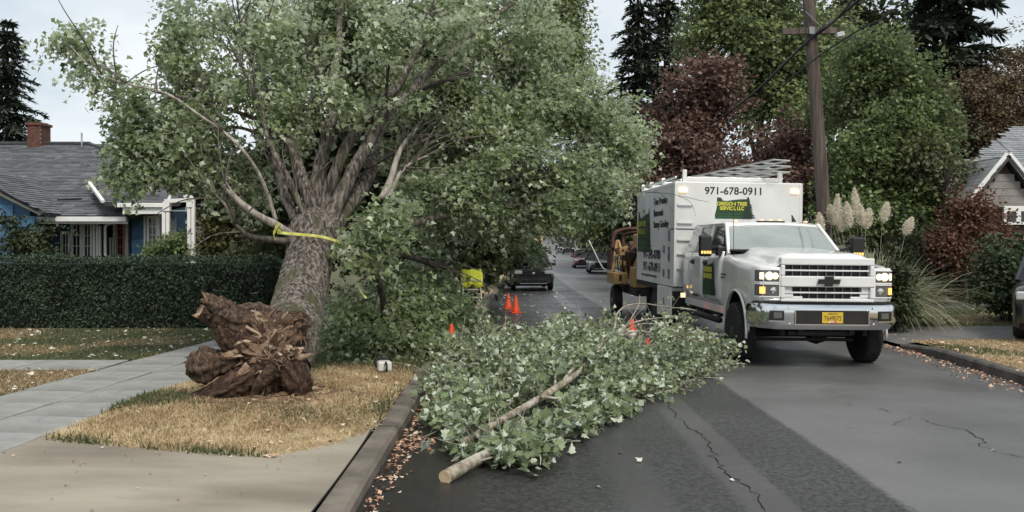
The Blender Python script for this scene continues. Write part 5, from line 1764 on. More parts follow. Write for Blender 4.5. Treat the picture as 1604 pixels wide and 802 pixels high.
# cross gable at the left with blue shingles
gy = 25.3
ga = at(67, 326, gy); gb = at(-50, 265, gy)
sl = (gb.z - ga.z) / (gb.x - ga.x)
mb = MB()
apex = Vector((gb.x, gy, gb.z))
bx0 = gb.x - (ga.x - gb.x)
mb.slab([Vector((bx0, gy, base_z - .3)), Vector((ga.x - .35, gy, base_z - .3)), Vector((ga.x - .35, gy, ga.z - .12 + sl * -.35)), Vector((apex.x, gy, apex.z - .12)), Vector((bx0 + .35, gy, ga.z - .12 + sl * -.35))], .15)
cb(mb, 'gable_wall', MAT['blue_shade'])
smb = MB(); smb.box((0, 0, 0), (.376, .034, .290))
sh0 = None
row = 0
z = ga.z - 2.0
r = random.Random(8)
while z < apex.z:
    x = bx0 + (.2 if row % 2 else 0) + .1
    while x < ga.x - .3:
        lim = ga.z + sl * (x + .2 - ga.x) - .32
        if z + .30 < lim and x > at(-14, 300, gy).x:
            if sh0 is None:
                sh0 = smb.build('wall_shingle', MAT['blue_siding'], ct); o = sh0
            else:
                o = sh0.copy(); COL.objects.link(o)
            o.location = Vector((x + .2, gy - .024 - r.uniform(0, .012), z + .15)) - CO
            o.rotation_euler = (R(-4.5) + r.gauss(0, .012), r.gauss(0, .012), 0)
        x += .40
    z += .297; row += 1
mb = MB()
mb.bar(Vector((ga.x + .05, gy - .16, ga.z - .13)), Vector((apex.x, gy - .16, apex.z - .13 + sl * .05)), .04, .17)
cb(mb, 'rake_board', MAT['tan_trim'])
gU = Vector((0, 1, 0)); gV = Vector((apex.x - ga.x, 0, apex.z - ga.z)).normalized()
Lg = (apex - ga).length
gO = Vector((ga.x + .3, gy - .28, ga.z + sl * .3))
yend = lambda z: EY + (z - EZ) / SL
shingles('gable_shingles', gO, gU, gV, lambda u, v: gO.y + u < yend(gO.z + gV.z * v) + .25, (0, 7.5), (0, Lg + .3), .155, .30, MAT['shingle_dark'], ct, CO, seed=5)
mb = MB(); q0 = Vector((ga.x + .3, gy - .28, ga.z + sl * .3 - .014))
mb.slab([q0, Vector((q0.x, max(q0.y + .3, yend(q0.z) + .1), q0.z)), Vector((apex.x, yend(apex.z) + .1, apex.z - .014)), Vector((apex.x, gy - .28, apex.z - .014))], .09)
cb(mb, 'gable_roof', MAT['roof_deck'])
# porch roof to the right of the main roof
py0, py1 = 25.2, 27.6
pz0 = at(165, 317, py0).z
pz1 = at(140, 286, py1).z
psl = (pz1 - pz0) / (py1 - py0)
px0a, px0b, px1 = at(163, 317, py0).x, at(140, 286, py1).x, at(262, 317, py0).x
pV = Vector((0, 1, psl)).normalized()
Lp = math.hypot(py1 - py0, pz1 - pz0)
shingles('porch_shingles', Vector((px0a - 2, py0, pz0)), (1, 0, 0), pV, lambda u, v: (px0a - 2 + u) > px0a + (px0b - px0a) * v / Lp and (px0a - 2 + u) < px1 + .3, (0, 5), (0, Lp), .15, .34, MAT['shingle_dark'], ct, CO, seed=9)
mb = MB()
mb.slab([Vector((px0a, py0, pz0 - .012)), Vector((px1 + .3, py0, pz0 - .012)), Vector((px1 + .3, py1, pz1 - .012)), Vector((px0b, py1, pz1 - .012))], .10)
cb(mb, 'porch_roof', MAT['roof_deck'])
mb = MB(); mb.bar(Vector((px0a - .02, py0 - .02, pz0 + .02)), Vector((px0b - .02, py1, pz1 + .02)), .09, .07)
cb(mb, 'flashing', MAT['trim'])
mb = MB()
fx0, fx1 = at(184, 325, py0 - .1).x, at(258, 325, py0 - .1).x
mb.bx(fx0, fx1, py0 - .14, py0 - .02, pz0 - .14, pz0 - .02)
mb.bx(fx0 + .12, fx1, py0 - .06, py0 + .02, pz0 - .32, pz0 - .145)
cb(mb, 'fascia', MAT['trim'], bevel=.01)
# recess with the salmon door
rwx0, rwx1 = at(148, 380, 27.4).x, at(300, 380, 27.4).x
mb = MB(); mb.bx(rwx0, rwx1 - 1.1, 27.45, 30, base_z - .3, pz1 - .1)
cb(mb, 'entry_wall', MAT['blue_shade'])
def win(name, xa, ya, xb, yb, Y, cols, rows_, parent=None, fr=.07, mun=.022):
    a, b = at(xa, ya, Y), at(xb, yb, Y)
    x0, x1, z1, z0 = a.x, b.x, a.z, b.z
    mb = MB()
    mb.bx(x0, x0 + fr, Y - .07, Y, z0, z1); mb.bx(x1 - fr, x1, Y - .07, Y, z0, z1)
    mb.bx(x0 + fr, x1 - fr, Y - .07, Y, z1 - fr, z1); mb.bx(x0 + fr, x1 - fr, Y - .07, Y, z0, z0 + fr)
    w = cb(mb, name, MAT['trim'], bevel=.006)
    mb = MB(); mb.bx(x0 + fr, x1 - fr, Y - .025, Y - .01, z0 + fr, z1 - fr)
    cb(mb, 'pane', MAT['glass_dark'], w)
    mb = MB()
    for k in range(1, cols):
        xc = x0 + fr + (x1 - x0 - 2 * fr) * k / cols
        mb.bx(xc - mun / 2, xc + mun / 2, Y - .05, Y - .026, z0 + fr, z1 - fr)
    for k in range(1, rows_):
        zc = z0 + fr + (z1 - z0 - 2 * fr) * k / rows_
        mb.bx(x0 + fr, x1 - fr, Y - .047, Y - .027, zc - mun / 2, zc + mun / 2)
    if mb.v:
        cb(mb, 'muntin', MAT['trim'], w)
    return w
wf = wy - .003
win('window', 112, 348, 130, 406, wf, 2, 3)
win('window', 130.3, 348, 146, 406, wf, 2, 3)
win('window', 96, 362, 111.6, 406, wf, 2, 2)
mb = MB(); a, b = at(108, 344, wf), at(150, 349, wf); mb.bx(a.x, b.x, wf - .10, wf, b.z, a.z); cb(mb, 'window_header', MAT['trim'])
for k, xx in enumerate((147.5, 152.5, 156.5)):
    mb = MB(); a = at(xx, 348 + 3 * k, 26.6); mb.bx(a.x, a.x + .062, 26.5, 26.6, base_z, a.z); cb(mb, 'corner_board', MAT['trim'], bevel=.006)
# door
dY = 27.44
a, b = at(184, 340, dY), at(197.5, 410, dY)
mb = MB(); mb.bx(a.x, b.x, dY - .06, dY, base_z, a.z)
dr_ = cb(mb, 'door', MAT['salmon'], bevel=.008)
x0 = a.x + .04; dw = (b.x - a.x) * .55
for i in range(2):
    for j in range(5):
        zt = a.z - .08 - j * .27
        mb = MB(); mb.bx(x0 + i * dw / 2 + .008, x0 + (i + 1) * dw / 2 - .008, dY - .075, dY - .062, zt - .24, zt)
        cb(mb, 'pane', MAT['glass_dark'], dr_)
mb = MB(); c = at(204.5, 336, dY); mb.bx(b.x + .004, c.x - .03, dY - .09, dY, base_z, c.z); mb.bx(a.x - .10, a.x - .004, dY - .09, dY, base_z, c.z)
cb(mb, 'door_frame', MAT['trim'], bevel=.006)
a, b = at(155, 350, dY), at(182, 410, dY)
mb = MB(); mb.bx(a.x, b.x - .09, dY - .03, dY - .004, base_z, a.z); cb(mb, 'entry_glass', MAT['glass_dark'])
for xx in (172, 176.5):
    mb = MB(); a = at(xx, 372, 27.3); mb.bx(a.x, a.x + .05, 27.25, 27.3, base_z, a.z); cb(mb, 'porch_rail_post', MAT['trim'])
# downspout
mb = MB()
mb.tube(spline([at(196, 334, 25.7), at(190, 344, 25.75), at(178, 349, 26.0), at(166, 353, 26.3), at(165, 370, 26.4), at(165, 408, 26.4)], 5), .045, 8)
cb(mb, 'downspout', MAT['trim'], smooth=True)
# right wall of boards and its window
wy2 = 26.4
a, b = at(207, 330, wy2), at(252, 410, wy2)
mb = MB(); mb.bx(a.x, b.x, wy2, wy2 + .9, base_z - .2, a.z); cb(mb, 'side_wall', MAT['blue_shade'])
brd = None
for k in range(7):
    zz = base_z + .15 + k * .255
    if zz + .25 > a.z: break
    mb = MB(); mb.box((0, 0, 0), (at(226, 0, wy2).x - a.x - .01, .03, .25), Matrix.Rotation(R(-3), 3, 'X'))
    if brd is None:
        brd = mb.build('siding_board', MAT['blue_siding'], ct); o = brd
    else:
        o = brd.copy(); COL.objects.link(o)
    o.location = Vector(((at(226, 0, wy2).x + a.x) / 2, wy2 - .02, zz + .125)) - CO
win('window', 231, 338, 249, 398, wy2 - .003, 2, 4)
for xx in (227, 249.3):
    mb = MB(); a = at(xx, 336, wy2); mb.bx(a.x, a.x + .055, wy2 - .1, wy2 - .004, base_z, a.z); cb(mb, 'window_casing', MAT['trim'], bevel=.006)
# porch posts and the little white pediment
for xx, yt in ((256, 328), (295.5, 312)):
    pst = None
    for d in (-.055, .055):
        mb = MB(); a = at(xx + 4, yt, 25.0); mb.bx(a.x + d - .045, a.x + d + .045, 24.95 + abs(d) * .2, 25.06, base_z - .2, a.z)
        o = cb(mb, 'porch_post', MAT['trim'], bevel=.008)
mb = MB()
mb.bar(at(260, 322, 24.99), at(268, 305, 24.99), .07, .07); mb.bar(at(289, 309, 24.97), at(294, 303, 24.97), .07, .07); mb.bar(at(294, 303, 24.975), at(302, 311, 24.975), .07, .07)
mb.bar(at(258, 315, 24.96), at(302, 313, 24.96), .06, .10)
cb(mb, 'pediment', MAT['trim'])
mb = MB(); a, b = at(256, 316, 25.0), at(267, 331, 25.0); mb.bx(a.x, b.x, 24.93, 25.1, b.z, a.z); a, b = at(293, 311, 25.0), at(302, 325, 25.0); mb.bx(a.x, b.x, 24.93, 25.1, b.z, a.z); cb(mb, 'capital', MAT['trim'], bevel=.01)['kind'] = 'stuff'
mb = MB(); a, b = at(264, 329, 25.2), at(298, 331, 25.2); mb.bx(a.x, b.x, 25.15, 25.2, b.z, a.z); cb(mb, 'crossbar', MAT['trim'])
# white trellis panel behind the posts
tl = MB()
for k in range(4):
    a = at(266 + k * 3.0, 344 - (3 if k % 2 else 0), 26.2); tl.bx(a.x, a.x + .025, 26.18, 26.2, base_z, a.z)
for k in range(4):
    a = at(266, 363 + k * 5, 26.17); tl.bx(a.x, a.x + .20, 26.15, 26.17, a.z - .03, a.z)
cb(tl, 'trellis', MAT['trim'])
# chimney of brick courses, cap and flashing
cy = 32.6
a, b = at(43, 196, cy), at(63, 232, cy)
mb = MB(); mb.bx(a.x, b.x, cy, cy + .7, b.z - .6, a.z)
ch = cb(mb, 'chimney', MAT['mortar'])
mb = MB()
r = random.Random(2)
zc = b.z - .55; k = 0
while zc < a.z - .01:
    x = a.x - (.11 if k % 2 else 0)
    while x < b.x - .02:
        xx0, xx1 = max(a.x - .008, x + .006), min(b.x + .008, x + .214)
        if xx1 - xx0 > .03:
            mb.bx(xx0, xx1, cy - .012 - r.uniform(0, .004), cy + .08, zc + .005, zc + .066)
        x += .22
    y = cy + .09
    while y < cy + .68:
        mb.bx(b.x - .05, b.x + .012 + r.uniform(0, .004), y, y + .20, zc + .005, zc + .066)
        y += .212
    zc += .0725; k += 1
cb(mb, 'bricks', MAT['brick'], ch)['kind'] = 'stuff'
mb = MB(); mb.bx(a.x - .06, b.x + .06, cy - .06, cy + .76, a.z, a.z + .09); cb(mb, 'chimney_cap', MAT['brick'], ch)
mb = MB(); mb.bx(a.x + .2, b.x + .10, cy - .08, cy - .02, b.z - .12, b.z + .02); cb(mb, 'chimney_flashing', MAT['steel_grey'], ch)
mb = MB(); p = at(128, 236, 32.5); q = at(128, 208, 32.5); mb.tube([p - Vector((0, 0, .4)), q], .03, 8); cb(mb, 'vent_pipe', MAT['steel_grey'], smooth=True)
mb = MB(); p0 = roofO + Vector((at(97, 315, 27.2).x + 30, 0, 0)) ; vv = 1.35
mb.bar(Vector((at(93, 315, 27).x, roofO.y + 1.25, roofO.z + 1.25 * SL + .03)), Vector((at(129, 313, 27).x, roofO.y + 1.33, roofO.z + 1.33 * SL + .03)), .06, .035)
cb(mb, 'roof_vent', MAT['hedge_core'])

# grey neighbour seen between the porch posts
nb = empty('grey_neighbour_house', (at(310, 380, 36).x, 36, gl(36)), 0, 'grey house with white trim glimpsed beyond the blue cottage porch', 'house')
NO = Vector(nb.location)
mb = MB(); a, b = at(250, 330, 36), at(345, 420, 36); mb.bx(a.x - NO.x, b.x - NO.x, 0, 4, -.3, a.z - NO.z); mb.build('wall', MAT['grey_siding'], nb)
mb = MB(); c = at(250, 346, 35.9); mb.bx(a.x - NO.x, b.x - NO.x, -.1, -.004, c.z - NO.z - .1, c.z - NO.z + .08); mb.build('trim_board', MAT['trim'], nb)
mb = MB(); mb.slab([Vector((a.x - NO.x - .3, -.4, a.z - NO.z)), Vector((b.x - NO.x + .3, -.4, a.z - NO.z)), Vector((b.x - NO.x + .3, 3, a.z - NO.z + 1.0)), Vector((a.x - NO.x - .3, 3, a.z - NO.z + 1.0))], .1); mb.build('roof', MAT['shingle_grey'], nb)
mb = MB(); d = at(285, 358, 35.9); e = at(300, 385, 35.9); mb.bx(d.x - NO.x, e.x - NO.x, -.03, -.004, e.z - NO.z, d.z - NO.z); mb.build('window', MAT['glass_dark'], nb)

# ---- grey gabled house on the right
rh = empty('grey_gabled_house', (16.5, 29.0, gl(29)), 0, 'grey gabled house with pale shingle roof and white framed window on the right', 'house')
HO = Vector(rh.location)
def hb(mb, name, m, parent=None, bevel=0):
    mb.v = [(q[0] - HO.x, q[1] - HO.y, q[2] - HO.z) for q in mb.v]
    return mb.build(name, m, rh if parent is None else parent, bevel=bevel)
gY = 28.0
ap = at(1579, 243, gY); el = at(1527, 308, gY)
er = Vector((2 * ap.x - el.x, gY, el.z))
hz = gl(28)
mb = MB(); mb.slab([Vector((el.x + .25, gY + .25, hz - .2)), Vector((er.x - .25, gY + .25, hz - .2)), Vector((er.x - .25, gY + .25, el.z)), Vector((ap.x, gY + .25, ap.z - .2)), Vector((el.x + .25, gY + .25, el.z))], .2)
hb(mb, 'wall', MAT['brown_wall'])
# gable boards, each its own piece
zb = at(0, 318, gY).z
k = 0
while True:
    z0 = zb + k * .225
    zt = z0 + .218
    hw = (ap.z - .25 - zt) / (ap.z - el.z) * (ap.x - el.x) 
    if hw < .12:
        break
    hw = min(hw, ap.x - el.x - .1)
    mb = MB(); mb.box((ap.x, gY + .21, (z0 + zt) / 2), (2 * hw + .1, .035, .218), Matrix.Rotation(R(-3), 3, 'X'))
    hb(mb, 'gable_board', MAT['grey_siding'])
    k += 1
mb = MB(); mb.bx(el.x + .2, er.x - .2, gY + .12, gY + .24, zb - .12, zb - .005); hb(mb, 'gable_ledge', MAT['grey_siding'])
for s, e in ((1, el), (-1, er)):
    mb = MB(); mb.bar(Vector((e.x - s * .12, gY - .02, e.z - .12)), Vector((ap.x, gY - .02, ap.z + .02)), .05, .20); hb(mb, 'bargeboard', MAT['trim'])
# main roof and gable roof
y0 = gY + .9
rpl = Vector((at(1484, 309, 29.5).x, 29.5, at(0, 309, 29.5).z))
ridge_y = 34.0
rz1 = at(0, 200, ridge_y).z
mV = Vector((0, ridge_y - 29.5, rz1 - rpl.z)); mL = mV.length
lowr = at(0, 253, 31.6)
def main_roof(u, v):
    x = rpl.x + u
    f = v / mL
    return x > rpl.x + .0 and (f < .52 or x > at(1530, 0, 31.6).x + (f - .52) * 5.2)
shingles('shingles', rpl, (1, 0, 0), mV.normalized(), main_roof, (0, 9), (0, mL), .15, .3, MAT['shingle_grey'], rh, HO, seed=12)
mb = MB()
c1 = rpl + mV * .52; 
mb.slab([rpl - Vector((0, 0, .013)), Vector((rpl.x + 9, rpl.y, rpl.z - .013)), Vector((rpl.x + 9, ridge_y, rz1 - .013)), Vector((at(1530, 0, 31.6).x + 2.6, ridge_y, rz1 - .013)), Vector((at(1530, 0, 31.6).x, c1.y, c1.z - .013)), Vector((rpl.x, c1.y, c1.z - .013))], .1)
hb(mb, 'roof', MAT['roof_deck'])
mb = MB(); mb.bx(rpl.x + .2, rpl.x + 9, 29.8, 36, hz - .2, rpl.z - .05); hb(mb, 'side_wall', MAT['brown_wall'])
gv = (Vector((ap.x, gY, ap.z)) - Vector((el.x, gY, el.z)))
shingles('gable_shingles', Vector((el.x - .1, gY + 3.4, el.z - .10)), (0, -1, 0), gv, lambda u, v: .12 < u < 3.4, (0, 3.5), (0, gv.length - .05), .15, .3, MAT['shingle_grey'], rh, HO, lift=.008, seed=14)
mb = MB(); mb.slab([Vector((el.x - .1, gY + 3.4, el.z - .115)), Vector((el.x - .1, gY - .1, el.z - .115)), Vector((ap.x, gY - .1, ap.z - .012)), Vector((ap.x, gY + 3.4, ap.z - .012))], .07)
mb.slab([Vector((ap.x, gY + 3.4, ap.z - .012)), Vector((ap.x, gY - .1, ap.z - .012)), Vector((er.x + .1, gY - .1, er.z - .115)), Vector((er.x + .1, gY + 3.4, er.z - .115))], .07)
hb(mb, 'gable_roof', MAT['roof_deck'])
mb = MB(); mb.tube([at(1537, 318, gY + .15), at(1539, 420, gY + .15)], .04, 8); hb(mb, 'downspout', MAT['trim'])
a, b = at(1570, 323, gY + .2), at(1640, 352, gY + .2)
mb = MB(); mb.bx(a.x, b.x, gY + .1, gY + .2, a.z - .16, a.z); mb.bx(a.x, a.x + .09, gY + .1, gY + .2, b.z, a.z - .163); mb.bx(a.x + .38, a.x + .52, gY + .1, gY + .2, b.z, a.z - .163); mb.bx(a.x + .9, b.x, gY + .1, gY + .2, b.z, a.z - .163); mb.bx(a.x + .093, a.x + .377, gY + .1, gY + .2, b.z, b.z + .08); mb.bx(a.x + .523, a.x + .897, gY + .1, gY + .2, b.z, b.z + .08)
w = hb(mb, 'window', MAT['trim'], bevel=.006)
for x0, x1 in ((.093, .377), (.523, .897)):
    mb = MB(); mb.bx(a.x + x0, a.x + x1, gY + .15, gY + .17, b.z + .083, a.z - .166); hb(mb, 'pane', MAT['glass_dark'], w)

# ------------------------------------------------------------------ utility pole and wires
MAT['pole_wood'] = mat('pole_wood', (.040, .031, .026), (.125, .100, .085), scale=11, rough=.9, bump=.6, stretch=(1.6, 1.6, .10), c3=(.17, .135, .115), s3=3, l3=.55, h3=.75)
MAT['cable'] = mat('cable', (.012, .012, .013), rough=.6)
PYd = 21.0
ptop, pbot = at(1262, -60, PYd), Vector((at(1304, 0, PYd).x, PYd, prof(PYd)))
pole = empty('utility_pole', pbot, 0, 'leaning brown wooden utility pole with crossarm behind the white truck', 'utility pole')
mb = MB(); mb.tube(wiggle(spline([(0, 0, -.5), (ptop - pbot) * .5, ptop - pbot], 8), .015, .6, 4), list(np.linspace(.165, .125, 17)), 16, wob=.05)
mb.build('shaft', MAT['pole_wood'], pole, smooth=True)
arm_c = at(1270, 49, PYd - .2) - pbot
mb = MB(); mb.box(arm_c, (1.28, .11, .135), Matrix.Rotation(R(-1), 3, 'Y')); mb.build('crossarm', MAT['pole_wood'], pole, bevel=.01)
mb = MB()
mb.bar(arm_c + Vector((.3, -.03, .02)), at(1262, 18, PYd - .16) - pbot, .03, .012); mb.bar(arm_c + Vector((-.06, -.07, 0)), arm_c + Vector((.06, -.07, 0)), .06, .16)
mb.build('brace', MAT['steel_grey'], pole)
mb = MB(); mb.box(at(1316, 54, PYd - .3) - pbot, (.17, .12, .10), Matrix.Rotation(R(-12), 3, 'Y')); mb.build('junction_box', mat('pale_box', (.45, .47, .48), rough=.5), pole, bevel=.01)
for k, dx in enumerate((-.5, -.2, .35)):
    mb = MB(); mb.lathe([(.012, 0), (.014, .05), (.04, .055), (.045, .09), (.03, .10), (.038, .12), (.02, .15)], 10, 'z', tuple(arm_c + Vector((dx, 0, .07)))); mb.build('insulator', MAT['glass_dark'], pole, smooth=True)
def wire(name, pts, rad, label, grp='overhead cables on the utility pole'):
    c = Vector(pts[0])
    mb = MB(); mb.tube([Vector(p) - c for p in spline(pts, 10)], rad, 6)
    o = mb.build(name, MAT['cable'], None, smooth=True)
    o.location = c
    return tag(o, label, 'cable', grp)
pa = at(1266, 64, PYd - .3); pb_ = at(1288, 58, PYd - .3)
wire('overhead_cable', [at(1040, 240, 50), at(1150, 170, 31), pa, at(1345, 0, 19.6), Vector((pa.x - .1, 8, pa.z + .8))], .034, 'thick black cable running from the pole down the street over the truck')
wire('overhead_cable', [at(1105, 255, 40), at(1190, 170, 28), at(1262, 104, 21), at(1340, 50, 19.0), at(1420, 0, 17.2), Vector((pa.x, 7, pa.z + .5))], .016, 'thin lower cable crossing the pole below the crossarm')
wire('overhead_cable', [at(1170, 178, 30), at(1215, 112, 25), at(1266, 66, PYd - .32), at(1310, 30, 20), at(1350, -20, 19)], .02, 'loose slack cable sagging beside the thick one at the crossarm')
wire('overhead_cable', [at(1300, 62, PYd - .25), at(1380, 70, 22.5), at(1480, 150, 25), at(1590, 245, 28.6)], .010, 'thin service wire going from the pole to the grey gabled house')

# ------------------------------------------------------------------ vehicle materials
def paint(name, c, rough=.28, coat=.6, dirt=None):
    return mat(name, c, dirt, scale=1.6, rough=rough, coat=coat, lo=.40, hi=.80) if dirt else mat(name, c, rough=rough, coat=coat)
MAT['truck_white'] = paint('truck_white', (.73, .74, .74), .25, .7, (.62, .62, .60))
MAT['box_white'] = mat('box_white', (.70, .71, .71), (.60, .605, .60), scale=1.3, rough=.42, bump=.08, bscale=2.2, c3=(.40, .39, .36), s3=1.1, l3=.56, h3=.9, stretch=(1, 1, .5))
MAT['black_plastic'] = mat('black_plastic', (.012, .012, .013), rough=.45)
MAT['under'] = mat('chassis_black', (.010, .010, .010), (.022, .020, .018), scale=5, rough=.7)
MAT['rubber'] = mat('tyre_rubber', (.012, .012, .012), (.028, .026, .024), scale=9, rough=.85, bump=.2)
MAT['rim_dark'] = mat('dark_rim', (.05, .05, .052), (.12, .115, .11), scale=7, rough=.5, metal=.6)
MAT['chrome'] = mat('chrome', (.68, .69, .70), rough=.10, metal=1.0, bump=.02, bscale=3)
MAT['glass'] = mat('vehicle_glass', (.035, .045, .045), rough=.04, ior=1.75, spec=.9)
MAT['car_glass'] = mat('car_glass', (.012, .014, .015), rough=.06, ior=1.45, spec=.5)
MAT['windscreen'] = mat('windscreen_glass', (.27, .31, .29), (.17, .20, .19), scale=1.1, rough=.05, ior=1.9, spec=1.0)  # sky reflection and unseen cab interior are painted into the pale base colour
MAT['lamp_glass'] = mat('lamp_glass', (.10, .10, .10), rough=.06, spec=.9)
MAT['lit_lamp'] = emit('lit_headlamp', (1.0, .74, .42), .8, (.9, .85, .7))
MAT['lit_amber'] = emit('lit_amber_lamp', (1.0, .50, .12), .65, (.9, .5, .15))
MAT['lit_strobe'] = emit('lit_marker_lamp', (1.0, .62, .30), 1.3, (.95, .7, .4))
MAT['dim_amber'] = emit('dim_marker_lamp', (1.0, .62, .28), .55, (.6, .45, .3))
MAT['plate'] = mat('plate_yellow', (.62, .42, .04), rough=.45)
MAT['ink'] = mat('black_lettering', (.018, .018, .02), rough=.6)
MAT['emblem_green'] = mat('emblem_green', (.010, .040, .016), (.022, .065, .024), scale=6, rough=.5)
MAT['emblem_dark'] = mat('emblem_dark_green', (.008, .020, .012), (.014, .035, .018), scale=9, rough=.5)
MAT['emblem_mid'] = mat('emblem_field_green', (.018, .075, .024), rough=.5)
MAT['emblem_yellow'] = mat('emblem_yellow', (.55, .52, .07), rough=.5)
MAT['white_decal'] = mat('white_decal', (.8, .8, .8), rough=.5)
MAT['tan_machine'] = mat('tan_machine_paint', (.31, .195, .075), (.42, .28, .12), scale=4, rough=.5, c3=(.16, .09, .04), s3=2.2, l3=.58, h3=.8)
MAT['rust_machine'] = mat('rusty_maroon_machine', (.05, .018, .014), (.11, .045, .03), scale=6, rough=.7)
MAT['grey_machine'] = mat('grey_machine', (.22, .25, .28), (.30, .33, .36), scale=4, rough=.5)

_font = None
def text(s, size, m, parent, loc, rot, name='lettering', sx=1.0, align='LEFT', ext=.0015, space=1.0, bold=0.0):
    cu = bpy.data.curves.new(name, 'FONT')
    cu.body = s
    cu.size = size
    cu.extrude = ext
    cu.offset = bold
    cu.align_x = align
    cu.space_character = space
    cu.materials.append(m)
    o = bpy.data.objects.new(name, cu)
    COL.objects.link(o)
    o.parent = parent
    o.location = loc
    o.rotation_euler = rot
    o.scale = (sx, 1, 1)
    return o
FRONT = (R(90), 0, 0)
LEFTF = (R(90), 0, R(-90))

def wheel_parts(parent, c, r, w, dual=False, side=-1, rimm=None, name='wheel', spokes=8):
    """wheel on the x axis; side -1 faces -x"""
    wm = MB()
    hw = w / 2
    pr = [(r * .60, -hw * .95), (r * .80, -hw), (r * .93, -hw * .96), (r * .985, -hw * .78), (r, -hw * .55), (r, hw * .55), (r * .985, hw * .78), (r * .93, hw * .96), (r * .80, hw), (r * .60, hw * .95)]
    wm.lathe(pr, 40, 'x')
    # tread blocks
    for k in range(36):
        a = 2 * math.pi * k / 36
        rot = Matrix.Rotation(a, 3, 'X')
        for q, dx in enumerate((-.62, -.2, .22, .62)):
            a2 = a + (.05 if q % 2 else 0)
            rt = Matrix.Rotation(a2, 3, 'X')
            wm.box(rt @ Vector((dx * hw, 0, r * 1.0)), (hw * .34, r * .11, r * .035), rt)
    w_ = wm.build(name, MAT['rubber'], parent, smooth=False)
    w_.location = c
    rm = MB()
    s = side
    rm.lathe([(r * .62, s * hw * .86), (r * .60, s * hw * .93), (r * .56, s * hw * .80), (r * .52, s * hw * .35), (r * .40, s * hw * .20), (r * .28, s * hw * .45), (r * .20, s * hw * .50), (r * .20, s * hw * .95), (r * .15, s * hw * 1.08), (.001, s * hw * 1.10)], 28, 'x')
    for k in range(spokes):
        a = 2 * math.pi * k / spokes
        rm.lathe([(r * .032, s * hw * .40), (r * .032, s * hw * .62), (.001, s * hw * .63)], 6, 'x', (0, r * .33 * math.cos(a), r * .33 * math.sin(a)))
    rm.build('rim', rimm or MAT['rim_dark'], w_, smooth=False)
    return w_

# ------------------------------------------------------------------ the white chip truck
TR = empty('chip_truck', (4.57, 14.6, roadz(4.57, 14.6)), R(1.5), 'white crew cab chip truck with tall box, ladder rack and lit headlights facing the camera', 'truck')
TR.rotation_euler = (0, R(.7), R(2.6))
TW = MAT['truck_white']
def arch(y, r=.60, c=.50):
    return c + math.sqrt(max(0, r * r - y * y)) if abs(y) < r else -1
# front clip: hood and fenders, cut by the wheel arches
rows = []
ysec = sorted(set([round(v, 3) for v in np.linspace(-.98, .92, 30)] + [-.6, -.59, .59, .6]))
for y in ysec:
    f = (y + .98) / 1.90
    hc = 1.705 + .085 * f ** .9
    if f < .12: hc -= .07 * (1 - f / .12) ** 2
    fz = float(np.interp(f, [0, .1, .5, 1], [1.49, 1.535, 1.59, 1.67]))
    w = float(np.interp(f, [0, .06, .15, .5, 1], [.93, .99, 1.035, 1.06, 1.03]))
    zb = max(float(np.interp(y, [-.98, -.62, -.6], [1.0, .96, .9])) if y < -.6 else (.80 if y > .6 else .5), arch(y))
    half = [(0, hc), (.25, hc - .004), (.42, hc + .004), (.56, hc - .012), (.66, hc - .05), (.715, hc - .11), (.76, fz + .012), (.84, fz), (w - .07, fz - .012), (w - .02, fz - .05), (w, fz - .13), (w + .008, max(fz - .32, zb + .06)), (w + .012, zb + .05), (w - .01, zb)]
    rows.append([(-x, y, z) for x, z in reversed(half)] + [(x, y, z) for x, z in half[1:]])
mb = MB(); mb.grid(rows, flip=True)
smooth_by_angle(mb.build('hood', TW, TR), 40)
# inner wheel wells and everything dark under the nose
mb = MB(); mb.bx(-.90, .90, -.93, .9, .62, 1.42); mb.bx(-.95, .95, .62, 3.65, .60, .80)
mb.bx(-.42, -.34, -1.0, 7.9, .52, .72); mb.bx(.34, .42, -1.0, 7.9, .52, .72)
mb.build('engine_bay', MAT['under'], TR)
mb = MB(); mb.tube([(-.95, 0, .44), (.95, 0, .44)], .06, 10); mb.lathe([(.001, -.17), (.13, -.13), (.17, 0), (.13, .13), (.001, .17)], 16, 'x', (.22, 0, .44))
mb.bar((-.75, -.12, .36), (.75, -.16, .36), .05); mb.bx(-.55, .4, -.95, -.85, .50, .56); mb.bar((-.62, -.9, .55), (-.62, 1.0, .48), .06, .12); mb.bar((.62, -.9, .55), (.62, 1.0, .48), .06, .12)
mb.build('front_axle', MAT['under'], TR)
# fascia: white surround with two dark grille openings
mb = MB()
FY0, FY1 = -1.03, -.90
mb.bx(-.70, .70, FY0, FY1, 1.535, 1.645); mb.bx(-.70, .70, FY0 - .012, FY1, 1.215, 1.375); mb.bx(-.70, .70, FY0, FY1, .995, 1.045)
mb.bx(-.70, -.635, FY0 - .004, FY1, 1.0455, 1.2145); mb.bx(.635, .70, FY0 - .004, FY1, 1.0455, 1.2145)
mb.bx(-.70, -.635, FY0 - .004, FY1, 1.3755, 1.5345); mb.bx(.635, .70, FY0 - .004, FY1, 1.3755, 1.5345)
mb.build('grille_surround', TW, TR, bevel=.018, seg=3)
mb = MB(); mb.bx(-.64, .64, -.92, -.90, 1.02, 1.56); mb.build('grille_backing', MAT['black_plastic'], TR)
mb = MB()
mb.bx(-.63, .63, -1.0, -.975, 1.445, 1.468); mb.bx(-.63, .63, -1.0, -.975, 1.12, 1.143); 
mb.build('grille_bar', TW, TR, bevel=.004)
mb = MB()
for k in range(1, 10):
    x = -.63 + 1.26 * k / 10
    mb.bx(x - .0045, x + .0045, -.96, -.93, 1.376, 1.535)
    mb.bx(x - .0045, x + .0045, -.96, -.93, 1.046, 1.214)
mb.build('grille_divider', MAT['steel_grey'], TR)['kind'] = 'stuff'
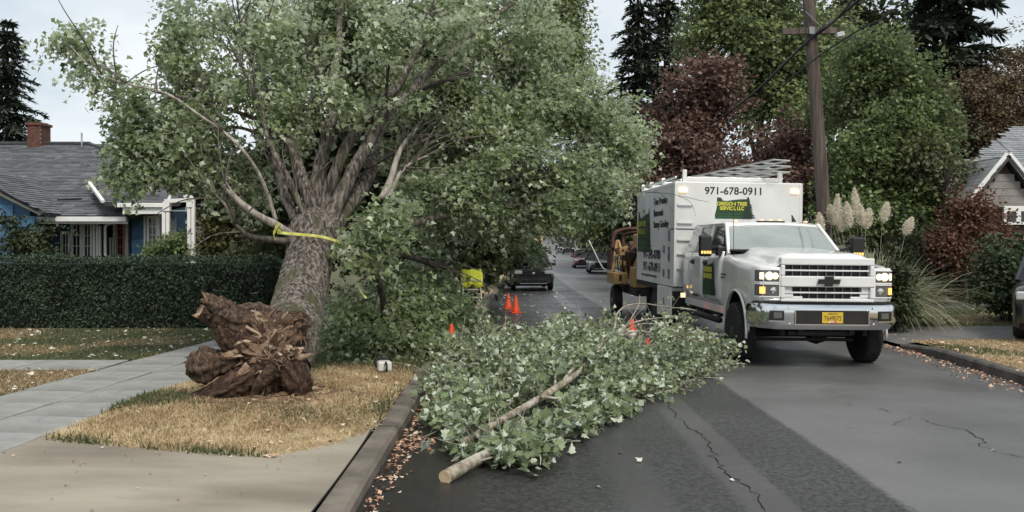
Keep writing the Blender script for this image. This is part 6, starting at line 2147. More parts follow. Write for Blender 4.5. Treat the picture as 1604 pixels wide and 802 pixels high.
mb = MB(); mb.bx(-.63, -.50, -.985, -.95, 1.05, 1.118); mb.bx(.50, .63, -.985, -.95, 1.05, 1.118); mb.bx(-.63, -.36, -.985, -.95, 1.047, 1.075); mb.bx(.36, .63, -.985, -.95, 1.047, 1.075); mb.bx(-.63, -.52, -.985, -.95, 1.145, 1.213); mb.bx(.52, .63, -.985, -.95, 1.145, 1.213)
mb.build('grille_panel', TW, TR, bevel=.005)['kind'] = 'stuff'
# cross shaped badge, black with a bright rim
def prism_xz(mb, pts, y0, y1, mi=0):
    k = len(pts)
    P = [(x, y0, z) for x, z in pts] + [(x, y1, z) for x, z in pts]
    F = [tuple(range(k)), tuple(range(2 * k - 1, k - 1, -1))]
    for i in range(k):
        j = (i + 1) % k
        F.append((i, i + k, j + k, j))
    mb.add(P, F, mi)
bow = lambda s, d=0: [(-.17 - d, 1.262 - s), (-.06 - d * .3, 1.262 - s), (-.07 - d * .3, 1.225 - s), (.055 + d * .5, 1.225 - s), (.065 + d * .5, 1.262 - s), (.155 + d, 1.262 - s), (.175 + d * 1.4, 1.330 + s), (.07 + d * .3, 1.330 + s), (.078 + d * .3, 1.372 + s), (-.055 - d * .5, 1.372 + s), (-.062 - d * .5, 1.330 + s), (-.148 - d, 1.330 + s)]
mb = MB(); prism_xz(mb, bow(.008, .008), -1.062, -1.04); bd = mb.build('badge', MAT['chrome'], TR)
mb = MB(); prism_xz(mb, bow(0), -1.068, -1.0625); mb.build('badge_face', MAT['black_plastic'], bd)
# headlamps: two stacked lamps a side
for s in (-1, 1):
    mb = MB()
    P = lambda x, y, z: (s * x, y, z)
    # wrap-round lamp surround
    rows = []
    for z in (1.0, 1.03, 1.47, 1.50):
        ins = .0 if z in (1.03, 1.47) else .02
        rows.append([P(.70, -1.0 + ins, z), P(.80, -.995 + ins, z), P(.90, -.975 + ins, z), P(.985, -.93 + ins, z), P(1.025 - ins, -.84, z), P(1.045 - ins, -.70, z)])
    mb.grid(rows, flip=(s < 0))
    smooth_by_angle(mb.build('lamp_surround', TW, TR), 50)
    for (z0, z1, nm) in ((1.285, 1.455, 'headlight'), (1.075, 1.245, 'lower_headlight')):
        mb = MB()
        rows = []
        for z in (z0, z1):
            rows.append([P(.715, -1.006, z), P(.80, -1.004, z), P(.90, -.985, z), P(.985, -.942, z), P(1.034, -.85, z)])
        mb.grid(rows, flip=(s < 0))
        h = smooth_by_angle(mb.build(nm, MAT['lamp_glass'], TR), 50)
        mb = MB()
        rr_ = []
        for z in (z0 - .014, z0, z1, z1 + .014):
            o_ = .012
            rr_.append([P(.70, -1.003 - o_, z), P(.80, -1.001 - o_, z), P(.90, -.982 - o_, z), P(.99, -.945 - o_, z), P(1.04, -.85, z)])
        mb.grid(rr_[:2], flip=(s < 0)); mb.grid(rr_[2:], flip=(s < 0))
        mb.bx(s * .70, s * .716, -1.016, -1.004, z0, z1)
        mb.build('lamp_bezel', MAT['white_decal'], h)
        mb = MB()
        zc = (z0 + z1) / 2
        if nm == 'headlight':
            for xc, rx in ((.775, .05), (.86, .062)):
                mb.lathe([(rx, -.004), (rx * .75, -.014), (.001, -.018)][::1], 14, 'y', (s * xc, -1.0 if xc < .8 else -.994, zc))
            mb.box((s * .965, -.962, zc), (.06, .01, .10), Matrix.Rotation(s * R(40), 3, 'Z'))
            mb.build('lit_bulb', MAT['lit_lamp'], h)
        else:
            mb.box((s * .955, -.972, zc), (.085, .01, .10), Matrix.Rotation(s * R(35), 3, 'Z'))
            mb.build('turn_signal', MAT['lit_amber'], h)
            mb = MB(); mb.lathe([(.045, -.002), (.03, -.012), (.001, -.014)], 14, 'y', (s * .80, -1.004, zc)); mb.build('reflector', MAT['chrome'], h)
mb = MB(); mb.bx(-1.02, 1.02, -.99, -.7, .94, .992); mb.build('gap_trim', MAT['black_plastic'], TR)
# chrome bumper swept round the nose
plan = [(-1.10, -.70), (-1.085, -.84), (-1.03, -.98), (-.92, -1.10), (-.78, -1.155), (-.40, -1.18), (0, -1.185), (.40, -1.18), (.78, -1.155), (.92, -1.10), (1.03, -.98), (1.085, -.84), (1.10, -.70)]
prof_b = [(-.10, .955), (-.02, .962), (0, .945), (.012, .89), (.012, .72), (-.015, .665), (-.06, .60), (-.14, .59)]
rows = []
for (dn, z) in prof_b:
    row = []
    for i, (x, y) in enumerate(plan):
        a, b = Vector(plan[max(i - 1, 0)]), Vector(plan[min(i + 1, len(plan) - 1)])
        t = (b - a).normalized()
        n_ = Vector((t.y, -t.x))
        row.append((x + n_.x * dn, y + n_.y * dn, z + (.0 if abs(x) < .9 else .006)))
    rows.append(row)
mb = MB(); mb.grid(rows, flip=False)
smooth_by_angle(mb.build('bumper', MAT['chrome'], TR), 32)
mb = MB(); mb.bx(-.53, .53, -1.205, -1.19, .685, .885); mb.build('bumper_opening', MAT['under'], TR, bevel=.012)
mb = MB()
mb.bx(-.545, .545, -1.212, -1.19, .665, .684); mb.bx(-.55, -.532, -1.212, -1.19, .685, .89); mb.bx(.532, .55, -1.212, -1.19, .685, .89)
mb.build('bumper_trim', MAT['chrome'], TR, bevel=.004)
for s in (-1, 1):
    mb = MB(); mb.box((s * .80, -1.163, .80), (.21, .022, .155), Matrix.Rotation(s * R(10), 3, 'Z')); fg = mb.build('fog_lamp', MAT['black_plastic'], TR, bevel=.012)
    mb = MB(); mb.box((s * .79, -1.178, .805), (.12, .014, .085), Matrix.Rotation(s * R(10), 3, 'Z')); mb.build('lamp', MAT['lamp_glass'], fg, bevel=.006)
    mb = MB(); mb.box((s * .80, -1.176, .725), (.22, .014, .014), Matrix.Rotation(s * R(10), 3, 'Z')); mb.build('fog_trim', MAT['chrome'], fg)
    for q in (.66, .93):
        mb = MB(); mb.lathe([(.014, 0), (.012, -.006), (.001, -.009)], 10, 'y', (s * .62, -1.186, q - .01 if q > .9 else q + .03)); mb.build('bumper_bolt', MAT['white_decal'], TR)
# number plate
mb = MB(); mb.bx(-.155, .155, -1.222, -1.214, .70, .86); pl_ = mb.build('number_plate', MAT['plate'], TR, bevel=.004)
text('T649075', .098, MAT['ink'], pl_, (0, -1.223, .742), FRONT, 'plate_number', .74, 'CENTER', .001, 1.0)
text('OREGON', .034, MAT['ink'], pl_, (0, -1.223, .828), FRONT, 'plate_state', 1.0, 'CENTER', .001)
mb = MB(); mb.bx(-.05, .075, -1.2245, -1.2225, .703, .730); mb.build('plate_sticker', mat('sticker', (.55, .10, .10), (.75, .75, .75), scale=30, lo=.48, hi=.52, rough=.5), pl_)
# wheels
for s in (-1, 1):
    wheel_parts(TR, (s * .99, 0, .455), .455, .27, side=s)
    wheel_parts(TR, (s * 1.02, 6.0, .455), .455, .25, side=s)
    wheel_parts(TR, (s * .72, 6.0, .455), .455, .25, side=s)
    mb = MB()
    pts = [(s * 1.075, .61 * math.cos(a), .50 + .61 * math.sin(a)) for a in np.linspace(R(-8), R(188), 20)]
    mb.tube(pts, .022, 6); mb.build('wheel_arch_lip', TW, TR, smooth=True)
    mb = MB(); mb.box((s * .97, .72, .62), (.16, .03, .42)); mb.build('mud_flap', TW, TR, bevel=.01)
mb = MB(); mb.tube([(-.7, 6.0, .455), (.7, 6.0, .455)], .09, 10); mb.lathe([(.001, -.24), (.2, -.18), (.24, 0), (.2, .18), (.001, .24)], 16, 'x', (0, 6.0, .47)); mb.tube([(0, 1.2, .6), (0, 6, .5)], .06, 8)
mb.build('rear_axle', MAT['under'], TR)
# cab shell
CB0, CB1 = .92, 3.70
sec = lambda y: [(-.985, y, .80), (-1.035, y, .95), (-1.045, y, 1.25), (-1.03, y, 1.55), (-.995, y, 1.70)]
for s in (-1, 1):
    for (y0, y1, nm) in ((CB0 + .012, 2.165, 'front_door'), (2.185, 3.12, 'rear_door'), (3.14, CB1, 'cab_corner')):
        rows = []
        for y in np.linspace(y0, y1, 5):
            rows.append([(s * -x, yy, z) for (x, yy, z) in sec(y)])
        b0 = MB(); b0.grid(rows, flip=(s < 0))
        d = smooth_by_angle(b0.build(nm, TW, TR), 50)
        so = d.modifiers.new('thick', 'SOLIDIFY'); so.thickness = .024; so.offset = 0
        if nm != 'cab_corner':
            mb = MB(); yh = y1 - .22
            mb.box((s * 1.075, yh, 1.50), (.035, .17, .04)); mb.box((s * 1.05, yh, 1.50), (.03, .21, .085)); mb.build('handle', MAT['black_plastic'], d, bevel=.008)
    mb = MB(); mb.bx(s * .93, s * 1.0, CB0, CB1, .66, .80); mb.build('sill', TW, TR, bevel=.015)
    mb = MB(); mb.tube([(s * 1.06, .95, .56), (s * 1.06, 3.4, .56)], .055, 10)
    for y in (1.2, 2.2, 3.2):
        mb.bar((s * .9, y, .68), (s * 1.06, y, .56), .05)
    mb.build('step_bar', MAT['under'], TR, smooth=True)
mb = MB(); mb.bx(-.95, .95, .95, 3.68, .82, 1.62); mb.build('cabin', MAT['under'], TR)
# glasshouse
zr = 2.17
mbg = MB()
rows = []
for k in range(9):
    t = -1 + 2 * k / 8
    c = .10 * (1 - t * t)
    rows.append([(t * .90, .76 - c + .10, 1.73), (t * .86, 1.06 - c + .07, 1.92), (t * .80, 1.46 - c * .7 + .05, zr - .005)])
mbg.grid(rows, flip=False)
smooth_by_angle(mbg.build('windscreen', MAT['windscreen'], TR), 60)
mb = MB()
for s in (-1, 1):
    mb = MB(); mb.bar((s * .945, .86, 1.66), (s * .80, 1.53, zr + .01), .095, .06, up=(1, 0, 0))
    mb.build('front_pillar', TW, TR, bevel=.015)
mb = MB(); 
for k in range(8):
    t0, t1 = -1 + 2 * k / 8, -1 + 2 * (k + 1) / 8
    c0, c1 = .10 * (1 - t0 * t0), .10 * (1 - t1 * t1)
    mb.bar((t0 * .93, .83 - c0, 1.735), (t1 * .93, .83 - c1, 1.735), .12, .03)
mb.build('cowl', MAT['black_plastic'], TR)
for s in (-1, 1):
    for (ya, yb, yc, yd, nm) in ((1.02, 2.10, 2.10, 1.56, 'front_side_glass'), (2.24, 3.02, 2.98, 2.24, 'rear_side_glass')):
        mb = MB()
        q = [(s * .985, ya, 1.70), (s * .985, yb, 1.70), (s * .825, yc, zr - .02), (s * .825, yd, zr - .02)]
        mb.add(q, [(0, 1, 2, 3) if s > 0 else (3, 2, 1, 0)])
        mb.build(nm, MAT['glass'], TR)
    mb = MB()
    mb.bar((s * .99, 2.17, 1.68), (s * .822, 2.17, zr), .13, .05, up=(1, 0, 0))
    mb.bar((s * .99, 3.30, 1.68), (s * .822, 3.25, zr), .56, .05, up=(1, 0, 0))
    mb.bar((s * .99, .98, 1.685), (s * .99, 3.55, 1.685), .05, .05)
    mb.bar((s * .822, 1.50, zr), (s * .822, 3.5, zr), .05, .07)
    mb.build('side_pillar', TW, TR, bevel=.012)
    # window surrounds in black rubber
    mb = MB(); mb.bar((s * 1.0, 1.0, 1.712), (s * 1.0, 3.0, 1.712), .012, .02); mb.build('window_seal', MAT['black_plastic'], TR)
mb = MB(); mb.bx(-.80, .80, 3.52, 3.56, 1.6, zr); mb.build('rear_wall', TW, TR)
rows = []
for y, dz, wx in ((1.44, -.02, .80), (1.52, .012, .825), (1.7, .045, .835), (2.4, .062, .84), (3.2, .055, .84), (3.5, .03, .83), (3.58, -.03, .82)):
    rows.append([(wx * t, y, zr + dz + .035 * (1 - t * t) - (.05 if abs(t) == 1 else 0)) for t in (-1, -.93, -.6, -.2, .2, .6, .93, 1)])
mb = MB(); mb.grid(rows, flip=False)
ro = smooth_by_angle(mb.build('roof', TW, TR), 50)
so = ro.modifiers.new('thick', 'SOLIDIFY'); so.thickness = .03; so.offset = -1
for x in (-.62, -.16, 0, .16, .62):
    mb = MB(); mb.lathe([(.04, 0), (.036, .016), (.015, .024), (.001, .025)], 12, 'z', (x, 1.60, zr + .045 + .035 * (1 - x * x / .7)))
    mb.build('clearance_light', MAT['dim_amber'] if abs(x) != .16 else MAT['dim_amber'], TR, smooth=True)
mb = MB(); mb.bx(-.24, .24, 1.56, 1.66, zr + .06, zr + .078); mb.build('light_bar_base', MAT['black_plastic'], TR)
mb = MB(); mb.add([(.50, 1.75, zr + .06), (.50, 1.95, zr + .06), (.50, 1.98, zr + .20), (.52, 1.75, zr + .06), (.52, 1.95, zr + .06), (.52, 1.98, zr + .20)], [(0, 1, 2), (5, 4, 3), (0, 3, 4, 1), (1, 4, 5, 2), (2, 5, 3, 0)]); mb.build('roof_fin', MAT['black_plastic'], TR)
mb = MB(); mb.tube([(-.93, .60, 1.60), (-.935, .66, 2.55)], .005, 5); mb.build('aerial', MAT['black_plastic'], TR)
for s, x0 in ((1, -.55), (1, .18)):
    mb = MB(); mb.tube([(x0, .66, 1.71), (x0 + .3, .70, 1.735), (x0 + .62, .72, 1.745)], .010, 6); mb.build('wiper', MAT['black_plastic'], TR)
# towing mirrors with lit amber repeaters
for s in (-1, 1):
    mb = MB()
    mb.box((s * 1.30, 1.02, 1.80), (.21, .13, .36)); 
    mi_ = mb.build('mirror', MAT['black_plastic'], TR, bevel=.035, seg=3)
    mb = MB(); mb.bar((s * .98, 1.12, 1.75), (s * 1.26, 1.04, 1.80), .03, .045); mb.bar((s * .98, 1.12, 1.68), (s * 1.26, 1.04, 1.70), .03, .045); mb.box((s * 1.02, 1.1, 1.71), (.13, .16, .15)); mb.build('mirror_arm', MAT['black_plastic'], mi_, bevel=.01)
    mb = MB()
    for k in range(4):
        mb.bx(s * 1.215 + s * k * .045, s * 1.215 + s * (k * .045 + .033), .945, .951, 1.67, 1.715)
    mb.build('turn_signal', MAT['lit_amber'], mi_)
    mb = MB(); mb.bx(s * 1.02, s * 1.056, 3.25, 3.33, .98, 1.03); mb.build('side_marker', MAT['lit_amber'], TR)
# badge strips on the fender and the door emblem
mb = MB(); mb.bx(-1.066, -1.058, .62, .90, 1.325, 1.345); mb.bx(-1.066, -1.058, .70, .92, 1.275, 1.29); mb.build('fender_badge', MAT['black_plastic'], TR)
def emblem(parent, o, sx, sz, face, words=True, big=True):
    """state-outline emblem: green field, dark fir on its right, yellow words; local u,v in 0..1"""
    uvp = [(.05, .98), (.135, .985), (.165, .92), (.20, .84), (.30, .83), (.40, .86), (.50, .885), (.60, .91), (.78, .92), (.78, .02), (.01, .02), (.0, .18), (.03, .40), (.055, .62), (.05, .80)]
    fir = [(.80, 1.0)]
    r_ = random.Random(4)
    zz = .96; k = 0
    right, left = [], []
    while zz > .06:
        w = .04 + .17 * (1 - zz)
        right += [(.80 + w * r_.uniform(.8, 1.15), zz - .055), (.80 + w * .5, zz - .05)]
        left += [(.80 - w * .75 * r_.uniform(.8, 1.15), zz - .055), (.80 - w * .4, zz - .05)]
        zz -= .095
    fir = [(.795, 1.03), (.81, 1.03)] + right + [(.90, .02), (.62, .02)] + left[::-1]
    def put(pts, d, m, nm, par):
        mb = MB()
        P = []
        for dd in (d, d - .0015):
            for (u, v) in pts:
                if face == 'front':
                    P.append((o[0] + u * sx, o[1] - dd, o[2] + v * sz))
                else:
                    P.append((o[0] - dd, o[1] - u * sx, o[2] + v * sz))
        k = len(pts)
        F = [tuple(range(k))[::-1]] + [(i, (i + 1) % k, k + (i + 1) % k, k + i) for i in range(k)]
        mb.add(P, F)
        # polygon may be concave: let Blender triangulate the n-gon
        return mb.build(nm, m, par)
    e = put(uvp, .004, MAT['emblem_green'], 'emblem', parent)
    put([(.02, .30), (.30, .31), (.62, .30), (.62, .04), (.02, .04)], .006, MAT['emblem_mid'], 'emblem_field', e)
    put([(.02, .34), (.62, .34), (.62, .30), (.02, .30)], .0075, MAT['emblem_dark'], 'emblem_ridge', e)
    put([(.02, .20), (.62, .20), (.62, .17), (.02, .17)], .0075, MAT['emblem_dark'], 'emblem_ridge', e)
    put(fir, .009, MAT['emblem_dark'], 'emblem_fir', e)
    return e
emblem(TR, (-1.060, 2.10, .93), .88, .62, 'side')
for j in range(2):
    for i in range(3):
        mb = MB(); mb.bx(-1.074, -1.071, 1.99 - i * .19 - .16, 1.99 - i * .19, 1.23 + j * .115, 1.32 + j * .115); mb.build('emblem_lettering', MAT['emblem_yellow'], TR)
text('LICENSED BONDED INSURED', .045, MAT['ink'], TR, (-1.058, 3.0, .87), LEFTF, 'door_lettering')

# box body
BX = MAT['box_white']
BY0, BY1, BZ0, BZ1, BH = 3.88, 7.95, .97, 3.075, 1.29
mb = MB(); mb.bx(-BH, BH, BY0, BY1, BZ0, BZ1)
box = mb.build('box_body', BX, TR, bevel=.02)
box.location = (.10, 0, 0)
mb = MB()
for s in (-1, 1):
    mb.bx(s * (BH + .003), s * (BH - .06), BY0 - .006, BY0 + .05, BZ0 + .02, BZ1 - .02)
mb.bx(-BH - .006, -BH + .03, BY0 + .06, BY1, BZ0 + .0, BZ0 + .10); mb.bx(-BH - .006, -BH + .03, BY0 + .06, BY1, BZ1 - .08, BZ1 - .01)
mb.bx(-BH - .006, -BH + .03, BY1 - .07, BY1 + .006, BZ0 + .11, BZ1 - .09)
mb.build('box_trim', BX, box, bevel=.004)['kind'] = 'stuff'
zs = 2.13
mb = MB(); mb.bx(-BH + .02, -.62, BY0 - .012, BY0 - .002, zs - .008, zs + .008); mb.bx(-BH - .008, -BH - .001, BY0 + .02, BY0 + .38, zs - .008, zs + .008); mb.build('box_seam', MAT['black_plastic'], box)
for z in (1.33, 1.62, 1.90, 2.24, 2.60):
    mb = MB(); mb.bx(-BH + .06, -BH + .36, BY0 - .045, BY0 - .02, z, z + .025); mb.bx(-BH + .06, -BH + .08, BY0 - .044, BY0 + .01, z + .001, z + .024); mb.bx(-BH + .34, -BH + .36, BY0 - .044, BY0 + .01, z + .001, z + .024); mb.build('step_rung', TW, box)
text('971-678-0911', .205, MAT['ink'], box, (-.10, BY0 - .004, 2.83), FRONT, 'phone_number', 1.0, 'CENTER', .0015, 1.02, .0035)
emblem(box, (-.48, BY0 - .001, 2.335), .83, .44, 'front')
text('OREGON TREE', .098, MAT['emblem_yellow'], box, (-.14, BY0 - .013, 2.61), FRONT, 'emblem_lettering', .92, 'CENTER', .0015, 1.0, .004)
text('SERVICE, LLC', .098, MAT['emblem_yellow'], box, (-.14, BY0 - .013, 2.52), FRONT, 'emblem_lettering', .86, 'CENTER', .0015, 1.0, .004)
# lettering on the long side
sxf = -BH - .008
emblem(box, (-BH - .001, BY1 - .06, 1.62), 1.75, .98, 'side')
for j, (t_, z) in enumerate((('OREGON TREE', 2.24), ('SERVICE, LLC', 2.06))):
    text(t_, .17, MAT['emblem_yellow'], box, (-BH - .014, BY1 - .55, z), LEFTF, 'emblem_lettering', 1.0, 'CENTER')
text('Tree Pruning', .21, MAT['ink'], box, (sxf, 5.95, 2.68), LEFTF, 'side_lettering', 1.25, 'LEFT', .0015, 1.0, .004)
text('Removals', .21, MAT['ink'], box, (sxf, 5.95, 2.43), LEFTF, 'side_lettering', 1.25, 'LEFT', .0015, 1.0, .004)
text('Stump Grinding', .21, MAT['ink'], box, (sxf, 5.95, 2.18), LEFTF, 'side_lettering', 1.15, 'LEFT', .0015, 1.0, .004)
text('971-245-0780', .28, MAT['ink'], box, (sxf, 7.15, 1.50), LEFTF, 'side_lettering', 1.25, 'LEFT', .0015, 1.0, .004)
text('971-678-0911', .28, MAT['ink'], box, (sxf, 7.10, 1.22), LEFTF, 'side_lettering', 1.25, 'LEFT', .0015, 1.0, .004)
text('www.oregontreeservice.com', .11, MAT['ink'], box, (sxf, 7.3, 1.09), LEFTF, 'side_lettering', 1.35)
for z, y, h in ((2.0, 4.35, .22), (1.62, 4.35, .30), (1.22, 4.35, .20), (1.72, 4.85, .14), (1.22, 4.85, .15)):
    mb = MB(); mb.bx(-BH - .009, -BH - .007, y - .09, y + .09, z - h / 2, z + h / 2)
    mb.build('decal', mat('decal_grey', (.06, .07, .08), (.30, .32, .34), scale=14, lo=.45, hi=.55, rough=.6), box)
# amber box markers, lit
for s in (-1, 1):
    mb = MB(); mb.bx(s * 1.05, s * 1.21, BY0 - .035, BY0 - .002, 2.86, 2.95); mk = mb.build('marker_light', MAT['lit_strobe'], box, bevel=.012)
# roof rack and ladders
mb = MB()
mb.bx(-1.0, 1.0, BY0 + .10, BY0 + .16, BZ1 + .02, BZ1 + .10); mb.bx(-1.0, 1.0, BY0 + .35, BY0 + .41, BZ1 + .0, BZ1 + .07)
for x in (-.97, .97):
    mb.bx(x - .04, x + .04, BY0 + .09, BY0 + .17, BZ1 - .01, BZ1 + .24)
for y in (5.3, 6.6, 7.6):
    for x in (-1.12,):
        mb.bx(x - .04, x + .04, y, y + .08, BZ1 - .01, BZ1 + .16)
    mb.bx(-1.1, 1.1, y + .01, y + .07, BZ1 + .03, BZ1 + .08)
for x in (-1.12, 1.05):
    mb.bx(x - .02, x + .02, 4.1, 7.7, BZ1 + .085, BZ1 + .12)
mb.build('roof_rack', TW, TR, bevel=.006)
lad = empty('ladder', (0, 0, 0), 0, 'stack of aluminium extension ladders lying across the truck box roof', 'ladder', None)
LA, LBk = Vector((.92, 3.75, 3.52)), Vector((-.75, 7.5, 3.22))
Mw = Matrix.Translation(TR.location) @ TR.rotation_euler.to_matrix().to_4x4()
MAT['aluminium'] = mat('aluminium', (.62, .62, .60), (.50, .50, .48), scale=6, rough=.38, metal=.55)
lad.location = Mw @ LA
mdir = (LBk - LA)
acr = Vector((mdir.y, -mdir.x, 0)).normalized()
for q in range(3):
    dz = -q * .115
    for e in (-1, 1):
        mb = MB(); a = Mw @ (LA + acr * e * .20 + Vector((0, 0, dz))); b = Mw @ (LBk + acr * e * .20 + Vector((0, 0, dz * .6)))
        mb.bar(a - lad.location, b - lad.location, .028, .035); mb.build('side_rail', MAT['aluminium'], lad)
    mb = MB()
    for k in range(11):
        c = LA.lerp(LBk, k / 10) + Vector((0, 0, dz * (1 - .4 * k / 10)))
        mb.bar(Mw @ (c + acr * .2) - lad.location, Mw @ (c - acr * .2) - lad.location, .022, .022)
    mb.build('rungs', MAT['aluminium'], lad)
# under-box gear: toolbox, tank, hitch
mb = MB(); mb.bx(-1.22, -.62, 4.02, 5.35, .33, .95); tb = mb.build('toolbox', BX, TR, bevel=.012)
mb = MB(); mb.bx(-1.226, -1.221, 4.62, 4.68, .58, .72); mb.build('latch', MAT['black_plastic'], tb)
mb = MB(); mb.bx(-1.19, -.64, 4.005, 4.017, .40, .88); mb.build('dark_recess', MAT['black_plastic'], tb)
mb = MB(); mb.bx(-1.02, -.92, 3.985, 4.003, .76, .85); mb.build('work_lamp', MAT['lit_lamp'], tb)
mb = MB(); mb.bx(.62, 1.2, 4.02, 5.2, .40, .95); mb.bx(-1.2, 1.2, 5.4, 7.9, .86, .955); mb.bx(-.15, .15, 7.9, 8.3, .50, .60); mb.tube([(-.7, 4.2, .50), (-.7, 6.8, .42)], .07, 8)
mb.build('chassis', MAT['under'], TR)
for s in (-1, 1):
    mb = MB(); mb.bx(s * .66, s * 1.2, 6.62, 6.65, .25, .84); mb.build('mud_flap', MAT['rubber'], TR)

# ------------------------------------------------------------------ the wood chipper behind it
CHP = empty('wood_chipper', (3.70, 24.6, roadz(3.7, 24.6)), R(2), 'tan and maroon towed wood chipper parked behind the white box truck', 'wood chipper')
TM, RM = MAT['tan_machine'], MAT['rust_machine']
for s in (-1, 1):
    wheel_parts(CHP, (s * .93, 0, .40), .40, .24, side=s, rimm=MAT['steel_grey'])
    # fender box over each wheel
    mb = MB(); mb.bx(s * .72, s * 1.10, -.62, .62, .86, 1.16); prism = [(-.62, .86), (-.62, .42), (-.50, .42), (-.44, .86)]
    mb.build('fender', TM, CHP, bevel=.02)
mb = MB(); mb.bx(-.72, .72, -1.9, 1.9, .62, .78); mb.bx(-.08, .08, -3.2, -1.9, .60, .74); mb.bar((-.6, -1.9, .7), (0, -2.9, .68), .10); mb.bar((.6, -1.9, .7), (0, -2.9, .68), .10); mb.build('frame', MAT['under'], CHP)
mb = MB(); mb.bx(-.70, .75, -1.55, -.75, .80, 1.32); mb.build('tank', TM, CHP, bevel=.03)
mb = MB(); mb.add([(-.70, -.72, 1.0), (.1, -.72, 1.0), (.1, -.72, 1.62), (-.35, -.72, 1.80), (-.70, -.35, 1.0), (.1, -.35, 1.0), (.1, -.35, 1.62), (-.35, -.35, 1.80)], [(0, 1, 2, 3), (7, 6, 5, 4), (0, 3, 7, 4), (3, 2, 6, 7), (2, 1, 5, 6)]); mb.build('side_panel', TM, CHP, bevel=.01)
mb = MB(); mb.bx(-.62, .62, -.30, 1.0, 1.0, 1.70); mb.bx(-.72, -.5, .35, .75, 1.1, 1.75); mb.build('feed_housing', RM, CHP, bevel=.03)
mb = MB(); mb.lathe([(.34, -.55), (.36, -.5), (.36, .5), (.34, .55)], 20, 'x', (0, .3, 1.62)); mb.build('drum', RM, CHP)
mb = MB(); mb.bar((-1.02, .0, 1.16), (-.86, .3, 2.0), .06); mb.bar((-.66, -.1, 1.16), (-.84, .3, 2.0), .06); mb.build('support_arm', TM, CHP)
mb = MB(); mb.bx(-.58, .30, -1.3, -.55, 1.78, 2.16); hd_ = mb.build('engine_cover', TM, CHP, bevel=.04)
mb = MB(); mb.bx(-.45, .4, -1.25, .1, 1.34, 1.80); mb.build('engine', MAT['under'], CHP)
r = random.Random(6)
for k in range(9):
    x, y, z = r.uniform(-.95, -.45), r.uniform(-.6, .3), r.uniform(1.2, 1.95)
    mb = MB(); mb.box((x, y, z), (r.uniform(.06, .18), r.uniform(.06, .2), r.uniform(.06, .22)), Matrix.Rotation(r.uniform(-.4, .4), 3, 'Y')); mb.build('fitting', r.choice((MAT['under'], RM, TM)), CHP, bevel=.01)
for k in range(4):
    x = -.9 + .13 * k
    mb = MB(); mb.tube(spline([(x, -.2, 1.2), (x - .06, -.4, 1.5), (x + .1, -.2, 1.75), (x + .3, .1, 1.9)], 5), .016, 6); mb.build('hydraulic_hose', MAT['under'], CHP, smooth=True)
mb = MB(); mb.tube(spline([(-.95, .5, 1.75), (-.9, .6, 2.15), (-.6, .6, 2.30), (-.1, .5, 2.30), (.3, .4, 2.28)], 6), .055, 8); mb.tube(spline([(-.6, .7, 1.7), (-.62, .75, 2.1), (-.3, .7, 2.2), (0, .6, 2.15)], 6), .05, 8); mb.build('hose', RM, CHP, smooth=True)
mb = MB(); mb.add([(-.28, -1.2, 2.1), (.10, -1.2, 2.1), (.10, -.8, 2.1), (-.28, -.8, 2.1), (-.42, -1.35, 2.55), (.15, -1.35, 2.55), (.15, -.9, 2.55), (-.42, -.9, 2.55)], [(3, 2, 1, 0), (4, 5, 6, 7), (0, 1, 5, 4), (1, 2, 6, 5), (2, 3, 7, 6), (3, 0, 4, 7)]); mb.build('chute', MAT['grey_machine'], CHP, bevel=.02)
mb = MB(); mb.bx(-.90, .90, 1.05, 1.9, .95, 1.02); mb.bx(-.92, -.86, 1.05, 1.9, .95, 1.75); mb.bx(.86, .92, 1.05, 1.9, .95, 1.75); mb.build('feed_tray', RM, CHP)
mb = MB(); mb.tube(spline([(-.97, .2, 1.2), (-1.15, .9, 1.22), (-1.35, 1.6, 1.75), (-1.45, 1.8, 2.0)], 6), .018, 6); mb.build('cable', MAT['aluminium'], CHP, smooth=True)
mb = MB(); mb.bx(-.95, -.88, -.628, -.621, .95, 1.10); mb.build('decal', MAT['black_plastic'], CHP)

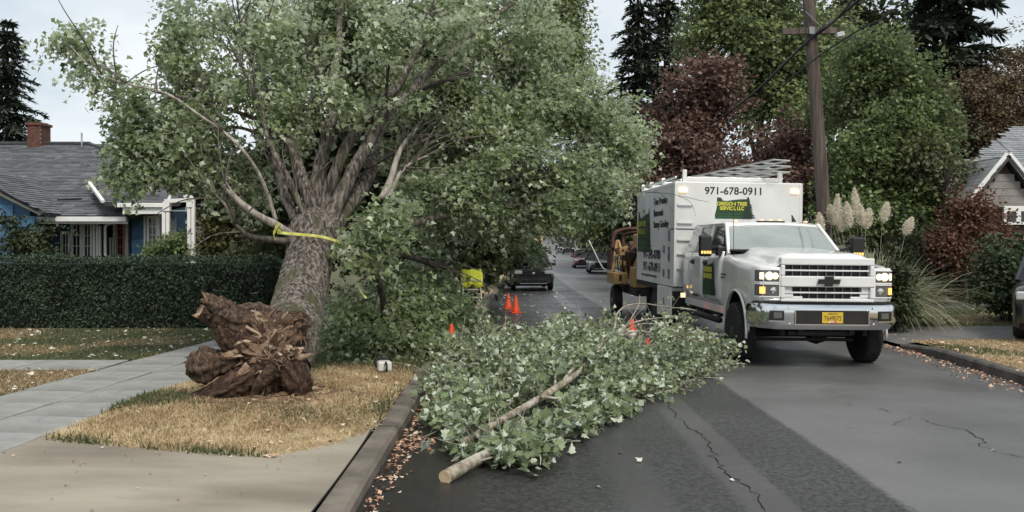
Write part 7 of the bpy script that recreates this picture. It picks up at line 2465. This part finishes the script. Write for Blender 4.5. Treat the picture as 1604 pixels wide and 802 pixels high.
# ------------------------------------------------------------------ parked cars
MAT['car_black'] = paint('car_black', (.010, .011, .013), .22, .8)
MAT['car_dark'] = paint('car_dark_grey', (.022, .024, .03), .25, .8)
MAT['car_red'] = paint('car_red', (.16, .022, .028), .25, .8)
MAT['car_white'] = paint('car_white', (.70, .70, .70), .25, .7)
MAT['tail_red'] = mat('tail_lamp_red', (.45, .02, .015), rough=.2)
MAT['rim_light'] = mat('alloy_rim', (.35, .35, .36), rough=.3, metal=.8)
MAT['lamp_clear'] = mat('clear_lamp', (.55, .56, .56), rough=.12, spec=.8)
def car(name, label, loc, rz, m, L=4.6, W=1.86, H=1.68, kind='suv', group=None, cat='car'):
    """front towards -y"""
    o = empty(name, loc, rz, label, cat, group)
    hw = W / 2
    h2 = L / 2
    belt = H * .60
    hoodz = H * (.59 if kind == 'suv' else .57)
    ys = [-h2, -h2 + .05, -h2 + .22, -h2 + .6, -h2 + 1.05, -h2 + 1.35, 0, h2 - 1.2, h2 - .5, h2 - .12, h2]
    tops = [hoodz * .78, hoodz * .88, hoodz * .96, hoodz, hoodz * 1.02, belt, belt, belt * 1.02, belt * 1.02, belt * .98, belt * .80] if kind == 'suv' else \
           [hoodz * .72, hoodz * .82, hoodz * .9, hoodz * .97, hoodz * 1.0, belt, belt, belt * 1.03, belt * 1.04, belt * 1.0, belt * .74]
    ws = [hw * .80, hw * .90, hw * .97, hw, hw, hw, hw, hw, hw * .98, hw * .92, hw * .84]
    wy = [-h2 + .92, h2 - .95]
    wr = .36 if kind == 'suv' else .325
    yy = sorted(set([float(v) for v in np.linspace(-h2, h2, 41)] + ys))
    rows = []
    for y in yy:
        t = float(np.interp(y, ys, tops)); w = float(np.interp(y, ys, ws))
        zb = .24 if abs(y) < h2 - .1 else .34
        for c in wy:
            d = abs(y - c)
            if d < wr + .07:
                zb = max(zb, wr + math.sqrt((wr + .07) ** 2 - d * d))
        half = [(0, t + .02), (w * .45, t + .015), (w * .78, t - .01), (w * .93, t - .05), (w * .985, t - .14), (w, max((t + zb) / 2, zb + .05)), (w * .985, zb + .03), (w * .93, zb)]
        rows.append([(-x, y, z) for x, z in reversed(half)] + [(x, y, z) for x, z in half[1:]])
    mb = MB(); mb.grid(rows, flip=True)
    mb.add(rows[0], [tuple(range(len(rows[0])))]); mb.add(rows[-1], [tuple(range(len(rows[0])))[::-1]])
    smooth_by_angle(mb.build('body', m, o), 45)
    mb = MB(); mb.bx(-hw * .86, hw * .86, -h2 + .15, h2 - .15, .22, .55); mb.build('underbody', MAT['under'], o)
    # glasshouse
    if kind == 'suv':
        gp = [(-h2 + 1.15, belt - .02), (-h2 + 1.95, H - .07), (-.1, H), (h2 - .9, H - .03), (h2 - .28, H - .10), (h2 - .10, belt)]
    else:
        gp = [(-h2 + 1.35, belt - .02), (-h2 + 2.15, H - .05), (0, H), (h2 - 1.65, H - .04), (h2 - .75, belt + .04)]
    def wat(z):
        return hw * float(np.interp(z, [belt, H], [.93, .70]))
    mb = MB()
    P, k = [], len(gp)
    for s in (-1, 1):
        P += [(s * wat(z), y, z) for (y, z) in gp]
    F = [tuple(range(k)), tuple(range(2 * k - 1, k - 1, -1))] + [(i, k + i, k + i + 1, i + 1) for i in range(k - 1)]
    mb.add(P, F); mb.build('windows', MAT['car_glass'], o)
    mb = MB()
    rr_ = [(y, z) for (y, z) in gp if z > H - .14]
    rows = []
    for (y, z) in rr_:
        w = wat(z) + .012
        rows.append([(-w - .02, y, z - .07), (-w, y, z + .005), (-w * .6, y, z + .025), (0, y, z + .03), (w * .6, y, z + .025), (w, y, z + .005), (w + .02, y, z - .07)])
    mb.grid(rows)
    ro = smooth_by_angle(mb.build('roof', m, o), 50)
    so = ro.modifiers.new('thick', 'SOLIDIFY'); so.thickness = .02; so.offset = -1
    mb = MB()
    for s in (-1, 1):
        i0 = 0
        (ya, za), (yb, zb_) = gp[0], gp[1]
        mb.bar((s * (wat(za) + .005), ya, za), (s * (wat(zb_) + .005), yb, zb_), .07, .05)
        (ya, za), (yb, zb_) = gp[-1], gp[-2]
        mb.bar((s * (wat(za) + .005), ya, za), (s * (wat(zb_) + .005), yb, zb_), .12, .05)
        mb.bar((s * (wat(belt) + .008), .05, belt), (s * (wat(H) + .012), .0, H - .04), .07, .04)
        if kind == 'suv':
            mb.bar((s * (wat(belt) + .008), 1.0, belt), (s * (wat(H) + .012), .95, H - .04), .08, .04)
    mb.build('pillars', m, o)
    for c in wy:
        for s in (-1, 1):
            w_ = MB(); r = wr
            w_.lathe([(r * .62, -.10), (r * .9, -.11), (r, -.07), (r, .07), (r * .9, .11), (r * .62, .10)], 28, 'x')
            wo = w_.build('wheel', MAT['rubber'], o, smooth=False); wo.location = (s * (hw - .12), c, r)
            rm = MB(); rm.lathe([(r * .62, s * .10), (r * .58, s * .085), (r * .5, s * .05), (.001, s * .06)], 20, 'x')
            for q in range(5):
                a = 2 * math.pi * q / 5
                rm.bar((s * .075, 0, 0), (s * .085, r * .58 * math.cos(a), r * .58 * math.sin(a)), .02, .06, up=(1, 0, 0))
            rm.build('rim', MAT['rim_light'], wo)
    zf = hoodz * .74
    for s in (-1, 1):
        mb = MB(); mb.box((s * hw * .70, -h2 + .05, zf + .04), (hw * .40, .14, .15), Matrix.Rotation(s * R(18), 3, 'Z')); mb.build('headlight', MAT['lamp_clear'], o, bevel=.03)
        mb = MB(); mb.box((s * hw * .78, h2 - .06, belt * .86), (hw * .34, .12, .16 if kind == 'suv' else .13), Matrix.Rotation(-s * R(18), 3, 'Z')); mb.build('tail_light', MAT['tail_red'], o, bevel=.03)
        mb = MB(); mb.box((s * (hw + .10), -h2 + 1.5, belt + .08), (.20, .11, .15)); mb.bar((s * (hw - .06), -h2 + 1.52, belt + .01), (s * (hw + .06), -h2 + 1.5, belt + .05), .04); mb.build('mirror', m if kind != 'suv' else MAT['car_black'], o, bevel=.03)
    mb = MB(); mb.bx(-hw * .48, hw * .48, -h2 - .02, -h2 + .06, zf - .13, zf + .10); mb.bx(-hw * .55, hw * .55, -h2 - .025, -h2 + .06, .36, .52); mb.build('grille', MAT['black_plastic'], o, bevel=.02)
    mb = MB(); mb.bx(-hw * .62, hw * .62, -h2 - .035, -h2 + .02, .325, .35); mb.build('bumper_trim', MAT['chrome'], o)
    mb = MB(); mb.box((0, -h2 - .025, zf - .01), (.14, .02, .07)); mb.build('badge', MAT['chrome'], o, bevel=.01)
    mb = MB(); mb.bx(-hw * .86, hw * .86, h2 - .12, h2 + .03, .34, .56); mb.build('rear_bumper', MAT['black_plastic'] if kind == 'suv' else m, o, bevel=.03)
    mb = MB(); mb.bx(-.16, .16, h2 - .05, h2 + .012, belt * .70, belt * .70 + .13); mb.build('number_plate', MAT['white_decal'], o)
    return o
def carloc(x, Y):
    X = (x - 802) * Y / FPX
    return (X, Y, roadz(X, Y))
PK = 'cars parked along the street'
car('parked_car', 'black four wheel drive car facing the camera under the overhanging trees on the left kerb', (.78, 43.0, prof(43)), R(4), MAT['car_black'], 4.7, 1.92, 1.80, 'suv', PK)
car('parked_car', 'dark grey car with its tail toward the camera just beyond the wood chipper', carloc(940, 66) , R(-2), MAT['car_dark'], 4.7, 1.86, 1.55, 'sedan', PK)
car('parked_car', 'dark red car parked ahead of the dark grey one on the right kerb', carloc(914, 77), R(-2), MAT['car_red'], 4.5, 1.80, 1.46, 'sedan', PK)
car('parked_car', 'distant black car with a pale rear window nearest the left of the far row', carloc(890.5, 140), R(-3), MAT['car_black'], 4.7, 1.9, 1.8, 'suv', PK)
car('parked_car', 'small distant white car tucked behind the distant black one', carloc(882, 152), R(-3), MAT['car_white'], 4.4, 1.8, 1.5, 'sedan', PK)
car('parked_car', 'farthest dark car in the row before the crest of the street', carloc(878, 166), R(-3), MAT['car_dark'], 4.8, 1.95, 1.9, 'suv', PK)
XC, YC = at(1582, 500, 16.4).x, 16.9
edge_car = car('parked_car', 'dark car cut off by the right edge with its headlight toward the street', (10.74, 17.75, rz(10.7, 17.7)), R(-31), MAT['car_black'], 4.6, 1.88, 1.78, 'suv', PK)

for m_ in [c for c in kids(edge_car) if c.name.startswith('mirror')]:
    if sum(v.co.x for v in m_.data.vertices) < 0:
        bpy.data.objects.remove(m_)     # folded in, out of view

# ------------------------------------------------------------------ cones, stand, vest, saw
MAT['cone_orange'] = mat('cone_orange', (.75, .085, .025), (.62, .07, .02), scale=8, rough=.5)
MAT['cone_white'] = mat('cone_band', (.62, .58, .52), rough=.4)
def cone(loc, h, label, tilt=0.0, band=False):
    o = empty('traffic_cone', loc, 0, label, 'traffic cone', 'orange traffic cones around the work area')
    o.rotation_euler = (0, tilt, .3)
    mb = MB(); mb.box((0, 0, .015), (h * .62, h * .62, .03)); mb.build('base', MAT['cone_orange'], o, bevel=.008)
    mb = MB(); mb.lathe([(h * .24, .03), (h * .22, .06), (h * .05, h * .97), (h * .04, h), (.001, h)], 20, 'z'); mb.build('body', MAT['cone_orange'], o, smooth=True)
    if band:
        mb = MB(); mb.lathe([(h * .135, h * .52), (h * .142, h * .52), (h * .102, h * .74), (h * .095, h * .74)], 20, 'z'); mb.build('band', MAT['cone_white'], o, smooth=True)
    return o
def cl(x, y, dz=-.12):
    Y = (CAM_H - dz) * FPX / (y - HOR)
    X = (x - 802) * Y / FPX
    return (X, Y, roadz(X, Y))
cone(cl(796, 478, -.06), .47, 'orange traffic cone standing farther from the camera of the pair near the yellow vest')
cone(cl(808, 486, -.06), .50, 'orange traffic cone in front of the pair standing on the road by the leafy verge')
cone((at(990, 530, 14.6).x, 14.6, roadz(1.9, 14.6)), .66, 'orange and white cone poking up behind the cut branch by the chipper wheel', 0, True)
cone((at(1015, 540, 14.0).x, 14.0, roadz(2, 14.0)), .42, 'orange cone tip mostly buried in the cut branch leaves nearest the truck wheel')
cone((at(707, 517, 14.6).x, 14.6, roadz(-.9, 14.6)), .62, 'orange cone half hidden in the crushed green foliage at the left kerb')

MAT['vest'] = mat('hi_vis_vest', (.62, .72, .02), (.78, .84, .08), scale=9, rough=.6)
MAT['stand'] = mat('pale_stand', (.55, .54, .40), (.62, .60, .46), scale=6, rough=.6)
sY = 24.0
sb = Vector((at(738, 470, sY).x, sY, gl(sY)))
st = empty('folding_stand', sb, R(12), 'pale folding stand on the leafy verge under a bright yellow jacket', 'stand')
H_ = at(738, 424, sY).z - sb.z
for (x, y) in ((-.22, -.2), (.22, -.2), (-.18, .22), (.18, .22)):
    mb = MB(); mb.bar((x * 1.15, y * 1.3, 0), (x, y * .3, H_ - .08), .03); mb.build('leg', MAT['stand'], st)
mb = MB(); mb.bar((-.23, -.16, .42), (.23, -.16, .42), .03); mb.bar((-.21, .05, H_ - .09), (.21, .05, H_ - .09), .03); mb.bar((-.22, -.1, .62), (.22, -.1, .62), .03); mb.build('crossbar', MAT['stand'], st)
vs = empty('yellow_jacket', sb + Vector((0, 0, H_)), R(12), 'bright yellow high visibility jacket draped over the pale stand', 'jacket')
rows = []
for i in range(13):
    u = i / 12
    row = []
    for j in range(9):
        v = j / 8
        ang = (u - .5) * 2
        x = (v - .5) * (.52 + .06 * math.sin(u * 7))
        y = ang * .13 + (.02 * math.sin(v * 11 + u * 3))
        z = -abs(ang) ** 1.4 * (.40 + .05 * math.sin(v * 9)) + .03 * (1 - abs(ang)) + .015 * math.sin(v * 14)
        row.append((x, y - .02, z))
    rows.append(row)
mb = MB(); mb.grid(rows)
v_ = smooth_by_angle(mb.build('cloth', MAT['vest'], vs), 60)
so = v_.modifiers.new('thick', 'SOLIDIFY'); so.thickness = .015
mb = MB(); mb.bx(-.25, .25, -.155, -.148, -.26, -.22); mb.build('reflective_band', MAT['cone_white'], vs)

swp = gnd(601, 583, .12)
saw = empty('chainsaw', (swp.x, swp.y, verge_z(swp.x, swp.y) if swp.x < XL(swp.y) - KB else .12), R(-75), 'small white and black chainsaw lying on the dry grass beside the leafy heap', 'chainsaw')
mb = MB(); mb.bx(-.02, .17, -.09, .09, .02, .15); mb.build('body', mat('saw_white', (.62, .62, .58), rough=.45), saw, bevel=.025, seg=3)
mb = MB(); mb.bx(-.15, -.022, -.08, .08, .02, .17); mb.build('engine_cover', MAT['black_plastic'], saw, bevel=.025, seg=3)
mb = MB(); mb.tube(spline([(-.06, -.09, .05), (-.05, -.11, .16), (-.03, 0, .225), (-.05, .10, .16), (-.06, .09, .05)], 5), .012, 8); mb.build('front_handle', MAT['black_plastic'], saw, smooth=True); mb = MB(); mb.tube(spline([(.16, 0, .12), (.26, 0, .15), (.33, 0, .08), (.27, 0, .03), (.16, 0, .04)], 5), .014, 8); mb.build('handle', MAT['black_plastic'], saw, smooth=True)
mb = MB(); mb.bx(-.55, -.15, .03, .036, .04, .115); mb.build('bar', MAT['steel_grey'], saw, bevel=.002)
# short post in the side yard beyond the trunk
pY = 21.0
pp = Vector((at(534, 480, pY).x, pY, gl(pY)))
po = empty('wooden_post', pp, 0, 'short weathered wooden post in the grass beyond the leaning trunk', 'post')
mb = MB(); mb.bx(-.06, .06, -.06, .06, -.1, at(0, 452, pY).z - pp.z); mb.bx(-.09, .09, -.09, .09, at(0, 452, pY).z - pp.z + .001, at(0, 449, pY).z - pp.z); mb.build('post', MAT['pole_wood'], po, bevel=.01)

# lettering becomes plain meshes
bpy.context.view_layer.update()
_dg = bpy.context.evaluated_depsgraph_get()
for o in [o for o in list(COL.objects) if o.type == 'FONT']:
    me = bpy.data.meshes.new_from_object(o.evaluated_get(_dg))
    n = bpy.data.objects.new('lettering_tmp', me)
    COL.objects.link(n)
    n.parent = o.parent
    n.location = o.location; n.rotation_euler = o.rotation_euler; n.scale = o.scale
    nm = o.name
    bpy.data.objects.remove(o)
    n.name = nm
    n['kind'] = 'stuff'
